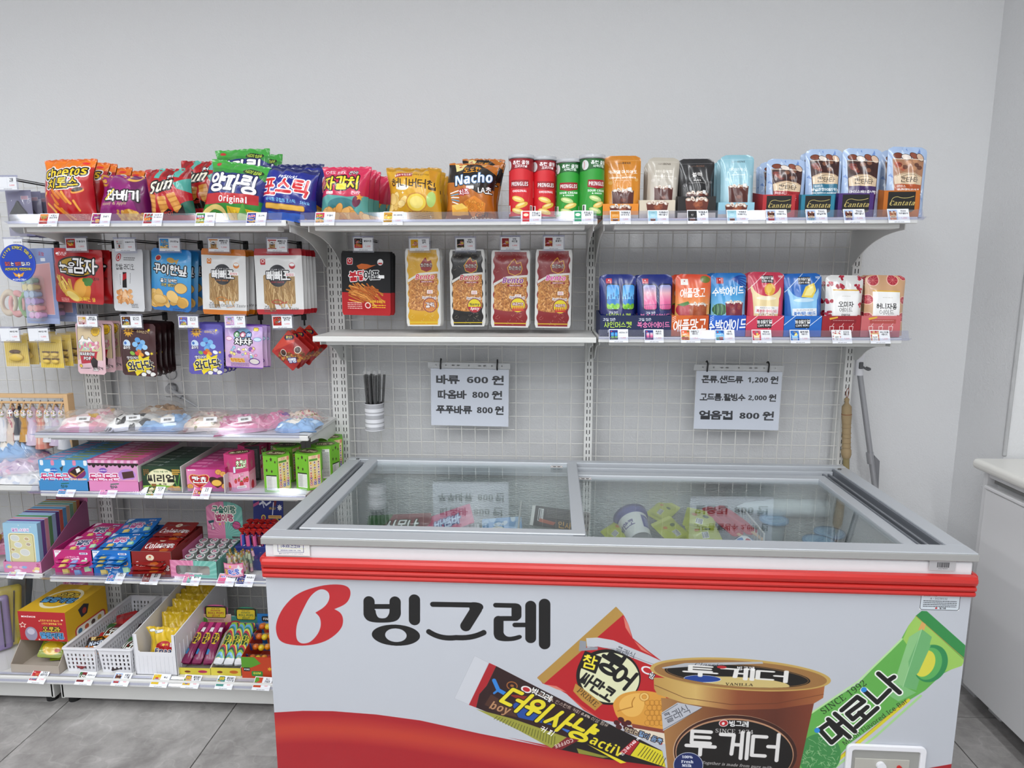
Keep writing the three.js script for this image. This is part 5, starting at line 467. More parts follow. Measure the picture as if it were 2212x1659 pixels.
bagRow('sun', 'topL', [302, 362, 406, 480], .37, 'red and turquoise bag of wavy corn chips', { n: 1, rz: .03, seed: 7, d: .075 });
bagRow('sun', 'topL', [372, 345, 470, 476], .28, 'red corn chip bag tucked beside the green ring bag', { n: 2, dz: .08, rz: -.03, seed: 8, d: .075 });
bagRow('onion', 'topL', [416, 346, 556, 480], .375, 'green and blue bag of onion rings, leaning', { n: 1, rz: -.16, seed: 10, d: .085, lean: .16 });
bagRow('onion', 'topL', [456, 318, 576, 478], .27, 'green onion ring bag above all others', { n: 2, dz: .09, rz: .03, seed: 11, d: .075 });
bagRow('postick', 'topL', [538, 356, 668, 482], .375, 'dark blue bag of potato sticks', { n: 1, rz: -.11, seed: 13, d: .085, lean: .18 });
bagRow('postick', 'topL', [588, 352, 692, 480], .27, 'dark blue potato stick bag behind the leaning one', { n: 2, dz: .09, rz: .01, seed: 14, d: .08 });
bagRow('octo', 'topM', [682, 358, 792, 484], .36, 'crimson bag of seafood flavour crackers', { n: 5, dz: .062, rz: -.015, seed: 16, d: .075, dx: .004 });
bagRow('honey', 'topM', [826, 358, 948, 490], .37, 'golden yellow bag of honey butter chips', { n: 3, dz: .085, rz: -.02, seed: 19, d: .085, lean: .15 });
bagRow('nacho', 'topM', [955, 350, 1068, 488], .37, 'orange and black bag of cheese nacho chips', { n: 1, rz: -.06, seed: 21, d: .09 });
bagRow('nacho', 'topM', [975, 340, 1076, 482], .27, 'orange nacho bag crooked behind the front one', { n: 2, dz: .07, rz: -.1, ry: -.3, seed: 22, d: .08 });
// round chip cans
{
  const c1 = cell(512, 460, D.canRed), c2 = cell(512, 460, D.canGreen), R = .0365;
  const make = (c, px, z, label, turn) => {
    const s = span(...px, z), h = s.top - 1.62, t = thing('chip_can', label, 'chip can', [s.x, 1.62, z], turn, 'round chip cans');
    const b = new THREE.CylinderGeometry(R, R, h - .016, 40, 1, true).rotateY(Math.PI).translate(0, (h - .016) / 2 + .006, 0);
    part('body', into(b, c), mat(c.p, 'vinyl'), t); part('base_rim', new THREE.LatheGeometry([[0, .002], [R - .002, .002], [R + .0006, .004], [R + .0006, .009], [R - .001, .011]].map(([a, b]) => new THREE.Vector2(a, b)), 40), M.chrome, t);
    part('top_rim', new THREE.TorusGeometry(R - .0002, .0014, 8, 40).rotateX(Math.PI / 2).translate(0, h - .011, 0), M.chrome, t);
    part('lid', new THREE.LatheGeometry([[0, h - .006], [R - .006, h - .006], [R - .003, h], [R + .0016, h], [R + .002, h - .009], [R, h - .01]].map(([a, b]) => new THREE.Vector2(a, b)), 40), PHY(0xe8eaee, .2, { transmission: .5, thickness: 0 }), t);
    return t;
  };
  make(c1, [1101, 337, 1151, 480], .34, 'red round chip can with a clear lid, the outer one of the front red pair', -.12); make(c1, [1150, 341, 1199, 480], .32, 'red round chip can standing next to the green cans', .22); make(c1, [1168, 358, 1214, 480], .22, 'red round chip can half hidden behind the front red pair', .5);
  make(c2, [1204, 346, 1253, 480], .33, 'shorter looking green round chip can beside the red ones', -.05); make(c2, [1253, 337, 1303, 480], .35, 'green round chip can next to the orange coffee pouch', .42);
}
// drink pouches in their display trays
function pouchTray(sh, pKey, tKey, pPx, tPx, color, label, { zf = .375, d = .21, n = 2, seed = 1, inner, ph = .012, rz = 0, hb = 1.35, bow = -.01, trayTurn = 0, dz = .05, cw = 256 } = {}) {
  const S = shelves[sh], a = span(...tPx, zf), w = a.w, h = a.top - S.y, tc = texCell(tKey, 256, Math.round(256 * h / w));
  makeTray('pouch_tray', `${label.replace(/pouch/, 'cardboard display tray')}`.replace('of iced', 'for iced'), { w, h, d, hb: h * hb, front: tc, color, inner: inner ?? tone(color, .9), at: [a.x, S.y + .001, zf - d], turn: trayTurn });
  const zp = zf - .035, s = span(...pPx, zp), H = s.top - S.y - .004, c = texCell(pKey, cw, Math.round(cw * H / s.w));
  const first = whole('drink_pouch', pouchGeo(s.w, H, .05, c, seed, { bow }), mat(c.p, 'foil'), label + place(0, n), 'drink pouch', [s.x, S.y + .004, zp], [-.05, 0, rz], label + ' row');
  const r = rng(seed + 3);
  for (let k = 1; k < n; k++) copyOf(first, label + place(k, n), [s.x + (r() - .5) * .012, S.y + .004, zp - .005 - dz * k], [-.05 - r() * .05, (r() - .5) * .1, rz + (r() - .5) * .06]);
}
pouchTray('topR', 'beneOrange', 'trayOrange', [1305, 334, 1385, 452], [1302, 441, 1379, 478], '#dd8620', 'orange iced coffee pouch', { seed: 2, n: 3, inner: '#c9bda9' });
pouchTray('topR', 'beneBeige', 'trayBeige', [1396, 338, 1465, 450], [1381, 433, 1458, 478], '#d8cdb8', 'beige hazelnut coffee pouch', { seed: 3, n: 3, inner: '#c9bda9', rz: -.03 });
pouchTray('topR', 'beneBlack', 'trayBlack', [1465, 340, 1545, 450], [1464, 425, 1546, 478], '#171515', 'black coffee pouch', { seed: 4, n: 2, inner: '#8d8478', hb: 1.3 });
pouchTray('topR', 'beneBlue', 'trayBlue', [1557, 332, 1630, 450], [1551, 438, 1629, 478], '#93c6da', 'pale blue americano coffee pouch', { seed: 5, n: 3, inner: '#c9bda9' });
pouchTray('topR', 'cantRed', 'ctRed', [1652, 341, 1738, 440], [1647, 421, 1717, 475], '#b5282e', 'ice blue coffee pouch with red band', { seed: 6, n: 3, rz: -.05 });
pouchTray('topR', 'cantTeal', 'ctTeal', [1740, 319, 1820, 440], [1730, 421, 1802, 474], '#237d98', 'ice blue coffee pouch with teal band', { seed: 7, n: 2, rz: -.01 });
pouchTray('topR', 'cantPurple', 'ctPurple', [1816, 318, 1902, 440], [1810, 418, 1886, 472], '#43226e', 'ice blue coffee pouch with purple band', { seed: 8, n: 2, rz: -.04 });
pouchTray('topR', 'cantOrange', 'ctOrange', [1914, 314, 2000, 440], [1908, 412, 1985, 472], '#c06a1c', 'ice blue coffee pouch with orange caramel band', { seed: 9, n: 3, rz: -.04 });
{
  const mid = [['musk', 'muskT', [1297, 592, 1374, 690], [1296, 682, 1373, 738], '#18254f', 'navy green grape ade pouch'], ['peach', 'peachT', [1377, 592, 1455, 690], [1373, 682, 1450, 738], '#18254f', 'navy pink peach ade pouch'], ['mango', 'mangoT', [1457, 592, 1535, 690], [1450, 682, 1530, 738], '#c4521a', 'orange apple mango pouch'], ['melonade', 'melonadeT', [1536, 589, 1613, 690], [1532, 682, 1610, 738], '#1c4fb4', 'bright blue watermelon ade pouch'],
    ['peachTea', 'peachTeaT', [1614, 587, 1694, 690], [1611, 683, 1692, 738], '#cf3a56', 'rose pink peach iced tea pouch'], ['lemonade', 'lemonadeT', [1697, 590, 1779, 690], [1693, 683, 1774, 738], '#1d68c0', 'blue lemon ade pouch'], ['omija', 'omijaT', [1782, 594, 1864, 690], [1775, 683, 1858, 738], '#9a1a26', 'white berry ade pouch'], ['grape', 'grapeT', [1867, 594, 1955, 690], [1859, 683, 1944, 738], '#c9676a', 'tan grapefruit ade pouch']];
  mid.forEach(([p, t, a, b, c, l], i) => pouchTray('midR', p, t, a, b, c, l, { zf: .285, d: .17, n: i % 3 ? 2 : 3, seed: 12 + i, hb: 1.12, rz: [0, .01, -.02, 0, -.02, .02, -.02, -.03][i], inner: tone(c, .55), dz: .042 }));
}
// ---------------------------------------------------------------- price tags
const tagGeo = {};
function tagCell(pic, l1, l2, price) { return cell(126, 92, tagFace(pic, l1, l2, price)); }
function shelfTag(sh, px, pic, l1, l2, price, where, rz = 0) {
  const S = shelves[sh], c = tagCell(pic, l1, l2, price), w = .059, h = .043, x = onZ(px, 475, S.z + .01).x, P = V(onZ(px, sh[0] === 't' ? 475 : sh === 'midR' ? 730 : sh === 'L2' || sh === 'LL2' ? 1066 : sh[1] === '3' || sh === 'LL3' ? 1250 : 1460, S.z + .012).x, S.y - .001 - S.lipH * .3, S.z + .002), U = V(0, Math.cos(S.tilt), -Math.sin(S.tilt)), N = V(0, Math.sin(S.tilt), Math.cos(S.tilt));
  const o = P.add(U.multiplyScalar(-.012)).add(N.multiplyScalar(.0016));
  whole('price_tag', cartonGeo(w, h, .0008, c, { plain: '#f2f3f7' }), mat(c.p, 'paper'), `white price tag ${where}`, 'price tag', [o.x, o.y, o.z], [-S.tilt, 0, rz]);
}
[[98, D.cheese, '치토스', '바비큐맛', 'under the orange topped red chip bag'], [212, D.twist, '꽈배기', '', 'under the purple chip bag'], [325, D.sun, '오리온 썬', '핫스파이시', 'under the red corn chip bag'], [439, D.onion, '양파링', '', 'under the green onion ring bag'], [550, D.postick, '포스틱', '', 'under the dark blue potato stick bag']].forEach(([x, d, a, b, w]) => shelfTag('topL', x, d, a, b, '1,600', w));
[[699, D.octo, '자갈치', '', '1,600', 'under the crimson cracker bag'], [847, D.honey, '허니버터칩', '', '1,600', 'under the golden yellow chip bag'], [1147, (g) => { Rc(g, '#d3202a', 10, 0, 80, 124); El(g, '#f0d8c0', 50, 40, 30, 20); }, '프링글스', '오리지널', '2,500', 'under the red chip cans'], [1260, (g) => { Rc(g, '#2f9a6a', 10, 0, 80, 124); El(g, '#f0f0e0', 50, 40, 30, 20); }, '프링글스', '양파맛', '2,500', 'under the green chip cans']].forEach(([x, d, a, b, p, w]) => shelfTag('topM', x, d, a, b, p, w));
[[1341, D.beneOrange, '카페베네', '마끼아또', '1,000', 'under the orange coffee pouches'], [1423, D.beneBlue, '카페베네', '헤이즐넛', '1,000', 'under the beige coffee pouches'], [1509, D.beneBlack, '카페베네', '블랙', '1,000', 'under the black coffee pouches'], [1595, D.beneBlue, '카페베네', '아메리카노', '1,000', 'under the pale blue coffee pouches'], [1680, D.cantRed, '칸타타', '아메리카노', '1,200', 'under the red banded coffee pouches'], [1767, D.cantTeal, '칸타타', '바닐라향', '1,200', 'under the teal banded coffee pouches'], [1849, D.cantPurple, '칸타타', '헤이즐넛', '1,200', 'under the purple banded coffee pouches'], [1945, D.cantOrange, '칸타타', '카라멜마끼', '1,200', 'under the caramel banded coffee pouches']].forEach(([x, d, a, b, p, w]) => shelfTag('topR', x, d, a, b, p, w));
[[1337, D.musk, '샤인머스켓', '', 'under the navy green grape pouches'], [1414, D.peach, '복숭아', '에이드', 'under the navy peach pouches'], [1493, D.mango, '애플망고', '에이드', 'under the orange mango pouches'], [1568, D.melonade, '수박', '에이드', 'under the bright blue watermelon pouches'], [1648, D.peachTea, '복숭아', '아이스티', 'under the rose pink peach tea pouches'], [1731, D.lemonade, '블루레몬', '에이드', 'under the blue lemon pouches'], [1822, D.omija, '오미자', '에이드', 'under the white berry pouches'], [1905, D.grape, '허니자몽', '에이드', 'under the tan grapefruit pouches']].forEach(([x, d, a, b, w]) => shelfTag('midR', x, d, a, b, '1,000', w));
[[138, D.dugBlue, '두근두근', '초코판박이', '2,000', 'under the blue cookie boxes'], [228, D.dugPink, '두근두근', '초코판박이', '2,000', 'under the pink cookie boxes'], [329, D.cereal, '씨리얼', '초코', '1,000', 'under the dark green cereal boxes'], [430, D.kancho, '칸쵸', '초코', '1,000', 'under the pink heart cookie boxes']].forEach(([x, d, a, b, p, w]) => shelfTag('L2', x, d, a, b, p, w, -.03));
[[243, D.chewBlue, '멜짱', '사이다', '400', 'under the blue chewy candy tray'], [319, D.cola, '멜짱', '콜라', '400', 'under the dark red cola tray'], [408, D.beadCard, '구슬이랑', '별이랑', '500', 'under the pink and mint candy cup tray'], [483, D.fizz, '미니물고기', '', '200', 'under the clear candy tub, bowl pictured'], [524, D.lolly, '츄파춥스', '', '700', 'under the clear candy tub, closest to the freezer']].forEach(([x, d, a, b, p, w]) => shelfTag('L3', x, d, a, b, p, w, -.03));
shelfTag('LL3', 31, D.sticker, '산리오', '스티커팩', '3,000', 'under the pastel sticker cards', -.05);
[[176, D.iceRed, '쪼로리니스', '', '500', 'under the first white basket'], [254, D.cantRed, '보물섬', '스크롤', '400', 'under the second white basket'], [338, D.noodle, '뿌셔', '', '500', 'under the yellow noodle snack bin'], [406, D.rollA, '롤팝젤리', '딸기맛', '600', 'under the pink roll candy display'], [479, D.rollB, '롤팝젤리', '트로피칼', '600', 'under the green roll candy display'], [560, D.fruity, '피니', '과일껌', '500', 'under the fruit gum tray by the freezer']].forEach(([x, d, a, b, p, w]) => shelfTag('baseL', x, d, a, b, p, w, -.03));
shelfTag('baseLL', 74, D.keyBox, '오로라', '말랑키링', '2,500', 'under the yellow and red toy box', -.05);
// ---------------------------------------------------------------- hooks, their tags, and what hangs from them
function hook([px0, py0, px1, py1], face, what, z = .205) {
  const s = span(px0, py0, px1, py1, z), t = thing('display_hook', `${z < .2 ? 'white' : 'black'} wire display hook holding ${what}`, 'display hook', [s.x, s.top - .008, 0], 0);
  part('rod', rod(V(0, 0, .004), V(0, 0, z - .004), .0026), M.blackWire, t); part('upper_rod', rod(V(0, .006, .004), V(0, .006, z - .006), .0016, 6), M.blackWire, t);
  part('mount', merge([rbox(.018, .03, .008, .002, 0, -.006, .006), rbox(.006, .05, .004, .001, 0, -.016, .003)]), z < .2 ? M.whitePlastic : M.blackWire, t);
  part('tag_holder', merge([rbox(s.w + .008, s.h + .008, .0012, .0005, 0, -s.h / 2 + .008, z - .0015), box(s.w + .008, .005, .004, 0, .0095, z)]), M.acrylic, t);
  const c = face; whole('price_tag', cartonGeo(s.w, s.h - .004, .0008, c, { plain: '#f2f3f7' }), mat(c.p, 'paper'), `white hook price tag in front of ${what}`, 'price tag', [s.x, s.top - s.h + .002, z + .0004], [0, 0, (hash3(px0, 1, 2) - .5) * .05]);
  return { x: s.x, y: s.top - .008 };
}
function hang(key, px, zf, label, { n = 1, dz = .03, d = .014, rz = 0, ry = 0, seed = 1, r = .004, finish = 'foil', backKey, dx = 0, cat = 'snack packet' } = {}) {
  const s = span(...px, zf), c = texCell(key, 256, Math.min(540, Math.round(256 * s.h / s.w))), R = rng(seed + 5);
  const geo = (cl) => sachetGeo(s.w, s.h, d, cl, seed, r).translate(0, -s.h, 0);
  const first = whole('snack_packet', geo(c), mat(c.p, finish), label + place(0, n), cat, [s.x, s.y + s.h, zf], [-.02, ry, rz], label + ' row');
  let src = first; if (backKey) { const b = texCell(backKey, 128, Math.round(128 * s.h / s.w)); src = new THREE.Mesh(geo(b), mat(b.p, finish)); src.name = 'snack_packet'; src.userData = { ...first.userData }; src.castShadow = src.receiveShadow = true; }
  for (let k = 1; k < n; k++) copyOf(src, label + place(k, n), [s.x + dx * k + (R() - .5) * .006, s.y + s.h + (R() - .5) * .004, zf - dz * k], [-.02, ry + (R() - .5) * .08, rz + (R() - .5) * .03]);
}
const TC = (k, a, b, p) => tagCell(D[k], a, b, p);
hook([142, 513, 187, 543], TC('potato', '눈을감자', '', '1,800'), 'the red potato stick packets'); hang('potato', [118, 538, 232, 655], .185, 'red packet of potato sticks', { n: 3, dz: .035, rz: -.06, ry: -.12, seed: 1, d: .03 });
hook([248, 515, 292, 544], TC('rice', '찹쌀라디오', '', '500'), 'the white rice snack packets'); hang('rice', [245, 538, 316, 672], .185, 'tall white packet of rice snacks', { n: 3, dz: .035, rz: -.03, ry: -.1, seed: 2, d: .018, finish: 'paper' });
hook([344, 513, 388, 544], TC('fishchip', '꾸이한닢', '', '1,500'), 'the blue fish cracker packets'); hang('fishchip', [330, 538, 421, 672], .185, 'light blue packet of fish crackers', { n: 3, dz: .045, rz: -.08, ry: -.1, seed: 3, d: .026, r: .01 });
hook([450, 514, 495, 545], TC('jerkyO', '빼빼어포', '순한맛', '1,200'), 'the orange edged fish jerky'); hang('jerkyO', [440, 538, 535, 680], .185, 'orange edged white packet of fish jerky', { n: 4, dz: .028, rz: -.04, seed: 4, d: .014 });
hook([577, 515, 620, 545], TC('jerkyR', '빼빼어포', '매운맛', '1,200'), 'the red edged fish jerky'); hang('jerkyR', [553, 537, 655, 679], .185, 'red edged white packet of fish jerky', { n: 5, dz: .032, rz: 0, seed: 5, d: .014 });
hook([167, 681, 210, 707], TC('marrow', '젤망둥', '마쉬멜로', '2,000'), 'the pink marshmallow packets'); hang('marrow', [168, 697, 231, 808], .18, 'pale pink packet of popping marshmallows', { n: 3, dz: .05, rz: -.03, ry: -.06, seed: 6, d: .014, r: .008 });
hook([262, 681, 306, 709], TC('wadaB', '와다닥', '톡크런', '900'), 'the dark brown popping candy packets'); hang('wadaB', [264, 698, 343, 812], .18, 'dark brown packet of popping candy', { n: 5, dz: .03, rz: -.05, ry: -.08, seed: 7, d: .016, r: .008, backKey: 'wadaDark' });
hook([386, 682, 428, 709], TC('wadaP', '와다닥', '핑도런', '900'), 'the violet blue popping candy packets'); hang('wadaP', [409, 700, 484, 808], .18, 'violet blue packet of popping candy', { n: 4, dz: .03, rz: -.02, seed: 8, d: .016, r: .008 });
hook([486, 681, 530, 709], TC('gummy', '흔들어', '챠챠', '2,000'), 'the lilac candy packets'); hang('gummy', [489, 702, 570, 795], .18, 'lilac packet of popping gum candy', { n: 3, dz: .03, rz: -.04, seed: 9, d: .022 });
hook([589, 681, 631, 710], TC('tang', '탱글탱글', '쿨키앙', '2,000'), 'the red diamond shaped packets');
{
  const s = span(588, 714, 668, 800, .18), c = cell(256, 256, D.tang), g = sachetGeo(.1, .1, .018, c, 4, .003).translate(0, -.05, 0).rotateZ(-.74), o = whole('snack_packet', g, mat(c.p, 'foil'), 'red diamond shaped packet of jelly, front one of its row', 'snack packet', [s.x, (s.top + s.y) / 2, .18], [0, -.1, 0], 'red diamond packets');
  for (let k = 1; k < 5; k++) copyOf(o, 'red diamond shaped packet of jelly' + place(k, 5), [s.x + .008 * k, (s.top + s.y) / 2 + .003 * k, .18 - .022 * k], [0, -.1, .05 * k * (k % 2 ? 1 : -.6)]);
}
hook([764, 512, 805, 543], TC('hotjerky', '불닭어포', '', '1,200'), 'the black and red jerky packets', .19); hang('hotjerky', [740, 543, 845, 681], .175, 'black and red packet of hot fish jerky', { n: 5, dz: .02, rz: -.02, seed: 10, d: .012, finish: 'paper' });
[['bentoY', [885, 514, 927, 543], [877, 537, 951, 704], '갈릭', 'yellow packet of squid strips', 'the yellow squid packets'], ['bentoK', [985, 513, 1026, 542], [972, 539, 1047, 705], '핫칠리', 'black packet of squid strips', 'the black squid packets'], ['bentoR', [1082, 511, 1122, 541], [1062, 541, 1145, 707], '해산물', 'maroon squid strip packet with purple lettering', 'the maroon squid packets with purple lettering'], ['bentoM', [1175, 510, 1217, 540], [1157, 539, 1235, 708], '꿀꿀이', 'maroon squid strip packet with pink lettering', 'the maroon squid packets with pink lettering']].forEach(([k, h, p, n, l, w], i) => { hook(h, TC(k, '벤토', n, '1,000'), w, .19); hang(k, p, .175, l, { n: 3, dz: .026, rz: i > 1 ? -.01 : .005, seed: 20 + i, d: .016, dx: .002 }); });
// the toy stand's hooks at the edge of the picture
hook([-4, 381, 36, 411], tagCell(null, '거울', '버튼', '3,000'), 'the moon shaped mirror cards'); hook([9, 515, 49, 545], tagCell(null, '산리오도장', '', '3,000'), 'the pastel stamp set cards'); hook([1, 708, 42, 738], tagCell(null, '헤어집게핀', '', '1,000'), 'the hair clip card with one big clip'); hook([62, 708, 105, 738], tagCell(null, '헤어집게핀', '', '1,000'), 'the hair clip card with four clips');
{
  const s = span(14, 411, 74, 510, .17), c = cell(160, 260, D.mirror);                 // mirrors on cards
  const t = thing('mirror_card', 'violet card with a dark pear shaped mirror, front one of its row', 'mirror', [s.x, s.y, .17], -.1, 'mirrors on violet cards');
  part('card', plateGeo(s.w, s.h, .001, c, '#8a86a8'), mat(c.p, 'paper'), t);
  const m = new THREE.Shape(); m.moveTo(0, .1); m.bezierCurveTo(.012, .075, .037, .062, .037, .036); m.bezierCurveTo(.037, -.012, -.037, -.012, -.037, .036); m.bezierCurveTo(-.037, .062, -.012, .075, 0, .1);
  part('mirror', slab(m, .01, .002), PHY(0x35373a, .25), t, [0, .012, .001]); part('wrapper', sachetGeo(s.w, s.h, .026, { u0: 0, u1: 1, v0: 0, v1: 1 }, 3), M.film, t);
  for (let k = 1; k < 4; k++) copyOf(t, 'violet mirror card hanging behind' + place(k, 4), [s.x + .006 * k, s.y, .17 - .035 * k]);
  const u = span(30, 536, 122, 700, .17), c2 = cell(160, 300, D.stamps), q = thing('stamp_card', 'pastel blue card of paired toy stamps, front one of its row', 'stamp set', [u.x, u.y, .15], -.25, 'cards of toy stamps');
  part('card', plateGeo(u.w, u.h, .0012, c2, '#9aa8d0'), mat(c2.p, 'card'), q);
  const cols = [0x9ac8b8, 0xe6d894, 0xa8c4e4, 0xb8a0dc, 0xe8a8a8, 0xe0b0dc], sg = new THREE.LatheGeometry([[0, 0], [.0105, 0], [.011, .002], [.011, .014], [.0085, .017], [.0085, .032], [0, .034]].map(([a, b]) => new THREE.Vector2(a, b)), 20).rotateX(-Math.PI / 2);
  cols.forEach((col, i) => { for (const k of [0, 1]) part('stamp', sg, M[col] ??= PHY(col, .35), q, [-.028 + k * .024 + i * .0045, u.h * .58 - i * .0235, .036]); });
  part('blister', new RoundedBoxGeometry(.064, .155, .036, 3, .012).translate(0, u.h * .34, .019), M.film, q);
  copyOf(q, 'pastel blue card of toy stamps hanging second in its row', [u.x + .02, u.y + .004, .09]);
  [[[6, 727, 56, 792], 1, 'yellow striped hair clip card with one big clip', 0], [[79, 727, 133, 795], 4, 'yellow striped hair clip card with four bun shaped clips', -.1]].forEach(([px, n, l, ry], i) => {
    const s = span(...px, .17), c = cell(160, 190, D.clipsY), t = thing('hair_clip_card', l, 'hair clips', [s.x, s.y, .16], ry, 'hair clip cards');
    part('card', plateGeo(s.w, s.h, .001, c, '#e0c860'), mat(c.p, 'paper'), t); const cm = M.clip ??= PHY(0xe0c05a, .5), dm = M.clipD ??= PHY(0x5a3a22, .4);
    if (n === 1) { part('clip', new THREE.SphereGeometry(1, 20, 12).scale(.026, .014, .008).translate(0, .032, .006), cm, t); part('clip_top', new THREE.SphereGeometry(1, 16, 10).scale(.02, .007, .007).translate(-.003, .052, .005), dm, t); }
    else for (let k = 0; k < 4; k++) { part('clip', new THREE.SphereGeometry(1, 16, 10).scale(.013, .0075, .007).translate((k % 2 - .5) * .034, .022 + (k > 1) * .024, .005), cm, t); part('clip_bar', rbox(.03, .005, .004, .002, (k % 2 - .5) * .034, .031 + (k > 1) * .024, .004), dm, t); }
    part('wrapper', sachetGeo(s.w + .008, s.h + .01, .022, { u0: 0, u1: 1, v0: 0, v1: 1 }, 6 + i).translate(0, -.004, 0), M.film, t);
    for (let k = 1; k < 4; k++) copyOf(t, `${i ? 'four clip' : 'one clip'} hair clip card hanging behind` + place(k, 4), [s.x + .012 * k, s.y + .003 * k, .16 - .03 * k]);
  });
  // soft hair ties behind the film of the toy stand
  [[-.006, 0xd9c8b0], [.01, 0xe8a0a0], [.03, 0x7fae6a], [.05, 0x49604a], [.066, 0x6b5060]].forEach(([dx, col], i) => whole('hair_tie', new THREE.TorusGeometry(.036, .012, 10, 28).scale(.55, 1, 1).rotateY(.5), STD(col, .9), `${['beige', 'pink', 'light green', 'dark green', 'plum'][i]} soft hair tie hanging by the stamp cards`, 'hair tie', [-1.175 + dx * 1.3, 1.365 - i * .004, .11 - i * .012], [0, 0, (i - 2) * .06]));
  // round security notice
  const v = span(0, 530, 77, 606, .3), cc = cell(384, 384, D.cctv), sign = new THREE.CircleGeometry(v.w / 2, 64); into(sign, cc);
  const n = thing('security_sign', 'round blue notice on a clear sheet by the toy stand', 'sign', [v.x, (v.y + v.top) / 2, .3]);
  part('disc', mergeGeometries([bare(sign.clone().translate(0, 0, .0012)), bare(into(new THREE.CylinderGeometry(v.w / 2, v.w / 2, .002, 64, 1, true).rotateX(Math.PI / 2), swatch(cc.p, '#1c3fae')))]), mat(cc.p, 'vinyl'), n);
  part('clear_sheet', rbox(.155, .3, .0014, .0005, -.04, -.02, -.004), M.film, n);
}

// ---------------------------------------------------------------- the lower shelves beside the freezer
// bagged doll clothes lying on the shelf
D.gPink = (g, H) => { Rc(g, '#ead6d6', 0, 0, 100, H); const r = rng(2); for (let i = 0; i < 9; i++) El(g, ['#e8a4b4', '#f0e6e2', '#e6b8a8', '#f2eae6'][i % 4], r() * 100, r() * H, 14 + r() * 12, 9 + r() * 8, r() * 3); El(g, '#d8b04a', 60, 30, 12, 7); };
D.gCow = (g, H) => { Rc(g, '#e6e6e4', 0, 0, 100, H); [[14, 16, 14, 11], [62, 22, 18, 14], [36, 60, 16, 10], [84, 70, 15, 12], [10, 84, 16, 8], [56, 94, 18, 8]].forEach(([x, y, a, b], i) => El(g, '#17171a', x, y, a, b, i)); for (let i = 0; i < 4; i++) Ln(g, '#f0f0f0', 2, [0, 78 + i * 6, 50, 70 + i * 6]); };
D.gBlue = (g, H) => { Rc(g, '#8db2dc', 0, 0, 100, H); const r = rng(4); for (let i = 0; i < 14; i++) El(g, ['#b8d2ec', '#6f9ccc', '#dfe8f2'][i % 3], r() * 100, r() * H, 10, 6, r() * 3); El(g, '#ece6dc', 38, 40, 22, 15); };
D.gFlower = (g, H) => { Rc(g, '#dfcdbf', 0, 0, 100, H); const r = rng(6); for (let i = 0; i < 60; i++) El(g, ['#c87a86', '#a86a60', '#e0a8ae', '#8f8a5a'][i % 4], r() * 100, r() * H, 3 + r() * 3, 2 + r() * 2, r() * 3); Rc(g, '#dc9cae', 10, 0, 70, 16); };
D.gRose = (g, H) => { Rc(g, '#dd8aae', 0, 0, 100, H); const r = rng(7); for (let i = 0; i < 22; i++) Ln(g, ['#c25a8a', '#efb0cc', '#e8c8d8'][i % 3], 2 + r() * 3, [r() * 100, r() * H, r() * 100, r() * H]); El(g, '#7a4aa0', 66, 12, 30, 10); };
D.gBrown = (g, H) => { Rc(g, '#a2805e', 0, 0, 100, H); const r = rng(8); for (let i = 0; i < 300; i++) El(g, i % 2 ? '#8f6c4c' : '#b4926e', r() * 100, r() * H, 2, 2); El(g, '#d9d0c4', 46, 60, 20, 12); };
D.gLilac = (g, H) => { Rc(g, '#d4c3d8', 0, 0, 100, H); const r = rng(9); for (let i = 0; i < 40; i++) El(g, ['#e8dcea', '#b8a0c4', '#e4b4cc'][i % 3], r() * 100, r() * H, 4 + r() * 5, 3, r() * 3); };
D.gNavy = (g, H) => { Rc(g, '#2a2e3c', 0, 0, 100, H); Rc(g, '#e6e6e8', 0, H * .36, 100, 4); Rc(g, '#d8d8dc', 0, H * .8, 100, 3); };
D.gMustard = (g, H) => { Rc(g, '#c8912c', 0, 0, 100, H); Rc(g, '#e4ddd4', 0, 0, 50, H * .4); Rc(g, '#ece4da', 0, H * .92, 100, H); Rc(g, '#b07c20', 0, H * .48, 100, 3); };
D.gGing = (g, H) => { Rc(g, '#e6c8b4', 0, 0, 100, H); for (let i = 0; i < 14; i++) { Rc(g, 'rgba(200,80,70,.35)', i * 8, 0, 4, H); Rc(g, 'rgba(200,80,70,.35)', 0, i * 12, 100, 5); } };
D.gWhite = (g, H) => { Rc(g, '#e4e4e8', 0, 0, 100, H); const r = rng(12); for (let i = 0; i < 24; i++) El(g, ['#d4d4da', '#f0f0f2', '#c8d0e0'][i % 3], r() * 100, r() * H, 8, 4, r() * 3); };
D.bar = (g, H) => { Rc(g, '#f0f2f4', 0, 0, 100, H); bars(g, 22, H * .3, 56, H * .42, 5); };
const FULL = { u0: 0, u1: 1, v0: 0, v1: 1 };
const filmGeo = {}, barcode = cell(96, 48, D.bar);
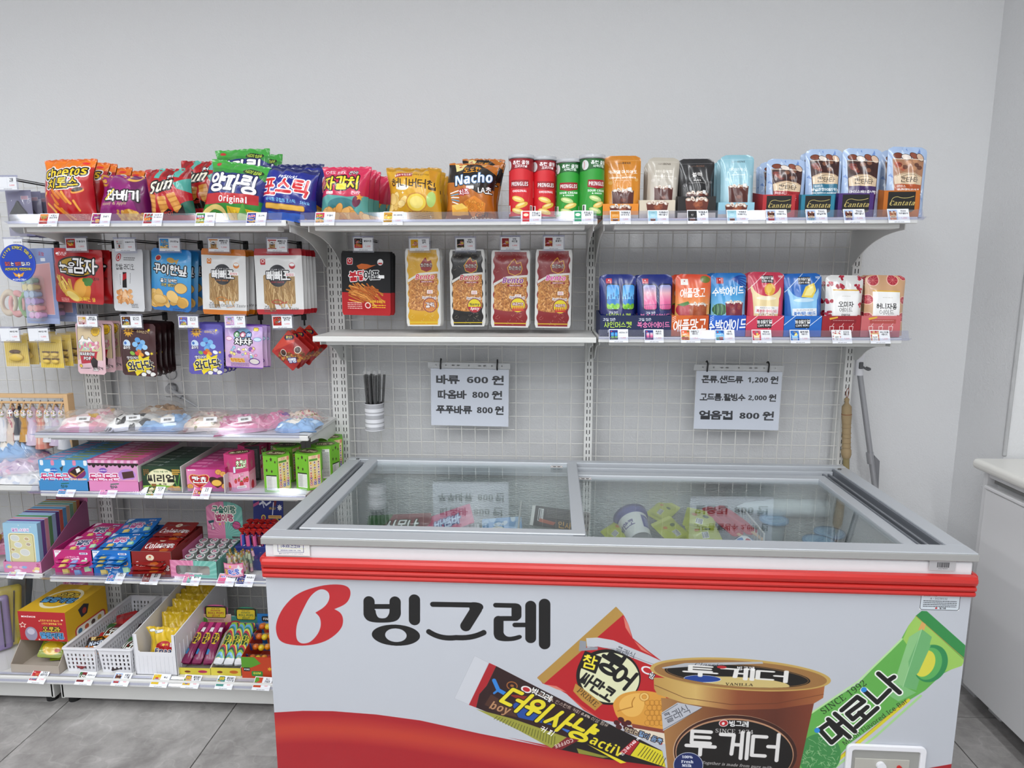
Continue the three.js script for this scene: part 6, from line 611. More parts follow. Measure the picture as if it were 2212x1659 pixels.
// a soft folded garment: a lumpy cushion, w across, l deep, t thick, lying flat with its middle at the origin
const garmentGeo = (w, l, t, c, seed) => into(sheets(26, 22, (u, v) => { const a = u, b = v * 2 - 1, rr = Math.pow(Math.abs(a), 3.2) + Math.pow(Math.abs(b), 3.2), wob = 1 + .16 * (noise(a * 2 + seed, b * 2, seed) - .5) * 2, e = Math.pow(Math.max(0, 1 - rr), .5), f = Math.abs(noise(a * 4 + seed * 3, b * 4, seed) - .5) * 2, th = t * e * (.55 + .5 * f); return [a * w / 2 * wob * (1 - .12 * b * b), b * l / 2 * wob, th, -t * .1 * e]; }).rotateX(-Math.PI / 2), c);
function baggedOutfit(key, label, [x, y, z], w, l, t, seed, ry = 0, tilt = .1, tag = true) {
  const c = texCell(key, 160, 140), o = thing('bagged_outfit', label, 'doll clothes', [x, y, z], ry, 'bagged doll clothes on the shelf'); o.rotation.x = tilt;
  part('garment', garmentGeo(w, l, t, c, seed), mat(c.p, 'paper'), o, [0, .004, 0]);
  part('clear_bag', sachetGeo(w * 1.2, l * 1.2, t * 1.75, FULL, seed, .003).translate(0, -l * .64, 0).rotateX(-Math.PI / 2), M.film, o, [0, t * .5, 0]);
  if (tag) part('barcode_label', cartonGeo(.042, .02, .0006, barcode, {}), mat(barcode.p, 'paper'), o, [w * .1, t * .98, l * .36], [-.95, .12, .1]);
}
{
  const y = .949, P = (px, py) => onY(px, py, y + .02);
  [['gPink', 'pink and cream bagged doll outfit at the toy stand end of its shelf', [165, 915], .165, .15, .05, 1, .1], ['gPink', 'pastel pink bagged outfit lying behind the cream one', [225, 897], .16, .12, .05, 2, -.2], ['gCow', 'black and white cow patterned bagged outfit', [277, 912], .15, .15, .05, 3, .35], ['gBrown', 'brown plush bagged outfit behind the cow patterned one', [352, 886], .14, .11, .055, 4, -.3], ['gBlue', 'sky blue bagged outfit with a pale round patch', [352, 914], .15, .14, .045, 5, .2], ['gFlower', 'beige flowered bagged outfit with a pink top edge', [440, 917], .15, .14, .045, 6, .15], ['gFlower', 'tan bagged outfit behind the flowered one', [452, 897], .14, .1, .04, 7, -.2], ['gRose', 'rose pink and purple bagged outfit', [515, 914], .15, .15, .05, 8, .4], ['gRose', 'long rose pink bagged outfit propped on others', [585, 905], .1, .16, .045, 9, -.5], ['gBlue', 'sky blue bagged outfit closest to the freezer', [628, 922], .13, .1, .04, 10, .1], ['gFlower', 'small flowered bagged outfit at the shelf corner', [655, 900], .12, .1, .05, 11, -.3]].forEach(([k, l, [px, py], w, d, t, s, ry], i) => { const p = P(px, py); baggedOutfit(k, l, [p.x, y + (i % 3) * .002, Math.min(p.z, .22)], w * 1.12, d, t * .72, s, ry, .12, [0, 2, 4, 5, 7].includes(i)); });
}
// boxed cookies: rows that run back from a display front
function boxRow(key, topKey, px, zf, n, dep, label, name = 'cookie_box', { plain, y = .758, band = 0, bandName } = {}) {
  const s = span(...px, zf), h = s.top - y, c = texCell(key, 256, Math.round(256 * h / s.w)), tp = texCell(topKey, 128, 34), g = cartonGeo(s.w - .003, h - .003, dep - .0015, c, { plain, top: tp.p === c.p ? tp : undefined });
  const first = whole(name, g, mat(c.p, 'card'), label + place(0, n), 'cookie box', [s.x, y + .003, zf - dep / 2 - .004], null, label + ' row');
  for (let k = 1; k < n; k++) copyOf(first, label + place(k, n), [s.x, y + .003, zf - dep / 2 - .004 - dep * k]);
  if (band) { const bc = { ...c, v1: c.v0 + (c.v1 - c.v0) * band }, d = dep * n + .006; makeTray('display_carton', `${bandName} front band of a display carton holding ${label.split(' ')[0]} cookie boxes`, { w: s.w, h: h * band, d, hb: h * band, front: bc, color: plain, at: [s.x, y + .0005, zf - d], category: 'display carton' }); }
}
boxRow('dugBlue', 'topBlue', [83, 995, 191, 1066], .345, 8, .031, 'blue cookie box with striped awning print', 'cookie_box', { plain: '#4a90c0', band: .32, bandName: 'blue' });
boxRow('dugPink', 'topPink', [188, 995, 300, 1066], .345, 8, .031, 'pink cookie box with dripping chocolate print', 'cookie_box', { plain: '#d07aa8', band: .32, bandName: 'pink' });
boxRow('cereal', 'topDark', [305, 1008, 392, 1064], .34, 7, .036, 'dark green cereal cookie box', 'cookie_box', { plain: '#24392c' });
boxRow('kancho', 'topKan', [401, 1011, 487, 1063], .34, 7, .036, 'pink cookie box with a red heart', 'cookie_box', { plain: '#a83468' });
[[301, 985, 'beside the pink awning boxes'], [394, 989, 'between the dark green and pink heart boxes'], [486, 993, 'beside the pink hexagonal box']].forEach(([px, py, l], i) => { const a = onZ(px, py + 60, .345); whole('shelf_divider', slab(shapeOf([[0, 0], [-.3, 0], [-.3, .1], [0, i > 1 ? .06 : .088]].map(([z, q]) => [z + .345, q])), .003).rotateY(-Math.PI / 2), STD(0xcbc6c2, .7), `grey card divider ${l}`, 'divider', [a.x, .7585, 0]); });
{
  const f = (k, w = 128, h = 190) => texCell(k, w, h), all = { P: ['chocobiP', 'chocobiQ', 'chocobiD', 'chocobiP', 'chocobiD', 'chocobiQ', 'topP'], G: ['chocobiG', 'chocobiY', 'chocobiG', 'chocobiW', 'chocobiG', 'chocobiY', 'topG'] };
  const hex = (k, r, h) => { const keys = all[k], gs = []; let pg; for (let i = 0; i < 6; i++) { const a0 = Math.PI / 3 * i - Math.PI / 6, a1 = a0 + Math.PI / 3, c = f(keys[i], k === 'P' && i === 0 ? 200 : 128, k === 'P' && i === 0 ? 260 : 190); pg ??= c.p; gs.push(quad([Math.sin(a0) * r, 0, Math.cos(a0) * r], [Math.sin(a1) * r, 0, Math.cos(a1) * r], [Math.sin(a1) * r, h, Math.cos(a1) * r], [Math.sin(a0) * r, h, Math.cos(a0) * r], c.p === pg ? c : swatch(pg, '#6fb528'))); } const t = texCell(keys[6], 96, 96); for (const y of [0, h]) { const q = new THREE.CircleGeometry(r, 6, Math.PI / 6 + Math.PI / 6).rotateX(y ? -Math.PI / 2 : Math.PI / 2).rotateY(0).translate(0, y, 0); gs.push(bare(into(q, y && t.p === pg ? t : swatch(pg, k === 'P' ? '#b03068' : '#5a9a22')))); } return [mergeGeometries(gs), pg]; };
  const [gp, pp] = hex('P', .0475, .122), [gg, gpg] = hex('G', .0475, .122);
  const put = (g, p, px, py, turn, label, z) => { const a = z ? onZ(px, py, z) : onY(px, py, .7595); return whole('hexagonal_box', g, mat(p, 'card'), label, 'snack box', [a.x, .759, z ?? a.z], [0, turn, 0], 'hexagonal snack boxes'); };
  put(gp, pp, 521, 1050, .5, 'pink hexagonal snack box at the shelf front', .285); put(gp, pp, 548, 1010, -1.7, 'pink hexagonal snack box behind the front pink one', .17); put(gp, pp, 602, 1000, .1, 'pink hexagonal snack box behind the green ones', .08);
  put(gg, gpg, 600, 1050, -.08, 'green hexagonal snack box closest to the shelf front', .29); put(gg, gpg, 622, 1000, .15, 'green hexagonal snack box behind the front green one', .18); put(gg, gpg, 670, 1040, -.28, 'second green hexagonal box along, by the freezer frame', .26); put(gg, gpg, 704, 1000, -2.95, 'green hexagonal box showing its white nutrition panel', .16); put(gg, gpg, 716, 985, -.2, 'green hexagonal box at the very back by the upright', .055);
}
// jelly trays and candy on the next shelf down
{
  const y = .4625;
  const lay = (key, n, at, w, l, label, seed, rise = .008, slope = .16) => { const c = texCell(key, 128, 128), r = rng(seed); const first = whole('candy_sachet', sachetGeo(w, l, .011, c, seed, .003).translate(0, -l / 2, 0).rotateX(-Math.PI / 2), mat(c.p, 'foil'), label + ', top one of its pile', 'candy packet', at, [slope, (r() - .5) * .2, 0], label + ' pile'); for (let k = 1; k < n; k++) copyOf(first, label + `, ${ORD[k]} from the top of its pile`, [at[0] + (r() - .5) * .008, at[1] - rise * k * 1.25, at[2] + .012 * k + (r() - .5) * .012], [slope * (1 - k * .12), (r() - .5) * .3, (r() - .5) * .05]); };
  const tr = (key, px, color, label) => { const s = span(...px, .345), h = s.top - y, c = texCell(key, 256, Math.round(256 * h / s.w)); makeTray('candy_tray', label, { w: s.w, h, d: .21, hb: h * 1.1, front: c, color, inner: '#8f8376', at: [s.x, y + .0005, .345 - .21], mid: .07 }); return s; };
  const a = tr('chewPink', [118, 1188, 202, 1255], '#b02470', 'magenta open tray of chewy candy'), b = tr('chewBlue', [200, 1189, 286, 1256], '#1c68b8', 'blue open tray of chewy candy'), e = tr('cola', [284, 1192, 371, 1258], '#7e1c1a', 'dark red open tray of cola candy');
  lay('chewPink', 5, [a.x, y + .088, .28], a.w * .8, .09, 'magenta chewy candy sachet near the tray front', 3); lay('chewPink', 5, [a.x + .004, y + .1, .195], a.w * .8, .09, 'magenta chewy candy sachet deep in the tray', 4);
  lay('chewBlue', 6, [b.x, y + .1, .28], b.w * .8, .09, 'blue chewy candy sachet near the tray front', 5); lay('chewBlue', 5, [b.x + .006, y + .118, .195], b.w * .85, .1, 'blue chewy candy sachet deep in the tray', 6);
  lay('cola', 6, [e.x, y + .086, .28], e.w * .8, .09, 'dark red cola candy sachet near the tray front', 7); lay('cola', 6, [e.x + .006, y + .108, .195], e.w * .85, .1, 'dark red cola candy sachet deep in the tray', 8);
  // pink and mint tray with a window, a header card and its cups
  const s = span(371, 1212, 474, 1256, .35), h = s.top - y, w = s.w, d = .2, c = texCell('bead', 200, 90), t = thing('candy_cup_tray', 'pink and mint tray with a window and arched header card', 'display tray', [s.x, y + .0005, .35 - d], -.03);
  const fr = shapeOf([[-w / 2, 0], [w / 2, 0], [w / 2, h], [-w / 2, h]]), hole = roundRect(w * .72, h * .52, .008, -w * .38, h * .2); fr.holes.push(hole);
  const fg = slab(fr, .002), uv = fg.attributes.uv; for (let i = 0; i < uv.count; i++) uv.setXY(i, fg.attributes.position.getX(i) / w + .5, fg.attributes.position.getY(i) / h); part('front_panel', into(fg, c), mat(c.p, 'card'), t, [0, 0, d - .002]); part('window', box(w * .74, h * .54, .0006, -w * .02, h * .46, d - .003), M.film, t);
  const sw = (col) => swatch(c.p, col); part('side_panel', into(slab(shapeOf([[0, 0], [d, 0], [d, h], [0, h * 1.2]]), .002).rotateY(-Math.PI / 2).translate(w / 2, 0, 0), sw('#5f9d94')), mat(c.p, 'card'), t); part('side_panel', into(slab(shapeOf([[0, 0], [d, 0], [d, h], [0, h * 1.2]]), .002).rotateY(-Math.PI / 2).translate(-w / 2 + .002, 0, 0), sw('#c87098')), mat(c.p, 'card'), t); part('floor_panel', into(box(w, .002, d, 0, .001, d / 2), sw('#cfc6bc')), mat(c.p, 'card'), t);
  const hc = texCell('beadCard', 256, 262), card = new THREE.Shape(), cw = w * .82, ch = .14; card.moveTo(-cw / 2, 0); card.lineTo(cw / 2, 0); card.lineTo(cw / 2, ch * .84); card.quadraticCurveTo(cw * .32, ch, 0, ch); card.quadraticCurveTo(-cw * .32, ch, -cw / 2, ch * .84); card.closePath();
  const cg = slab(card, .002), cu = cg.attributes.uv; for (let i = 0; i < cu.count; i++) cu.setXY(i, cg.attributes.position.getX(i) / cw + .5, cg.attributes.position.getY(i) / ch); part('header_card', into(cg, hc), mat(hc.p, 'card'), t, [.012, .06, .004]);
  const lid = texCell('beadLid', 96, 96), cupG = new THREE.LatheGeometry([[0, 0], [.0095, 0], [.0125, .034], [.0135, .035], [.0135, .038]].map(([a, b]) => new THREE.Vector2(a, b)), 20), lidG = into(new THREE.CircleGeometry(.014, 24).rotateX(-Math.PI / 2).translate(0, .0412, 0), lid), rim = new THREE.CylinderGeometry(.0145, .014, .004, 24).translate(0, .039, 0), cupM = PHY(0xd8e8e2, .15, { transmission: .5, thickness: 0 }), green = STD(0x2f5a4a, .5), bead = new THREE.CylinderGeometry(.008, .007, .026, 12).translate(0, .015, 0);
  let cup0; for (let j = 0; j < 5; j++) for (let i = 0; i < 4; i++) { if (j === 4 && i === 2) continue; const p = [s.x - w * .36 + i * w * .24 + (j % 2) * .006, y + .004 + (4 - j) * .004 + .004, .35 - d + .025 + j * .036], l = `candy cup, ${['first', 'second', 'third', 'fourth'][i]} from the pink side, ${['first', 'second', 'third', 'fourth', 'fifth'][j]} row from the header card`; if (cup0) copyOf(cup0, l, p, [.12, i + j, 0]); else { cup0 = thing('candy_cup', l, 'candy cup', p, 0, 'lidded candy cups'); part('cup', cupG, cupM, cup0); part('candy', bead, green, cup0); part('lid_rim', rim, M.white, cup0); part('lid', lidG, mat(lid.p, 'foil'), cup0); cup0.rotation.x = .12; } }
  // clear tub of small bottled candies
  const q = span(479, 1178, 553, 1252, .31), tw = q.w / 2, tub = thing('candy_tub', 'clear plastic tub of gold capped candies with a pink label', 'candy tub', [q.x, y + .0005, .3], 0), th2 = q.top - y;
  part('tub', new THREE.LatheGeometry([[0, .001], [tw * .86, .001], [tw * .9, .004], [tw, th2 - .004], [tw + .003, th2], [tw - .001, th2]].map(([a, b]) => new THREE.Vector2(a, b)), 36), M.clear, tub); const fz = texCell('fizz', 200, 100), lb = new THREE.CylinderGeometry(tw * .97, tw * .93, th2 * .46, 24, 1, true, -.62, 1.24).translate(0, th2 * .34, .0015); part('label', into(lb, fz), mat(fz.p, 'vinyl'), tub);
  const bot = merge([new THREE.CylinderGeometry(.0045, .0055, .02, 8)]), capG = new THREE.CylinderGeometry(.0035, .0035, .008, 8), r = rng(9), gold = STD(0xc8a24a, .3, { metalness: .7 }), bodies = [0xb9c6a8, 0xd8a8b8, 0xc8c0a8, 0x8aa088].map((k) => PHY(k, .2)); const b0 = {};
  for (let k = 0; k < 84; k++) { const a = k * 2.399, lay2 = Math.floor(k / 21), rr = Math.sqrt((k % 21 + .5) / 21) * tw * .74, p = [q.x + Math.cos(a) * rr, y + .014 + lay2 * .0165, .3 + Math.sin(a) * rr], rot = [(r() - .5) * .5, r() * 3, (r() - .5) * .5], i = k % 4; if (b0[i]) copyOf(b0[i], b0[i].userData.label, p, rot); else { const o = (b0[i] = thing('candy_bottle', `tiny ${['pale green', 'pink', 'cream', 'grey green'][i]} candy with a gold cap in the clear tub`, 'candy', p, 0, `${['pale green', 'pink', 'cream', 'grey green'][i]} gold capped candies`)); part('wrapper', bot, bodies[i], o); part('cap', capG, gold, o, [0, .013, 0]); o.rotation.set(...rot); } }
  // lolly display behind it, half hidden by the freezer
  const lz = .17, ls = span(541, 1081, 606, 1170, lz), lc = texCell('lolly', 200, 240), ld = thing('lolly_display', 'navy blue lolly display card behind the candy tub', 'display card', [ls.x, y, lz]); part('header_card', plateGeo(ls.w, .17, .002, lc, '#16225e'), mat(lc.p, 'card'), ld, [0, .08, -.02], [-.1, 0, 0]); part('tray', rbox(ls.w + .02, .085, .13, .003, 0, .043, .045), STD(0x1b2870, .6), ld);
  const lk = texCell('lollyStick', 64, 96), wrapG = into(new THREE.CylinderGeometry(.0085, .0085, .07, 12).translate(0, .035, 0), lk), twist = new THREE.LatheGeometry([[.003, .068], [.004, .074], [.013, .088], [.009, .09], [.002, .08]].map(([a, b]) => new THREE.Vector2(a, b)), 9), tm = [PHY(0xb01f1c, .22), PHY(0x3a1414, .25)], tops = []; let l0;
  for (let k = 0; k < 15; k++) { const p = [ls.x - .04 + (k % 5) * .021 + (k > 4) * .005, y + .055 + (k > 9 ? .012 : k > 4 ? .006 : 0), lz + .095 - Math.floor(k / 5) * .03], l = `twist wrapped lolly, ${['first', 'second', 'third', 'fourth', 'fifth'][k % 5]} from the candy cups, ${['front', 'middle', 'back'][Math.floor(k / 5)]} line`; if (l0) copyOf(l0, l, p, [.1, k, 0]); else { l0 = thing('lolly', l, 'lolly', p, 0, 'twist wrapped lollies'); part('wrapper', wrapG, mat(lk.p, 'foil'), l0); part('twist', twist, tm[0], l0); } }
  const cb = thing('clear_box', 'clear plastic box with a small white label beside the freezer', 'plastic box', [onZ(578, 1255, .3).x + .012, y, .31]); part('box', rbox(.07, .075, .09, .004, 0, .038, 0), M.clear, cb); part('label', rbox(.022, .05, .001, .0004, .01, .034, .046), M.white, cb);
}
// the base unit: baskets, bin, displays
{
  const y = .1405;
  const plateHoles = (w0, w1, h, nx, ny, hw, hh, y0) => { const s = shapeOf([[-w0 / 2, 0], [w0 / 2, 0], [w1 / 2, h], [-w1 / 2, h]]); for (let j = 0; j < ny; j++) for (let i = 0; i < nx; i++) holeRect(s, -w0 / 2 + w0 * (i + .5) / nx - hw / 2, y0 + j * (h - y0 - .012) / ny, hw, hh); return slab(s, .0022); };
  function basket(px, label, shares) {
    const s = span(...px, .395), w = s.w * .92, h = .084, l = .37, t = thing('plastic_basket', label, 'basket', [s.x, y, .395 - l / 2], 0, 'white plastic baskets'), k = .07;
    for (const e of [-1, 1]) { part('end_panel', plateHoles(w * .88, w, h, 7, 4, w * .055, .0105, .01), M.whitePlastic, t, [0, 0, e * (l / 2 - .006)], [e * k, 0, 0]); part('side_panel', plateHoles(l * .97, l, h, 30, 4, .006, .0105, .01).rotateY(Math.PI / 2), M.whitePlastic, t, [e * (w / 2 - .005), 0, 0], [0, 0, -e * k]); }
    part('base', rbox(w * .88, .003, l * .97, .001, 0, .0015, 0), M.whitePlastic, t);
    const rim = roundRect(w + .008, l + .008, .008, -w / 2 - .004, -l / 2 - .004); rim.holes.push(roundRect(w - .006, l - .006, .006, -w / 2 + .003, -l / 2 + .003)); part('rim', slab(rim, .006, .0018).rotateX(-Math.PI / 2).translate(0, h - .002, 0), M.whitePlastic, t);
    return { x: s.x, w, l };
  }
  const b1 = basket([137, 1408, 211, 1452], 'white plastic basket of red and orange wrapped snacks'), b2 = basket([212, 1408, 288, 1452], 'white plastic basket of dark and green wrapped snacks');
  const heap = (keys, b, n, label, seed) => { const r = rng(seed); for (let k = 0; k < n; k++) { const key = keys[k % keys.length], c = texCell(key, 128, 100), g = (filmGeo[key + 'h'] ??= sachetGeo(b.w * .62, .085, .02, c, seed, .004).translate(0, -.042, 0).rotateX(-Math.PI / 2)); whole('candy_sachet', g, mat(c.p, 'film'), `${label}, ${k === 0 ? 'closest to the basket front' : ORD[k] + ' from the basket front'}`, 'candy packet', [b.x + (r() - .5) * b.w * .14, y + .03 + (k % 2) * .018, .355 - k * .042], [.35 + (r() - .5) * .4, (r() - .5) * 1, (r() - .5) * .2], label + ' heap'); } };
  heap(['iceRed', 'nacho', 'iceStick'], b1, 7, 'red and orange wrapped snack in the first basket', 4); heap(['wadaDark', 'iceRed', 'onion'], b2, 7, 'dark wrapped snack in the second basket', 6);
  // deep white bin with a cut-out front and the yellow packets in it
  {
    const s = span(290, 1372, 381, 1456, .4), w = s.w, h = s.top - y, l = .36, t = thing('plastic_bin', 'deep white ribbed bin with a notched front', 'bin', [s.x, y, .4 - l], 0), th = .0035, hb = h * 1.32;
    const f = shapeOf([[-w / 2, 0], [w / 2, 0], [w / 2, h], [w / 2 - .012, h], [w / 2 - .014, h * .6], [w / 2 - .02, h * .56], [-w / 2 + .02, h * .56], [-w / 2 + .014, h * .6], [-w / 2 + .012, h], [-w / 2, h]]); part('front_panel', slab(f, th, .0008), M.whitePlastic, t, [0, 0, l - th]);
    const sd = shapeOf([[0, 0], [l, 0], [l, h], [0, hb]]); for (const e of [-1, 1]) part('side_panel', slab(sd, th).rotateY(-Math.PI / 2).translate(e > 0 ? w / 2 : -w / 2 + th, 0, 0), M.whitePlastic, t);
    part('back_panel', box(w, hb, th, 0, hb / 2, 0), M.whitePlastic, t); part('base', box(w, .003, l, 0, .0015, l / 2), M.whitePlastic, t);
    for (let i = 0; i < 9; i++) part('rib', rbox(.0018, h * .44, .0016, .0006, -w / 2 + w * (i + 1) / 10, h * .26, l + .0004), M.whitePlastic, t); for (let i = 0; i < 14; i++) part('rib', rbox(.0016, h * .6, .0018, .0006, w / 2 + .0004, h * .42, l * (i + 1) / 15), M.whitePlastic, t);
    const c = texCell('noodle', 200, 220), c2 = texCell('noodleSide', 128, 140), pw = w * .8, ph = h * .92, m = mat(c.p, 'foil');
    const first = whole('noodle_packet', bagGeo(pw, ph, .024, c, 5, { seal: .06 }), m, 'yellow noodle snack packet, front one in the white bin', 'noodle snack', [s.x + .004, y + .012, .4 - .035], [-.12, -.06, -.02], 'yellow noodle snack packets'); const g2 = bagGeo(pw * 1.08, ph, .026, c2, 6, { seal: .06 }); let q0;
    for (let k = 1; k < 9; k++) { const p = [s.x + (k % 2 ? .004 : -.003), y + .02 + k * .0065, .4 - .058 - k * .033], rot = [-.5 - (k % 3) * .08, (k % 2 - .5) * .1, (k % 3 - 1) * .05], lb = `yellow noodle snack packet, ${ORD[k]} from the front in the white bin`; if (q0) copyOf(q0, lb, p, rot); else { q0 = whole('noodle_packet', g2, mat(c2.p, 'foil'), lb, 'noodle snack', p, rot, 'yellow noodle snack packets'); } }
  }
  // two roll candy displays
  const roll = (key, pk, px, card, color, label, lp) => {
    const s = span(...px, .39), h = s.top - y, w = s.w, d = .17, t = thing('candy_display', label, 'display tray', [s.x, y, .39 - d], 0), hc = texCell(key, 220, 260), base = cell(128, 50, (g, H) => { Rc(g, '#ddcd4a', 0, 0, 100, H); El(g, color, 76, H * .5, 14, 8); El(g, '#7a3a1a', 30, H * .55, 9, 6); });
    part('front_panel', plateGeo(w, h, .002, base, '#d8c848'), mat(base.p, 'card'), t, [0, 0, d]); const sm = STD(0xc9c0b6, .8); for (const e of [-1, 1]) part('side_panel', slab(shapeOf([[0, 0], [d, 0], [d, h], [d * .3, .085], [0, .085]]), .002).rotateY(-Math.PI / 2).translate(e > 0 ? w / 2 : -w / 2 + .002, 0, 0), sm, t); part('floor_panel', box(w, .002, d, 0, .001, d / 2), sm, t);
    const a = span(...card, .39 - d), cw = a.w, ch = a.h, sh = new THREE.Shape(); sh.moveTo(-cw / 2, 0); sh.lineTo(cw / 2, 0); sh.lineTo(cw / 2, ch * .72); sh.lineTo(cw * .38, ch * .72); sh.lineTo(cw * .4, ch * .9); sh.quadraticCurveTo(cw * .3, ch, 0, ch); sh.quadraticCurveTo(-cw * .28, ch, -cw * .38, ch * .9); sh.lineTo(-cw * .36, ch * .72); sh.lineTo(-cw / 2, ch * .72); sh.closePath();
    const g = slab(sh, .002), u = g.attributes.uv; for (let i = 0; i < u.count; i++) u.setXY(i, g.attributes.position.getX(i) / cw + .5, g.attributes.position.getY(i) / ch); part('header_card', into(g, hc), mat(hc.p, 'card'), t, [a.x - s.x, a.y - y, .002], [-.08, 0, 0]);
    const pc = texCell(pk, 96, 150), pg = sachetGeo(.032, .15, .012, pc, 4, .002).translate(0, -.075, 0).rotateX(-1.05); let p0;
    for (let k = 0; k < 6; k++) { const p = [s.x - w * .32 + (k % 3) * w * .3 + (k > 2 ? .006 : 0), y + .062 + (k > 2 ? .012 : 0), .39 - d * .5 + (k > 2 ? .012 : 0)], l = `${lp} roll candy packet, ${['first', 'middle', 'last'][k % 3]} of the ${k > 2 ? 'upper' : 'lower'} layer`; if (p0) copyOf(p0, l, p, [0, (k % 3 - 1) * .08, 0]); else p0 = whole('roll_candy', pg, mat(pc.p, 'foil'), l, 'candy packet', p, null, lp + ' roll candy packets'); }
  };
  roll('rollA', 'rollPackA', [385, 1443, 455, 1464], [433, 1308, 499, 1376], '#b8325a', 'pink roll candy display with a yellow header card', 'magenta'); roll('rollB', 'rollPackB', [456, 1443, 521, 1464], [500, 1313, 562, 1380], '#c86a2a', 'green roll candy display with a yellow header card', 'striped');
  {
    const s = span(522, 1420, 592, 1465, .4), h = s.top - y, w = s.w, d = .17, c = texCell('fruity', 160, 120), bc = texCell('fruityBack', 128, 190); makeTray('gum_tray', 'orange and green fruit gum tray beside the freezer', { w, h, d, hb: .1, front: c, color: '#b83a1a', at: [s.x, y, .4 - d] }); const a = span(558, 1326, 606, 1400, .24); const hc = thing('header_card', 'blue fruit gum header card beside the freezer', 'display card', [a.x, y, .24]); part('card', plateGeo(a.w, a.top - y, .002, bc, '#1a68a8'), mat(bc.p, 'card'), hc);
    const cols = [0xc8641c, 0xb02a2a, 0xd9bc2a, 0x5f9a2a, 0xd98a1c].map((k) => PHY(k, .2)), ball = new THREE.SphereGeometry(.0105, 16, 12); let o;
    for (let k = 0; k < 4; k++) { const p = [s.x - .002, y + .052 + k * .022, .4 - .035 - k * .03], l = `clear packet of coloured gum balls, ${ORD[k]} from the tray front`; if (o) { copyOf(o, l, p, [.25, k * .04, 0]); continue; } o = thing('gum_packet', l, 'gum packet', p, 0, 'clear packets of gum balls'); for (let i = 0; i < 4; i++) part('gum_ball', ball, cols[(i * 2 + k) % 5], o, [-.03 + i * .02, 0, (i % 2) * .004]); part('film', sachetGeo(w * .9, .032, .03, FULL, 4).translate(0, -.016, 0), M.film, o); part('end_seal', rbox(.006, .03, .002, .0008, -w * .44, 0, 0), STD(0x23408a, .4), o); o.rotation.x = .25; }
  }
  // the toy stand: yellow toy box on an open tray, pencil cases
  const kz = .36, s = span(42, 1322, 146, 1384, kz), d = .2, kc = texCell('keyBox', 256, 160), ks = texCell('keySide', 160, 110), kt = texCell('keyTop', 200, 160); const kb = thing('toy_box', 'yellow and red toy box propped on its open tray', 'toy box', [s.x, s.y, kz - d / 2], -.03); part('carton', cartonGeo(s.w, s.h, d, kc, { side: ks, top: kt, plain: '#c99a18' }), mat(kc.p, 'card'), kb); part('open_tray', merge([slab(shapeOf([[0, 0], [d + .05, 0], [d + .05, .03], [d, s.y - y], [0, s.y - y]]), .002).rotateY(-Math.PI / 2).translate(-s.w / 2, 0, 0), slab(shapeOf([[0, 0], [d + .05, 0], [d + .05, .03], [d, s.y - y], [0, s.y - y]]), .002).rotateY(-Math.PI / 2).translate(s.w / 2, 0, 0), box(s.w, .03, .002, 0, .015, d + .05), box(s.w, .002, d + .05, 0, .001, d / 2 + .025)]).translate(0, y - s.y, -d / 2), M.card, kb);
  const yc = texCell('yellowToy', 96, 96), yg = sachetGeo(.075, .07, .014, yc, 3, .006); [['yellow toy packet at the front of the open tray', 0, .03, .375, -1], ['yellow green toy packet lying beneath the front one', .03, .018, .365, -1.2], ['toy packet deep inside the open tray', -.03, .02, .35, -.9]].forEach(([l, dx, dy, z, rx], i) => whole('toy_packet', yg, mat(yc.p, 'film'), l, 'toy packet', [s.x + dx, y + dy - .006, z - .02], [rx, .3 - i * .4, .1]));
  const tub = thing('clear_tub', 'clear plastic tub holding the pencil cases', 'plastic tub', [-1.215, y, .33]); const ts = roundRect(.22, .16, .03, -.11, -.08); part('tub', new THREE.ExtrudeGeometry(ts, { depth: .085, bevelEnabled: false }).rotateX(-Math.PI / 2), M.clear, tub);
  [['lilac pencil case standing in a clear bag', '#8a78a8', 3, .3, -.02], ['yellow pencil case standing in a clear bag', '#c8b428', 22, .27, -.1], ['slate blue pencil case standing in a clear bag', '#46586a', 42, .2, -.16]].forEach(([l, c, px, z, rz], i) => { const p = onZ(px - 8, 1400, z), t = thing('pencil_case', l, 'pencil case', [p.x, y + .005, z - .01], .9, 'bagged pencil cases'); t.rotation.z = rz; const h = .2 + i * .022; part('case', rbox(.075, h, .03, .013, 0, h / 2, 0, 4), STD(c, .6), t); part('zip', rbox(.004, h * .86, .004, .001, .012, h / 2, .016), STD(0x2a2632, .5), t); part('clear_bag', sachetGeo(.1, h + .03, .042, FULL, i + 2).translate(0, -.004, 0), M.film, t); });
  baggedOutfit('gRose', 'plum coloured bagged outfit hanging behind the yellow toy box', [-1.04, .3, .13], .1, .12, .03, 21, 0, 1.3, false);
}
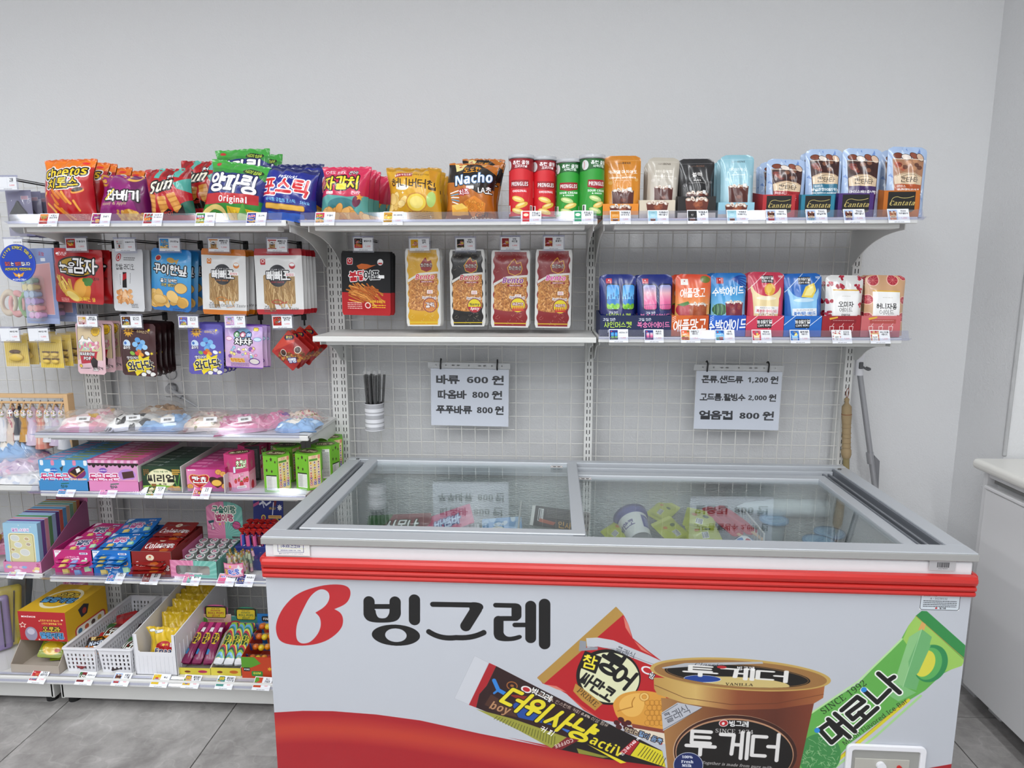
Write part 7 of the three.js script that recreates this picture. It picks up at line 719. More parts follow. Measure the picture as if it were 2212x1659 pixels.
// pastel sticker cards in their display
{
  const y = .4625, s = span(3, 1124, 92, 1245, .33), w = .12, sc = texCell('sticker', 200, 280), bc = texCell('stickerBase', 200, 80), bk = texCell('stickerBack', 160, 60), x = s.x - .002, d = .25;
  makeTray('sticker_display', 'pink sloping display for pastel sticker cards', { w: w + .012, h: .038, d, hb: .172, mid: .02, front: bc, color: '#a8648c', inner: '#b8709a', at: [x, y + .0005, .335 - d] });
  const hd = thing('header_card', 'pink header card behind the pastel sticker cards', 'display card', [x + .012, y + .168, .09]); part('card', plateGeo(w, .055, .002, bk, '#c27a9e'), mat(bk.p, 'card'), hd);
  const cols = ['#8fb4d0', '#6a4a8a', '#c88a9a', '#5a8a5a', '#9ab0d0', '#5a3a7a', '#c25a4a', '#5a9ac8', '#c8a88a', '#7aa88a', '#b8b070', '#b86a4a']; cols.forEach((c, k) => whole('sticker_card', cartonGeo(w, .166, .0165, sc, { plain: c, side: swatch(sc.p, c), top: swatch(sc.p, tone(c, 1.25)) }), mat(sc.p, 'card'), `pastel sticker card${place(k, 12)}`, 'sticker card', [x, y + .006 + k * .0012, .322 - k * .0175], [-.03, 0, 0], 'pastel sticker cards'));
  [['gRose', 'dark plum bagged toy behind the sticker display edge', [-1.225, .5, .2], .08], ['gMustard', 'red and tan toy behind the sticker display edge', [-1.235, .53, .26], .06]].forEach(([k, l, p, w], i) => baggedOutfit(k, l, p, w, .08, .05, 31 + i, 0, .5, false));
}
// pine rail of doll dresses on the toy stand, and the bagged plush below it
{
  const y = .759, a = onZ(147, 850, .12), r = thing('doll_clothes_rail', 'small pine clothes rail of doll dresses', 'clothes rail', [a.x - .4, y, .12]), h = a.y - y;
  for (const e of [0, 1]) part('post', rbox(.016, h, .034, .002, e ? .4 : -.1, h / 2, 0), M.pine, r);
  part('top_beam', rbox(.5, .014, .02, .002, .15, h - .009, 0), M.pine, r); part('dowel', cyl(.0045, .5, 0, 0, 0, 14).rotateZ(Math.PI / 2).translate(.15, h - .034, 0), M.pine, r); part('foot', rbox(.016, .012, .12, .002, .4, .006, 0), M.pine, r);
  const hangG = merge([tube([[0, 0, 0], [0, .008, .003], [0, .01, -.004], [0, .002, -.007]], .0008, 16, 5)]), wood = merge([tube([[0, -.018, -.026], [0, -.004, -.01], [0, -.001, 0], [0, -.004, .01], [0, -.018, .026]], .0032, 20, 6)]);
  [['gWhite', 'white and blue sprigged doll dress', 2], ['gFlower', 'pink flowered doll dress', 22], ['gNavy', 'navy doll dress with a white hem line', 36], ['gMustard', 'mustard pinafore doll dress', 50], ['gLilac', 'lilac doll dress with a bow', 65], ['gGing', 'peach checked doll dress', 85], ['gWhite', 'white ruffled doll dress', 102], ['gLilac', 'pale lilac doll dress', 116], ['gWhite', 'small white doll dress next to the rail post', 133]].forEach(([k, l, px], i) => {
    const p = onZ(px + 2, 868, .12), c = texCell(k, 160, 140), t = thing('doll_dress', l + ' on a hanger', 'doll dress', [p.x, y + h - .036, .12], .5 - i * .02, 'doll dresses on the pine rail');
    part('hanger', hangG, M.chrome, t); part('hanger_bar', wood, M.pine, t);
    const len = .095 + (i % 3) * .01; part('dress', into(new THREE.LatheGeometry([[.004, 0], [.014, -.012], [.017, -.03], [.013, -.045], [.02, -.07], [.026, -len], [.02, -len - .002], [0, -len + .02]].map(([a, b]) => new THREE.Vector2(a, b)), 22).scale(1.15, 1.3, 1.4), c), mat(c.p, 'paper'), t, [0, -.012, 0]);
    part('sleeve', new THREE.SphereGeometry(.012, 12, 8).scale(.7, 1.3, .8).translate(0, -.034, .026), mat(c.p, 'paper'), t); part('clear_bag', sachetGeo(.07, len + .04, .034, FULL, i + 1).rotateY(Math.PI / 2).translate(0, -len - .042, 0), M.film, t);
  });
  [['gBlue', 'baby blue bagged plush outfit on top of the pile', [22, 1000], .17, .13, .06, .1], ['gRose', 'pink bagged outfit pressed against the blue cookie boxes', [66, 1022], .1, .1, .04, -.2], ['gLilac', 'lilac bagged outfit in the middle of the pile', [28, 1030], .16, .12, .035, .2], ['gWhite', 'white and blue bagged outfit at the shelf edge', [45, 1052], .17, .1, .03, .05], ['gBlue', 'pale blue striped bagged outfit lowest in the pile', [4, 1050], .14, .1, .03, -.1]].forEach(([k, l, [px, py], w, d, t, ry], i) => { const z = [.14, .13, .2, .235, .22][i], p = onZ(px, py, z + .03); baggedOutfit(k, l, [p.x, [.815, .79, .785, .7595, .7595][i], z], w, d, t, 40 + i, ry, .25, false); });
}

// ---------------------------------------------------------------- the chest freezer (local x along its front, z 0 at the front face, y up)
const FZ = { x: .004, z: .828, turn: -.0117, w: 1.713, d: .742, h: .815 };
const fzOrigin = V(FZ.x, 0, FZ.z), fzX = V(Math.cos(FZ.turn), 0, -Math.sin(FZ.turn)), fzN = V(Math.sin(FZ.turn), 0, Math.cos(FZ.turn));
const fzPoint = (px, py) => { const d = pixelRay(px, py), t = fzOrigin.clone().sub(camera.position).dot(fzN) / d.dot(fzN), q = camera.position.clone().addScaledVector(d, t); return [q.clone().sub(fzOrigin).dot(fzX), q.y]; };
const PANEL = { y0: .085, y1: .709, w: 1.713 }, FS = 1190, fc = document.createElement('canvas'); fc.width = 2040; fc.height = 744;
{
  // the printed front, laid out in metres of the panel: A() measures a point of the artwork
  const g = fc.getContext('2d'); g.scale(2040 / (PANEL.w * FS), 744 / ((PANEL.y1 - PANEL.y0) * FS));
  const A = (x, y) => { const [u, v] = fzPoint(x, y); return [u * FS, (PANEL.y1 - v) * FS]; }, Ap = (p) => { const o = []; for (let i = 0; i < p.length; i += 2) o.push(...A(p[i], p[i + 1])); return o; }, K = 1.405;
  const Z = (ox, oy, s) => (p) => p.map((v, i) => (i % 2 ? oy : ox) + v / s);        // artwork units of one detail study
  const za = Z(560, 1220, 3.16), zb = Z(960, 1280, 4.378), zc = Z(1380, 1380, 5.027), zd = Z(1700, 1260, 4.158);
  const poly = (c, p, st, sw) => Pg(g, c, Ap(p), st, sw && sw * K), line = (c, w, p) => Ln(g, c, w * K, Ap(p));
  const blob = (c, p) => { const q = Ap(p), n = q.length / 2, m = (i) => [(q[2 * (i % n)] + q[2 * ((i + 1) % n)]) / 2, (q[2 * (i % n) + 1] + q[2 * ((i + 1) % n) + 1]) / 2]; g.beginPath(); g.moveTo(...m(n - 1)); for (let i = 0; i < n; i++) g.quadraticCurveTo(q[2 * i], q[2 * i + 1], ...m(i)); g.closePath(); g.fillStyle = c; g.fill(); };
  const text = (str, x, y, s, o) => { const [a, b] = A(x, y); T(g, str, a, b, s * K, o); }, ell = (c, x, y, rx, ry, rot = 0, st, sw) => { const [a, b] = A(x, y); El(g, c, a, b, rx * K, ry * K, rot, st, sw && sw * K); };
  Rc(g, '#bfc3cb', 0, 0, 2100, 800);
  // red wave with its pale orange streak
  const wave = Ap([...za([-40, 1015, 90, 1008, 300, 996, 500, 998, 800, 1021, 1100, 1062, 1500, 1150, 2000, 1250]), ...zb([600, 1368, 1200, 1490, 2080, 1652]), 1560, 1683, 1700, 1700, 1850, 1690, 1960, 1667, 2055, 1650, 2120, 1638]);
  g.beginPath(); wave.forEach((v, i) => { if (i % 2 === 0) i ? g.lineTo(v, wave[i + 1]) : g.moveTo(v, wave[i + 1]); }); g.lineTo(2100, 800); g.lineTo(-10, 800); g.closePath(); g.fillStyle = '#a81a24'; g.fill();
  g.save(); g.clip(); for (let k = 0; k < 10; k++) Cv(g, 'rgba(205,90,50,.085)', (66 - k * 6) * K, (() => { const q = Ap(za([-60, 1150, 300, 1100, 700, 1135, 1200, 1190, 1700, 1290, 2300, 1400, 3000, 1560])); return [q[0], q[1], q[2], q[3], q[4], q[5], q[6], q[7], q[8], q[9], q[10], q[11], q[12], q[13]].slice(0, 10).concat([q[10], q[11], q[12], q[13]]); })()); g.restore();
  // the letter mark
  blob('#b8232a', za([118, 480, 112, 400, 160, 290, 262, 190, 420, 140, 545, 130, 615, 150, 628, 205, 596, 268, 512, 302, 512, 302, 560, 326, 577, 380, 560, 440, 480, 512, 370, 548, 250, 552, 150, 530]));
  blob('#bfc3cb', za([250, 480, 256, 400, 296, 310, 346, 214, 400, 170, 440, 164, 478, 188, 482, 236, 448, 288, 384, 326, 384, 326, 416, 356, 424, 412, 404, 470, 352, 528, 300, 540, 262, 524]));
  // the name in rounded black strokes
  const B = '#0c0c0e', st = (w, p) => line(B, w / 3.16, za(p));
  st(76, [750, 250, 750, 320]); st(76, [928, 252, 928, 320]); st(34, [770, 284, 910, 284]); blob(B, za([712, 310, 712, 350, 745, 388, 840, 396, 935, 388, 967, 350, 967, 310, 967, 310, 890, 300, 890, 330, 870, 362, 840, 366, 812, 362, 795, 330, 795, 300]));
  st(76, [1060, 238, 1060, 376]); { const [a, b] = A(...za([933, 480])); g.beginPath(); g.ellipse(a, b, 165 / 3.16 * K, 77 / 3.16 * K, 0, 0, 7); g.ellipse(a, b, 74 / 3.16 * K, 50 / 3.16 * K, 0, 0, 7); g.fillStyle = B; g.fill('evenodd'); }
  st(36, [1185, 269, 1470, 274]); st(74, [1484, 300, 1410, 418]); blob(B, za([1430, 254, 1500, 256, 1532, 278, 1526, 310, 1440, 330, 1434, 290])); { const q = Ap(za([1158, 456, 1240, 498, 1345, 496, 1450, 496, 1533, 462])); Cv(g, B, 37 / 3.16 * K, q.slice(0, 2).concat([q[2], q[3] + 6, q[4], q[5], q[6], q[7] + 4, q[8], q[9]])); }
  st(33, [1614, 275, 1750, 278]); st(66, [1756, 296, 1756, 345]); st(34, [1756, 366, 1630, 366]); st(66, [1634, 380, 1634, 470]); blob(B, za([1600, 460, 1606, 500, 1640, 520, 1720, 522, 1780, 508, 1796, 492, 1784, 476, 1760, 482, 1720, 492, 1690, 490, 1668, 470, 1664, 440])); st(32, [1745, 410, 1830, 410]); st(72, [1853, 280, 1853, 500]); st(76, [1948, 268, 1948, 540]);
  // square red packet with a gold edge and a cream roundel
  poly('#b51a22', zb([880, 800, 1630, 140, 1700, 220, 1740, 300, 1780, 430, 1900, 530, 2200, 760, 2200, 1300, 2050, 1440, 1840, 1260, 1480, 1200, 1320, 1110, 1160, 960, 1060, 900, 930, 860])); poly('#b08a44', zb([876, 806, 1622, 132, 1694, 206, 940, 862])); poly('#d87a6a', zb([1692, 222, 1740, 300, 1770, 420, 1712, 330])); poly('#d87a6a', zb([1790, 450, 1900, 540, 1976, 600, 1860, 540])); poly('#d87a6a', zb([960, 868, 1060, 884, 1160, 944, 1060, 912])); poly('#c85048', zb([1160, 962, 1320, 1110, 1480, 1200, 1300, 1070]));
  ell('#0f0c0c', ...zb([1550, 800]), 68, 64, .2); ell('#dfe0b8', ...zb([1560, 805]), 63, 58, .2);
  poly('#0f0c0c', zb([1330, 548, 1490, 610, 1430, 768, 1262, 700])); text('참', ...zb([1376, 655]), 30, { c: '#efe03a', w: .14, rot: .25 });
  text('붕', ...zb([1590, 670]), 52, { c: B, w: .17, rot: .55 }); text('어', ...zb([1700, 800]), 46, { c: B, w: .17, rot: .62 }); text('싸만코', ...zb([1450, 890]), 31, { c: B, w: .17, rot: .58, sx: .85 });
  poly('#b98a3c', zb([1240, 858, 1340, 930, 1496, 1050, 1424, 1116, 1300, 1020, 1216, 930])); text('PRIME', ...zb([1356, 990]), 17, { c: '#3a2410', font: 'serif', rot: .72, bold: false });
  poly('#c2c5cc', zb([1340, 430, 1450, 424, 1600, 450, 1760, 520, 1930, 590, 2060, 650, 2070, 720, 1940, 680, 1760, 610, 1600, 540, 1450, 510, 1350, 520])); poly('#8f939c', zb([1280, 452, 1340, 460, 1340, 520, 1450, 512, 1450, 540, 1270, 552])); line('#6a6e78', .8, zb([1350, 510, 1600, 530, 1900, 650, 2060, 705])); text('클래식', ...zb([1715, 565]), 14, { c: '#3a3d46', w: .08, rot: .4 });
  ell('#e4e4e8', ...zb([1920, 735]), 14, 9, .4); ell('#b8232a', ...zb([1920, 735]), 10, 6, .4, '#e4e4e8', 1); text('빙', ...zb([1962, 790]), 12, { c: '#fff', o: B, ow: .1, rot: .5 });
  // bar carton, dark with yellow lettering
  poly('#c9ccd3', zb([286, 596, 420, 664, 240, 1062, 94, 1000]), '#a4a8b0', .5); poly('#a81c26', zb([424, 664, 490, 694, 400, 880, 330, 960, 300, 1086, 232, 1060]));
  poly('#2a1012', zb([490, 694, 900, 905, 1500, 1212, 2050, 1490, 2090, 1640, 1640, 1560, 1040, 1470, 700, 1250, 300, 1086, 330, 960, 400, 880])); poly('#150e10', zb([1300, 1110, 2060, 1500, 2090, 1650, 1500, 1570, 1040, 1470, 1310, 1400])); poly('#1f4a9a', zb([640, 1060, 720, 1010, 960, 1210, 1300, 1400, 1080, 1270, 700, 1180])); poly('#3a6fc0', zb([1080, 1268, 1180, 1300, 1310, 1400, 1280, 1400])); poly('#8a2418', zb([600, 960, 800, 980, 1000, 1080, 760, 1040])); poly('#9a9a3c', zb([300, 1100, 640, 1190, 1160, 1368, 1020, 1474, 700, 1300])); for (let i = 0; i < 22; i++) line('#4c4c1a', 1.2, zb([500 + i * 26, 1170 + i * 9, 470 + i * 27, 1196 + i * 12]));
  ell(null, ...zb([640, 880]), 11, 9, .2, '#a0622e', 2.4); ell('#a0622e', ...zb([640, 880]), 4, 3, .2); poly('#4a2a1e', zb([380, 1060, 440, 960, 640, 1080, 690, 1180, 560, 1150])); text('boy', ...zb([520, 1085]), 26, { c: '#b88a62', rot: .3, ital: true, o: '#3a1a12', ow: .05 }); for (const [p, w] of [[[470, 830, 510, 920], 9], [[510, 920, 470, 950], 5], [[510, 920, 600, 970], 9]]) line('#2f7fd0', w, zb(p));
  ell('#e8e6e4', ...zb([775, 915]), 12, 8, .3); ell('#b8232a', ...zb([775, 915]), 8, 5, .3); text('빙그레', ...zb([920, 965]), 15, { c: '#fff', o: '#111', ow: .1, rot: .45, w: .15 });
  { const [a, b] = A(...zb([995, 1160])); g.save(); g.translate(a, b); g.rotate(.44); T(g, '더위사냥', 0, 0, 52 * K, { c: '#e6d62a', w: .17, skew: -.3, sx: .98, o: '#15100f', ow: .04 }); T(g, 'actiV', 142 * K, 8 * K, 32 * K, { c: '#e6d62a', skew: -.1 }); Pg(g, '#e6d62a', [100 * K, 24 * K, 196 * K, 24 * K, 186 * K, 32 * K]); T(g, '국산우유 5%, 인스턴트 커피 0.6% 이상 함유', 30 * K, -36 * K, 9 * K, { c: '#d8c8b8', w: .1, skew: -.2 }); T(g, '커 피', 12 * K, 36 * K, 14 * K, { c: '#fff', w: .13, skew: -.2 }); g.restore(); }
  poly('#a81c26', zb([1790, 1388, 1846, 1412, 1752, 1540, 1656, 1506])); text('빙과류/140 ml', ...zb([1758, 1448]), 9, { c: '#fff', rot: -.85, w: .12 }); poly('#ddd02a', zb([1850, 1416, 2060, 1500, 2090, 1650, 1758, 1540])); for (let i = 0; i < 9; i++) line('#3a3614', 1.4, zb([1900 + i * 24, 1450 + i * 14, 1830 + i * 28, 1540 + i * 12])); poly('#7a1c22', zb([1160, 1366, 1276, 1392, 1110, 1482, 1012, 1470])); text('COFFEE', ...zb([1130, 1425]), 12, { c: '#d8c8c0', rot: 2.7 }); poly('#8a8a34', zb([1250, 1470, 1560, 1556, 1500, 1562, 1270, 1520]));
  // fish shaped wafer with a cream slice, beans
  blob('#d99a3e', zb([1600, 1100, 1590, 1040, 1660, 960, 1780, 930, 1900, 925, 2040, 950, 2120, 1000, 2120, 1280, 2000, 1300, 1800, 1260, 1700, 1240, 1630, 1180])); blob('#e8b45a', zb([1640, 1070, 1680, 990, 1780, 950, 1880, 950, 1900, 1040, 1860, 1150, 1780, 1180, 1700, 1160])); ell('#e9c070', ...zb([1890, 985]), 10, 10, 0, '#b87a2a', 1.4); ell('#d99a3e', ...zb([1890, 985]), 5, 5, 0, '#b87a2a', 1); for (let j = 0; j < 5; j++) for (let i = 0; i < 4; i++) ell(null, ...zb([1920 + i * 44 + (j % 2) * 22, 1040 + j * 48]), 6, 6, 0, '#b07426', 1.1); { const q = Ap(zb([1800, 990, 1760, 1040, 1780, 1080, 1700, 1100, 1640, 1120])); Cv(g, '#b07426', 3, [q[0], q[1], q[2], q[3], q[4], q[5], q[6], q[7], q[8], q[9]]); }
  poly('#e4d8c4', zb([1790, 1270, 2120, 1330, 2120, 1440, 1810, 1356])); poly('#8a4030', zb([1770, 1238, 2110, 1300, 2120, 1336, 1780, 1276])); for (const [x, y] of [[1630, 1230], [1670, 1200], [1700, 1240], [1650, 1270], [1720, 1280], [1740, 1230], [1760, 1290]]) ell('#4a1418', ...zb([x, y]), 7, 5.6, .5); text('맛있는', ...zb([1770, 1310]), 10, { c: '#f0e0c0', o: '#2a1410', ow: .14, rot: .3 }); text('팥이 듬뿍', ...zb([1950, 1370]), 12, { c: '#8ab4e0', o: '#2a1410', ow: .14, rot: .35 });
  // green bar packet
  poly('#62ad4e', [...zd([160, 1180, 240, 1150, 640, 900, 930, 600, 1030, 490, 1090, 380, 1160, 290, 1600, 560, 1580, 720, 1400, 810, 1240, 960, 1080, 1060, 560, 1440, 380, 1659, 100, 1760, 60, 1500])]); poly('#9cc95e', zd([1090, 380, 1160, 290, 1590, 690, 1570, 740, 1400, 800, 1180, 690, 1040, 500])); poly('#2f8a46', zd([1156, 290, 1210, 246, 1256, 250, 1600, 556, 1590, 672])); line('#b98a3c', 1.2, zd([1156, 292, 1588, 672])); line('#d9cf2c', 7, zd([440, 1600, 760, 1330, 1090, 1048])); line('#b98a3c', 1.4, zd([430, 1588, 750, 1318, 1080, 1040])); line('#b8e0a0', 4, zd([200, 1176, 640, 880, 930, 600, 1030, 500])); line('#a8d890', 5, zd([420, 1659, 800, 1370, 1200, 1010]));
  poly('#d9a45e', zd([1210, 344, 1246, 366, 1232, 420, 1176, 420])); poly('#8cc484', zd([1210, 410, 1096, 480, 960, 900, 1040, 930])); poly('#6db070', zd([1210, 410, 1300, 480, 1160, 960, 1040, 930])); poly('#7cbc78', zd([960, 900, 1040, 920, 1160, 980, 1000, 1060, 920, 1010])); ell('#2f8a50', ...zd([1290, 720]), 33, 42, .15); ell('#5aae5c', ...zd([1270, 722]), 26, 36, .15); ell('#d8d44a', ...zd([1236, 720]), 20, 30, .2); poly('#6db070', zd([1210, 420, 1290, 560, 1180, 800, 1100, 880, 1090, 700])); line('#b9e0b0', .8, zd([1210, 410, 1040, 930]));
  ell('#3f8a4a', ...zd([290, 1540]), 44, 50); { const r = rng(5), [a, b] = A(...zd([290, 1540])); for (let i = 0; i < 90; i++) { const t = r() * 6.3, q = Math.sqrt(r()) * 40 * K, u = r() * 6.3; Ln(g, '#a9cc98', 1.1, [a + Math.cos(t) * q, b + Math.sin(t) * q * 1.1, a + Math.cos(t) * q + Math.cos(u) * 13, b + Math.sin(t) * q * 1.1 + Math.sin(u) * 13]); } }
  text('SINCE 1992', ...zd([505, 1020]), 20, { c: '#12240f', font: 'serif', rot: -.72, bold: false });
  const me = (c, w) => { for (const p of [[290, 1310, 400, 1430, 480, 1360], [310, 1300, 380, 1250, 480, 1360], [370, 1220, 560, 1380], [430, 1170, 610, 1330], [430, 1290, 500, 1240], [490, 1140, 630, 1020, 690, 1060, 540, 1170, 590, 1220, 720, 1110], [650, 1160, 710, 1210], [620, 1290, 810, 1120], [690, 960, 810, 1070, 920, 960], [820, 810, 1010, 980], [900, 880, 960, 840]]) line(c, w, zd(p)); };
  g.lineCap = 'butt'; me('#f2f6ee', 15.5); me('#121212', 9.5); for (const p of [[270, 1320], [690, 955]]) ell('#2f8ad8', ...zd(p), 6, 6);
  text('Melon Flavored Ice Bar', ...zd([785, 1245]), 15, { c: '#16240f', rot: -.73, bold: false });
  // brown tub, lid and oval label
  poly(Gr(g, ...A(1425, 1560), ...A(1760, 1560), '#a87a48', '#8a5a34', '#6a3420', '#5a2a1c', '#7a3a26'), zc([240, 640, 330, 1600, 1700, 1600, 1900, 700])); poly(Gr(g, ...A(1412, 1470), ...A(1782, 1470), '#b8924e', '#d2b06a', '#8a4a2c', '#7a3c22', '#a8683c'), zc([160, 420, 165, 540, 200, 600, 500, 700, 1000, 770, 1500, 760, 1900, 700, 2000, 640, 2025, 440])); line('#5a2c1a', 1, zc([170, 500, 500, 640, 1000, 712, 1500, 700, 2005, 600])); ell('#c2a25a', ...zc([1096, 385]), 186, 36, .04); ell('#9a7040', ...zc([1096, 390]), 178, 32, .04); ell('#100d0c', ...zc([1066, 395]), 150, 25, .05); ell(null, ...zc([1066, 395]), 146, 23, .05, '#9a7040', 1); g.save(); { const [a, b] = A(...zc([1066, 395])); g.beginPath(); g.ellipse(a, b, 148 * K, 25 * K, .05, 0, 7); g.clip(); ell('#cdb878', ...zc([1000, 490]), 120, 17, 0); ell('#1d3f8f', ...zc([690, 432]), 38, 8, 0, '#d8dce6', 1); } g.restore(); poly('#b0b2b8', zc([250, 310, 500, 262, 1340, 246, 1350, 268, 700, 290, 260, 322])); text('Classic', ...zc([750, 278]), 9, { c: '#4a4c54', font: 'serif', ital: true, sx: 2, bold: false }); { const [a, b] = A(...zc([1066, 375])); g.save(); g.translate(a, b); g.rotate(.035); g.scale(1, .42); T(g, '투게더', 0, 0, 62 * K, { c: '#e6e4e0', w: .14, sx: 1.15 }); g.restore(); } text('VANILLA', ...zc([1090, 494]), 8, { c: '#2a2012', font: 'serif', sx: 1.5 }); text('빙그레', ...zc([1160, 320]), 8, { c: '#fff', w: .15, sx: 1.4 }); ell('#b8232a', ...zc([900, 305]), 10, 3.4);
  poly('#b9bcc4', zc([246, 800, 420, 690, 690, 740, 400, 920, 262, 1000])); line('#4a4c56', 1, zc([252, 812, 420, 706])); line('#4a4c56', 1, zc([264, 984, 680, 752])); text('클래식', ...zc([415, 810]), 22, { c: '#3a3c46', w: .07, rot: -.5, sx: .85 });
  ell('#c8a88a', ...zc([1040, 1240]), 130, 90); ell('#3a1a12', ...zc([1045, 1240]), 129, 89); ell('#b88a6a', ...zc([1035, 1245]), 124, 83); ell('#0e0b0b', ...zc([1035, 1250]), 122, 80); ell('#e6e4e4', ...zc([920, 915]), 10, 8, -.2); ell('#b8232a', ...zc([920, 915]), 8.5, 6.6, -.2); ell('#e6e4e4', ...zc([916, 918]), 3, 3.6, .4); text('빙그레', ...zc([1086, 922]), 13, { c: '#fff', o: '#111', ow: .06, w: .15 }); text('SINCE 1974', ...zc([1036, 1002]), 13, { c: '#d8d6d4', font: 'serif', bold: false, sx: 1.1 }); text('투게더', ...zc([1030, 1150]), 64, { c: '#e2e0de', w: .13, sx: 1.02, rot: .02 }); text('Together is made from pure milk', ...zc([1060, 1370]), 9, { c: '#d8d6d4', font: 'serif', ital: true, rot: .04, bold: false }); ell('#16265f', ...zc([536, 1370]), 31, 30, 0, '#c8ccd8', 1.4); text('100%', ...zc([526, 1282]), 9, { c: '#fff', font: 'serif' }); text('Fresh', ...zc([526, 1332]), 9, { c: '#fff', font: 'serif' }); text('Milk', ...zc([520, 1374]), 9, { c: '#fff', font: 'serif' });
  // bar code plate and service label share the sheet's lower margin: they are cut out as stickers below
}
const fpage = { c: fc, size: 0, mats: {}, sw: {} };
{
  const f = thing('chest_freezer', 'large white chest freezer with sliding glass lids and ice cream print', 'freezer', [FZ.x, 0, FZ.z], FZ.turn), { w, d, h } = FZ, t = .055;
  // insulated body, hollow inside
  const wall = (nm, ...a) => part(nm, rbox(...a), M.enamel, f);
  wall('side_wall', t, h - .1, d - .01, .006, t / 2, .08 + (h - .1) / 2 - .005, -d / 2); wall('side_wall', t, h - .1, d - .01, .006, w - t / 2, .08 + (h - .1) / 2 - .005, -d / 2); wall('back_wall', w, h - .1, t, .006, w / 2, .08 + (h - .1) / 2 - .005, -d + t / 2); wall('front_wall', w, h - .1, t - .004, .006, w / 2, .08 + (h - .1) / 2 - .005, -t / 2 - .002); part('base', rbox(w - .04, .08, d - .06, .01, w / 2, .045, -d / 2), M.gasket, f);
  const frost = STD(new THREE.Color().setRGB(.62, .65, .65), .55, { bumpMap: plaster, bumpScale: .008 });
  part('inner_floor', box(w - 2 * t, .02, d - 2 * t, w / 2, .36, -d / 2), frost, f); part('inner_liner', merge([box(.006, .44, d - 2 * t, t + .004, .56, -d / 2), box(.006, .44, d - 2 * t, w - t - .004, .56, -d / 2), box(w - 2 * t, .44, .006, w / 2, .56, -t - .004), box(w - 2 * t, .44, .006, w / 2, .56, -d + t + .004)]), frost, f);
  // printed front panel
  const tex = new THREE.CanvasTexture(fc); tex.colorSpace = THREE.SRGBColorSpace; tex.magFilter = THREE.LinearFilter; tex.anisotropy = 8;
  const pg = new THREE.PlaneGeometry(w, PANEL.y1 - PANEL.y0).translate(w / 2, (PANEL.y0 + PANEL.y1) / 2, .0006); part('printed_front', pg, PHY(0xffffff, .34, { map: tex, clearcoat: .15, clearcoatRoughness: .35 }), f);
  // red bumper, three ridges, turning the corners
  const y0 = .709, prof = [[0, 0], [.011, .001], [.013, .006], [.011, .0115], [.007, .0125], [.0125, .0145], [.0145, .0195], [.0125, .0245], [.0075, .0258], [.013, .029], [.0165, .037], [.0155, .045], [.011, .0505], [0, .052]], ps = shapeOf(prof), long = new THREE.ExtrudeGeometry(ps, { depth: w - .004, bevelEnabled: true, bevelSize: .003, bevelThickness: .006, bevelOffset: -.003, bevelSegments: 3 }).rotateY(Math.PI / 2).scale(1, 1, -1);
  const flip = (g) => { const i = g.index; const p = g.attributes.position; if (!i) { for (const k of ['position', 'normal', 'uv']) { const a = g.attributes[k], s = a.itemSize; for (let q = 0; q < a.count; q += 3) for (let c = 0; c < s; c++) { const m = a.array[(q + 1) * s + c]; a.array[(q + 1) * s + c] = a.array[(q + 2) * s + c]; a.array[(q + 2) * s + c] = m; } } } g.computeVertexNormals(); return g; };
  part('bumper', flip(long).translate(.002, y0, .0005), M.red, f);
  for (const s of [0, 1]) { const side = new THREE.ExtrudeGeometry(ps, { depth: d - .03, bevelEnabled: true, bevelSize: .003, bevelThickness: .006, bevelOffset: -.003, bevelSegments: 3 }); if (s) side.translate(w, y0, -d + .02); else side.rotateY(Math.PI).translate(0, y0, -.01); part('bumper', side, M.red, f); }
  // aluminium rim
  const ft = .05, fh = .02, Y = h - fh / 2; part('rim_rail', rbox(w + .008, fh, ft, .002, w / 2, Y, -ft / 2 + .004), M.alu, f); part('rim_rail', rbox(w + .008, fh, .03, .002, w / 2, Y, -d + .015), M.alu, f); for (const s of [0, 1]) part('rim_rail', rbox(.045, fh - .0006, d - .077, .002, s ? w - .0185 : .0185, Y - .0003, -d / 2 - .008), M.alu, f);
  part('front_lip', rbox(w + .009, .017, .004, .0015, w / 2, h - .011, .0055), STD(new THREE.Color().setRGB(.42, .42, .41), .4, { metalness: .4 }), f);
  // inner slopes and tracks
  const mid = .775; part('track', merge([rbox(.012, .03, d - .09, .002, .05, h - .022, -d / 2), rbox(.012, .016, d - .09, .002, .066, h - .026, -d / 2)]), M.aluDark, f); part('track', merge([rbox(.05, .006, d - .085, .002, w - .064, h - .03, -d / 2), rbox(.006, .024, d - .085, .001, w - .082, h - .028, -d / 2), rbox(.006, .024, d - .085, .001, w - .064, h - .028, -d / 2), rbox(.008, .03, d - .085, .001, w - .044, h - .02, -d / 2)]), M.aluDark, f); part('rear_track', merge([rbox(w - .1, .006, .05, .002, w / 2, h - .035, -d + .05), rbox(w - .1, .02, .006, .001, w / 2, h - .02, -d + .055), rbox(w - .1, .012, .006, .001, w / 2, h - .03, -d + .078)]), M.alu, f);
  // sliding lids
  const lid = (x0, x1, y, z0, z1, r, rb) => { const cx = (x0 + x1) / 2, cz = (z0 + z1) / 2, W = x1 - x0, D2 = z0 - z1; const gl = part('glass_lid', box(W - .02, .004, D2 - .02, cx, y, cz), M.glass, f); part('lid_rail', rbox(W, .02, r, .003, cx, y, z0 - r / 2), M.alu, gl); part('lid_rail', rbox(W, .02, rb, .003, cx, y, z1 + rb / 2), M.alu, gl); for (const s of [0, 1]) part('lid_rail', rbox(.034, .019, D2, .003, s ? x1 - .017 : x0 + .017, y, cz), M.alu, gl); return gl; };
  const L1 = lid(.072, mid + .03, h - .006, -.05, -d + .034, .03, .016), L2 = lid(mid, w - .084, h - .028, -.048, -d + .075, .012, .04);
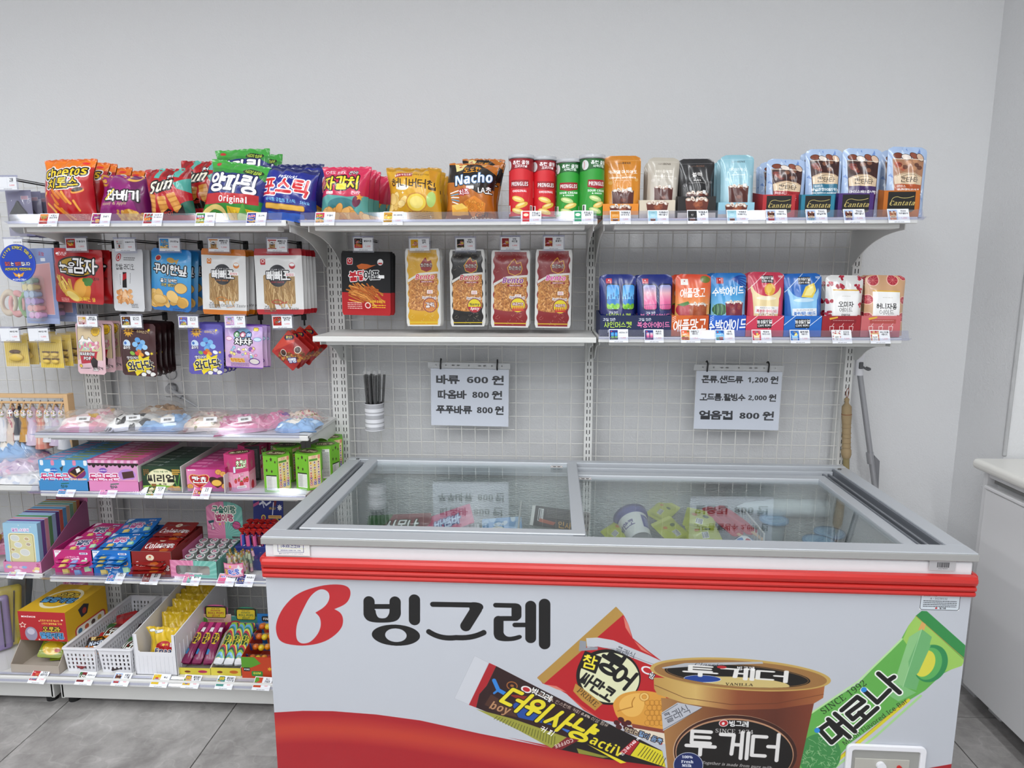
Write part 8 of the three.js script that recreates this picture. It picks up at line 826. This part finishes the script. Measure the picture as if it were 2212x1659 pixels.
  const bc = cell(120, 60, (g, H) => { Rr(g, '#e8e6e4', 2, 2, 96, H - 4, H / 2 - 2, '#7a2a26', 3); Pg(g, '#2a1a18', [16, 14, 48, 14, 44, 34, 30, 38, 20, 30]); Pg(g, '#2a1a18', [54, 14, 84, 14, 80, 30, 70, 38, 58, 34]); }); for (const [l, x, y, z] of [[L1, .735, h + .0005, -d + .085], [L2, .83, h - .0245, -d + .135]]) part('lid_mark', into(new THREE.PlaneGeometry(.04, .022).rotateX(-Math.PI / 2).translate(x, y, z), bc), mat(bc.p, 'vinyl'), l);
  for (const [x, z] of [[.03, -d + .03], [w - .03, -d + .06]]) part('screw', cyl(.006, .002, x, h + .001, z, 14), M.chrome, f);
  // stickers
  const st = (nm, c, x0, py0, x1, py1) => { const a = fzPoint(x0, py0), b = fzPoint(x1, py1); part(nm, plateGeo(b[0] - a[0], a[1] - b[1], .0008, c, '#e9e9ea'), mat(c.p, 'vinyl'), f, [(a[0] + b[0]) / 2, b[1], .0006]); };
  st('maker_sticker', cell(300, 120, (g, H) => { Rc(g, '#e4e6e4', 0, 0, 100, H); Rr(g, null, 13, 4, 70, 25, 1, '#2a2a72', 1.2); T(g, '(주)미건코아', 48, 11, 9, { c: '#2a2a72', w: .14, sx: 1.02 }); Ln(g, '#c8c83a', .5, [11, 18, 88, 18]); T(g, 'MIKEUN CORE CO., LTD.', 48, 24, 5, { c: '#2a2a72', sx: .95 }); T(g, '본사 02)545-8541~5 A/S 02)577-3334~6', 48, 34, 3.6, { c: '#2a2a5a', bold: false }); }), 590, 1171, 670, 1201);
  st('barcode_sticker', cell(160, 84, (g, H) => { Rc(g, '#b6b7b9', 0, 0, 100, H); g.save(); const r = rng(3); let a = 30; while (a < 76) { const l = .6 + r() * 1.8; Rc(g, '#1a1a1c', a, H * .22, l, H * .48); a += l + .5 + r() * 1.3; } g.restore(); T(g, '53278097', 53, H * .8, 8, { c: '#1a1a1c', bold: false }); }), 2008, 1209, 2063, 1233);
  st('service_label', cell(256, 140, (g, H) => { Rr(g, '#d2dbe2', 1, 1, 98, H - 2, 6, '#33363c', 1.4); T(g, '모 델 : 쇼케이스 SD-382', 8, 8, 4.4, { al: 'l', w: .1, bold: false }); T(g, '관리번호 : 1772호', 8, 14, 4, { al: 'l', w: .1, bold: false }); T(g, 'A - 31230132', 46, 22, 7, { font: 'serif', bold: false }); fine(g, '#33363c', 8, 28, 84, 4, 5, 5); T(g, '빙그레', 58, H - 6, 5, { w: .14 }); El(g, '#b8232a', 42, H - 6, 3, 2.4, -.3); }), 1990, 1275, 2071, 1319);
  // control recess at the lower corner
  const q0 = fzPoint(1829, 1605), q1 = fzPoint(1989, 1690), cw = q1[0] - q0[0], chh = q0[1] - q1[1], rim = roundRect(cw, chh, .012, q0[0], q1[1]); rim.holes.push(roundRect(cw - .02, chh - .02, .008, q0[0] + .01, q1[1] + .01));
  const cp = thing('control_panel', 'grey thermostat panel in a white surround low on the freezer front', 'control panel', [FZ.x, 0, FZ.z], FZ.turn); cp.position.add(fzN.clone().multiplyScalar(.001)); scene.remove(cp); f.add(cp); cp.userData = {}; cp.name = 'control_panel'; cp.position.set(0, 0, .001); cp.rotation.y = 0;
  part('surround', slab(rim, .008, .002), M.whitePlastic, cp); part('plate', rbox(cw - .02, chh - .02, .003, .001, (q0[0] + q1[0]) / 2, (q0[1] + q1[1]) / 2, .002), STD(0x9c9c98, .5), cp); part('inner_plate', rbox(cw * .7, chh * .6, .004, .001, q0[0] + cw * .46, q1[1] + chh * .34, .004), STD(0xb4b2aa, .5), cp); part('dial', cyl(.011, .012, 0, 0, 0, 24).rotateX(Math.PI / 2).translate(q0[0] + cw * .44, q0[1] - .052, .008), M.whitePlastic, cp); part('lamp', cyl(.006, .006, 0, 0, 0, 16).rotateX(Math.PI / 2).translate(q0[0] + cw * .68, q0[1] - .056, .007), M.red, cp);
}
// ---------------------------------------------------------------- what lies in the freezer
{
  const at = (px, py, y) => onY(px, py, y);
  const bar = (key, px, py, y, w, l, label, ry, rx = 0, rz = 0, ar = .34, th = .022) => { const c = texCell(key, 200, Math.round(200 * l / w)), p = at(px, py, y); whole('ice_cream_packet', sachetGeo(w, l, th, c, Math.round(px), .003).translate(0, -l / 2, 0).rotateX(-Math.PI / 2), mat(c.p, 'foil'), label, 'ice cream', [p.x, y, p.z], [rx, ry, rz]); };
  bar('iceRed', 862, 1135, .655, .21, .075, 'dark red and green ice cream packet below the straw holder reflection', .05, .9, .04); bar('icePink', 960, 1128, .67, .19, .07, 'pink ice cream packet lying askew in the freezer', .3, .8, .16); bar('gWhite', 985, 1146, .64, .14, .06, 'silver wrapped ice cream beside the pink packet', -.1, .8); bar('gBlue', 1085, 1140, .645, .13, .07, 'pale blue and green ice cream packet in the middle of the freezer', .1, .7);
  const k = texCell('iceBlack', 256, 90), p = at(1208, 1135, .655), kb = whole('ice_cream_carton', cartonGeo(.19, .065, .045, k, { plain: '#d8d6d2' }), mat(k.p, 'card'), 'black ice cream carton lying near the lid join', 'ice cream', [p.x, .64, p.z], [-.5, -.1, -.13]);
  // wire dividers
  for (const [px, l] of [[1122, 'white wire divider in the freezer near the black carton'], [1620, 'white wire divider in the freezer beside the ice cups']]) { const p = at(px, 1130, .66), t = thing('wire_divider', l, 'divider', [p.x, .4, p.z]); part('frame', merge([rod(V(0, 0, -.24), V(0, .28, -.24), .003), rod(V(0, .28, -.24), V(0, .28, .14), .003), rod(V(0, .14, -.24), V(0, .14, .14), .002), rod(V(0, 0, .14), V(0, .28, .14), .003)]), M.wire, t); part('wires', merge(Array.from({ length: 12 }, (_, i) => rod(V(0, 0, -.22 + i * .03), V(0, .28, -.22 + i * .03), .0016, 5))), M.wire, t); }
  bar('iceLime', 1432, 1104, .668, .075, .1, 'lime packet leaning at the back behind the white cup', -.75, .5, .1); bar('iceLime', 1452, 1148, .648, .085, .115, 'lime packet with a pineapple picture in front', .6, .45, -.08); bar('iceLime', 1512, 1122, .664, .1, .085, 'lime packet beside the red ice pops', -.35, .55, .1); bar('iceLime', 1335, 1150, .64, .08, .085, 'lime packet half hidden beside the lid rail', -.9, .6, .1); bar('iceLime', 1520, 1152, .635, .1, .08, 'lime packet under the others by the red ice pops', .2, .5);
  for (const [px, py, l, ry] of [[1560, 1125, 'red ice pop on a stick next to the lime packets', .45], [1588, 1122, 'red ice pop on a stick next to the wire divider', .5]]) { const c = texCell('iceStick', 64, 128), q = at(px, py, .665), t = thing('ice_pop', l, 'ice pop', [q.x, .665, q.z], ry, 'red ice pops'); t.rotation.x = .25; part('wrapper', sachetGeo(.045, .17, .022, c, 3, .01).translate(0, -.085, 0).rotateX(-Math.PI / 2), mat(c.p, 'foil'), t); part('stick', rbox(.012, .004, .05, .002, 0, 0, .1), M.pine, t); }
  // cup of ice cream tipped on its side, and a smaller one at the front
  { const q = at(1384, 1148, .66), c = texCell('cupLabel', 256, 110), t = thing('ice_cream_cup', 'white and violet ice cream cup tipped over', 'ice cream', [q.x, .648, q.z], .1); const prof = [[.028, 0], [.03, .004], [.042, .075], [.044, .076], [.045, .088], [.04, .09]]; part('cup', into(new THREE.CylinderGeometry(.042, .03, .075, 36, 1, true).translate(0, .0375, 0), c), mat(c.p, 'card'), t); part('base', new THREE.LatheGeometry([[0, .004], [.026, .004], [.028, 0], [.031, .001], [.031, .006]].map(([a, b]) => new THREE.Vector2(a, b)), 36), M.white, t); part('rim', new THREE.LatheGeometry([[.042, .07], [.046, .074], [.047, .088], [0, .09]].map(([a, b]) => new THREE.Vector2(a, b)), 36), STD(0x4a4f94, .45), t); t.rotation.set(-1.15, .12, .1, 'YXZ'); t.position.y = .63; t.scale.setScalar(1.22); }
  { const q = at(1608, 1168, .67), c = texCell('colLabel', 160, 70), t = thing('ice_cream_tub', 'small white tub with red and blue dots at the freezer front', 'ice cream', [q.x, .65, q.z]); part('tub', into(new THREE.SphereGeometry(.034, 28, 16, 0, Math.PI * 2, 0, Math.PI * .55), c), mat(c.p, 'card'), t); part('base', cyl(.033, .03, 0, -.018, 0, 28, .028), M.white, t); }
  // clear cups of ice with blue lids
  const lid = texCell('iceLid', 128, 128); let ic; for (const [px, py, l] of [[1672, 1122, 'ice cup with a pale blue lid closest to the wire divider'], [1792, 1150, 'ice cup with a pale blue lid by the freezer end'], [1768, 1168, 'ice cup with a pale blue lid partly under the front rail']]) { const q = at(px, py, .655), pos = [q.x, .565, q.z]; if (ic) { copyOf(ic, l, pos, [0, .8, 0]); continue; } ic = thing('ice_cup', l, 'ice cup', pos, 0, 'lidded ice cups'); part('cup', new THREE.LatheGeometry([[0, .001], [.032, .001], [.042, .085], [.044, .087], [.043, .088]].map(([a, b]) => new THREE.Vector2(a, b)), 32), M.clear, ic); part('ice', new THREE.LatheGeometry([[0, .004], [.029, .004], [.037, .07], [.02, .076], [0, .072]].map(([a, b]) => new THREE.Vector2(a, b)), 14), PHY(0xe4eef2, .25, { transmission: .5, thickness: 0 }), ic); part('lid', into(new THREE.CircleGeometry(.044, 36).rotateX(-Math.PI / 2).translate(0, .0915, 0), lid), mat(lid.p, 'vinyl'), ic); part('lid_rim', new THREE.LatheGeometry([[.0455, .084], [.047, .088], [.046, .0935], [.042, .0925]].map(([a, b]) => new THREE.Vector2(a, b)), 36), PHY(0x6f9cc0, .25), ic); }
  // frost on the rear wall at the empty end
  const r = rng(12), fg = new THREE.SphereGeometry(1, 28, 14), pp = fg.attributes.position; for (let i = 0; i < pp.count; i++) { const k = 1 + .16 * (noise(pp.getX(i) * 3 + 5, pp.getY(i) * 3, 2) - .5) + .08 * r(); pp.setXYZ(i, pp.getX(i) * k, pp.getY(i) * k, pp.getZ(i) * k); } fg.computeVertexNormals(); const q = at(1720, 1085, .69); whole('frost_bank', fg.scale(.19, .03, .035), STD(0xdfe6e8, .7), 'ridge of white frost along the rear freezer wall', 'frost', [q.x, .68, .17]);
}

// ---------------------------------------------------------------- signs, straws, socket
{
  const sheet = (key, px, hooks, label, rz) => {
    const s = span(...px, .016), c = cell(512, Math.round(512 * s.h / s.w), D[key]), t = thing('price_sheet', label, 'sign', [s.x, s.top, .014]); t.rotation.z = rz;
    part('paper', cartonGeo(s.w - .004, s.h, .0012, c, { plain: '#e0e3ea' }), mat(c.p, 'paper'), t, [.001, -s.h, .001]);
    part('clear_pocket', rbox(s.w + .006, s.h + .012, .0008, .0003, 0, -s.h / 2 + .002, .0032), PHY(0xffffff, .14, { transmission: 1, thickness: 0, ior: 1.35 }), t);
    const W = s.w + .01, st = shapeOf([[-W / 2, .002], [W / 2, .002], [W / 2, .022], [-W / 2, .022]]); for (const u of [-.4, -.28, -.19, -.13, 0, .13, .19, .28, .4]) { const p = new THREE.Path(), e = Math.abs(Math.abs(u) - .16) < .05; p.absellipse(u * W, .0125, e ? .006 : .0028, .003, 0, Math.PI * 2, true); st.holes.push(p); } part('punched_strip', slab(st, .001), STD(0xc9cacb, .5), t, [-.002, 0, .002]);
    for (const px2 of hooks) { const x = onZ(px2, px[1], .016).x - s.x; part('hook', tube([[x, -.002, .006], [x, .012, .008], [x + .001, .026, .006], [x, .034, -.004], [x, .03, -.014]], .0028, 20, 8), M.blackWire, t); }
  };
  sheet('sheetA', [930, 797, 1100, 920], [952, 1074], 'white price sheet reading 600 and 800 won, hung beside the straw holder', -.012); sheet('sheetB', [1500, 802, 1687, 928], [1527, 1659], 'white price sheet with 1,200 and 2,000 won lines, hung nearer the broom', -.008);
}
{
  const s = span(789, 872, 829, 927, .05), R = s.w / 2, h = s.h + .002, cyc = cell(512, 190, (g, H) => { Rc(g, '#e9e9ee', 0, 0, 100, H); const bandsY = [[.02, .17], [.3, .345], [.42, .555], [.7, .745], [.86, .965]], dx = 1.25; for (const [a, b] of bandsY) { let j = 0; for (let y = a * H; y < b * H; y += .95) { j++; for (let x = 0; x < 101; x += dx) El(g, '#1c1c22', x + (j % 2) * dx / 2, y + .4, .36, .36); } } }), t = thing('straw_holder', 'white perforated cylinder of black straws on the wire grid', 'holder', [s.x, s.y, .05]);
  part('cylinder', into(new THREE.CylinderGeometry(R, R, h, 48, 1, true).translate(0, h / 2, 0), cyc), mat(cyc.p, 'vinyl'), t); part('base', cyl(R * .99, .003, 0, .0015, 0, 48), M.whitePlastic, t); for (const y of [0, h]) part('rim', new THREE.TorusGeometry(R, .0013, 8, 48).rotateX(Math.PI / 2).translate(0, y, 0), M.whitePlastic, t); part('hook', rbox(.02, .03, .014, .003, 0, h * .8, -R - .003), M.whitePlastic, t);
  const sg = merge([cyl(.0042, .196, 0, .098, 0, 12)]), sleeve = new THREE.CylinderGeometry(.0054, .0048, .206, 10, 1, true).translate(0, .106, 0), bk = PHY(0x111113, .25), r = rng(6); let o;
  for (let k = 0; k < 14; k++) { const a = k * 2.4, q = Math.sqrt((k + .5) / 14) * R * .72, pos = [s.x + Math.cos(a) * q, s.y + .004, .05 + Math.sin(a) * q], rot = [Math.sin(a) * .07 * q / R, 0, -Math.cos(a) * .1 * q / R + (r() - .5) * .04], l = 'wrapped black straw standing in the perforated holder'; if (o) { copyOf(o, l, [pos[0], pos[1] + (r() - .5) * .0, pos[2]], rot); continue; } o = thing('straw', l, 'straw', pos, 0, 'black straws in the holder'); o.rotation.set(...rot); part('straw', sg, bk, o); part('wrapper', sleeve, M.film, o); }
}
{
  // socket plate and plug on the wall behind the grid
  const a = onZ(372, 806, -.07), t = thing('wall_socket', 'white wall socket with a plugged lead behind the wire grid', 'socket', [a.x, a.y - .03, -.075]);
  part('plate', rbox(.075, .12, .01, .003, 0, 0, .005), M.white, t); for (const y of [.028, -.028]) { part('outlet', new THREE.LatheGeometry([[.021, .004], [.0225, .0], [.0225, -.002], [.019, -.003], [.018, -.012], [0, -.012]].map(([p, q]) => new THREE.Vector2(p, q)), 28).rotateX(Math.PI / 2).translate(0, y, .012), STD(0xa9a9ab, .5), t); } part('screw', cyl(.002, .002, 0, 0, 0, 10).rotateX(Math.PI / 2).translate(0, .03, .006), M.nearBlack, t);
  const c = thing('power_lead', 'white plug and lead running down behind the wire grid', 'power lead', [a.x, a.y - .058, -.07]); part('plug', merge([new THREE.CylinderGeometry(.017, .019, .03, 20).rotateX(Math.PI / 2).translate(0, 0, .014), tube([[0, 0, .026], [.02, -.012, .03], [.045, -.03, .028]], .0085, 16, 10)]), STD(0xbfc0c4, .45), c); part('lead', tube([[.045, -.03, .028], [.09, -.06, .026], [.16, -.1, .03], [.22, -.13, .02], [.3, -.2, .01], [.36, -.34, .008], [.38, -.6, .008]], .0042, 60, 8), STD(0xb9bbc0, .5), c);
}
// ---------------------------------------------------------------- broom, mop and counter at the far end
{
  const a = onZ(1862, 1000, .035), top = onZ(1855, 868, .035), t = thing('broom', 'bamboo handled broom hanging beside the end upright', 'broom', [a.x, 0, .035]), H = top.y, lean = top.x - a.x; t.rotation.z = -lean / .17 * .4;
  const straw = STD(0x9f8a68, .8), bam = STD(0x8e8059, .5), twine = STD(0x8a4a30, .8);
  const bp = []; for (let y = 0; y <= 20; y++) { bp.push(new THREE.Vector2(.0105 + (y % 5 === 0 ? .0012 : 0), .18 + y * .046 * (H - .36) / .92)); } part('handle', new THREE.LatheGeometry(bp, 18), bam, t);
  const y0 = H - .2; part('wrap', new THREE.LatheGeometry([[.013, y0], [.0165, y0 + .012], [.0165, y0 + .028], [.0138, y0 + .034], [.0142, y0 + .12], [.0165, y0 + .15], [.0158, y0 + .185], [.008, y0 + .195], [.0065, y0 + .2], [.0085, y0 + .212], [.003, y0 + .218]].map(([p, q]) => new THREE.Vector2(p, q)), 20), straw, t);
  for (const y of [.04, .055, .075, .09, .11, .125]) part('binding', new THREE.TorusGeometry(.0146, .0012, 6, 24).rotateX(Math.PI / 2 + (y * 40 % 2 - 1) * .16).translate(0, y0 + y, 0), straw, t); part('binding', new THREE.TorusGeometry(.0163, .0011, 6, 24).rotateX(Math.PI / 2).translate(0, y0 + .158, 0), twine, t); part('loop', tube([[0, y0 + .214, 0], [-.004, y0 + .235, .002], [.002, y0 + .252, .006], [.006, y0 + .235, .002], [.001, y0 + .214, 0]], .0012, 24, 5), twine, t);
  const br = []; const r = rng(3); for (let k = 0; k < 60; k++) { const u = (r() - .5) * .2, v = (r() - .5) * .03; br.push(rod(V(u * .2, .22, v * .3), V(u, .0, v), .0016, 4)); } part('bristles', merge(br), straw, t);
}
{
  const a = onZ(1888, 1010, .02), b = onZ(1862, 800, .02), t = thing('mop', 'grey metal pole with a white curved grip behind the broom', 'mop', [a.x, 0, .0]), pole = STD(0xa3a4a8, .35, { metalness: .4 }), dx = (b.x - a.x) / (b.y - a.y), at = (y) => (y - a.y) * dx;
  part('pole', rod(V(at(.0), .04, 0), V(at(b.y), b.y, 0), .0095, 18), pole, t); part('collar', rod(V(at(a.y + .01), a.y + .01, 0), V(at(a.y + .05), a.y + .05, 0), .0125, 18), pole, t); part('lever', slab(shapeOf([[0, 0], [.02, -.02], [.026, -.16], [.008, -.12]]), .008).translate(at(a.y) + .006, a.y + .04, -.004), STD(0x77787c, .5), t);
  const g0 = at(b.y), y = b.y; part('grip', tube([[g0, y - .02, 0], [g0 - .002, y + .05, 0], [g0 - .003, y + .09, .002], [g0, y + .115, .008], [g0 + .014, y + .125, .018]], .0145, 30, 16).scale(1, 1, .9), M.whitePlastic, t); part('grip_head', rbox(.042, .03, .034, .012, g0 + .012, y + .125, .014, 4), M.whitePlastic, t); part('clip', merge([rbox(.014, .024, .01, .003, g0 - .001, y + .016, .012), tube([[g0 + .004, y + .012, .014], [g0 + .02, y + .002, .02], [g0 + .03, y + .004, .016], [g0 + .016, y + .01, .014]], .0036, 16, 8)]), STD(0x5c5d60, .4), t); part('head', rbox(.3, .03, .1, .01, at(0) + .08, .02, .03), STD(0x8a8c90, .7), t);
}
{
  const x0 = 2.106, z0 = .185, len = 2.6, t = thing('counter', 'white counter with a rounded worktop beside the freezer', 'counter', [x0, 0, z0]), top = .868;
  const worktop = part('worktop', rbox(.75, .034, len, .015, .375, top - .017, len / 2, 4), PHY(new THREE.Color().setRGB(.78, .77, .73), .3), t);
  part('end_panel', rbox(.66, .75, .018, .002, .045 + .33, .082 + .375, .012), M.white, t); part('plinth_post', rbox(.06, .08, .06, .002, .14, .04, .09), M.white, t); part('plinth', box(.02, .08, len - .3, .22, .04, len / 2 + .1), STD(0x242426, .8), t); part('carcass', box(.6, .74, len - .04, .38, .46, len / 2), M.white, t);
  for (let k = 0; k < 3; k++) { const d = part('door', rbox(.02, .69, .84, .003, .045, .08 + .345, .032 + .42 + k * .85), M.white, t); part('grip_lip', rbox(.022, .012, .84, .004, .04, .779, .032 + .42 + k * .85), M.white, d); } part('grip_recess', box(.012, .05, len - .04, .075, .812, len / 2), STD(0x9a9a98, .6), t); part('top_rail', rbox(.02, .03, len - .02, .004, .06, .82, len / 2), M.white, t);
}

scene.traverse((o) => { if (o.isMesh) { o.castShadow = true; o.receiveShadow = true; } });
renderer.render(scene, camera);
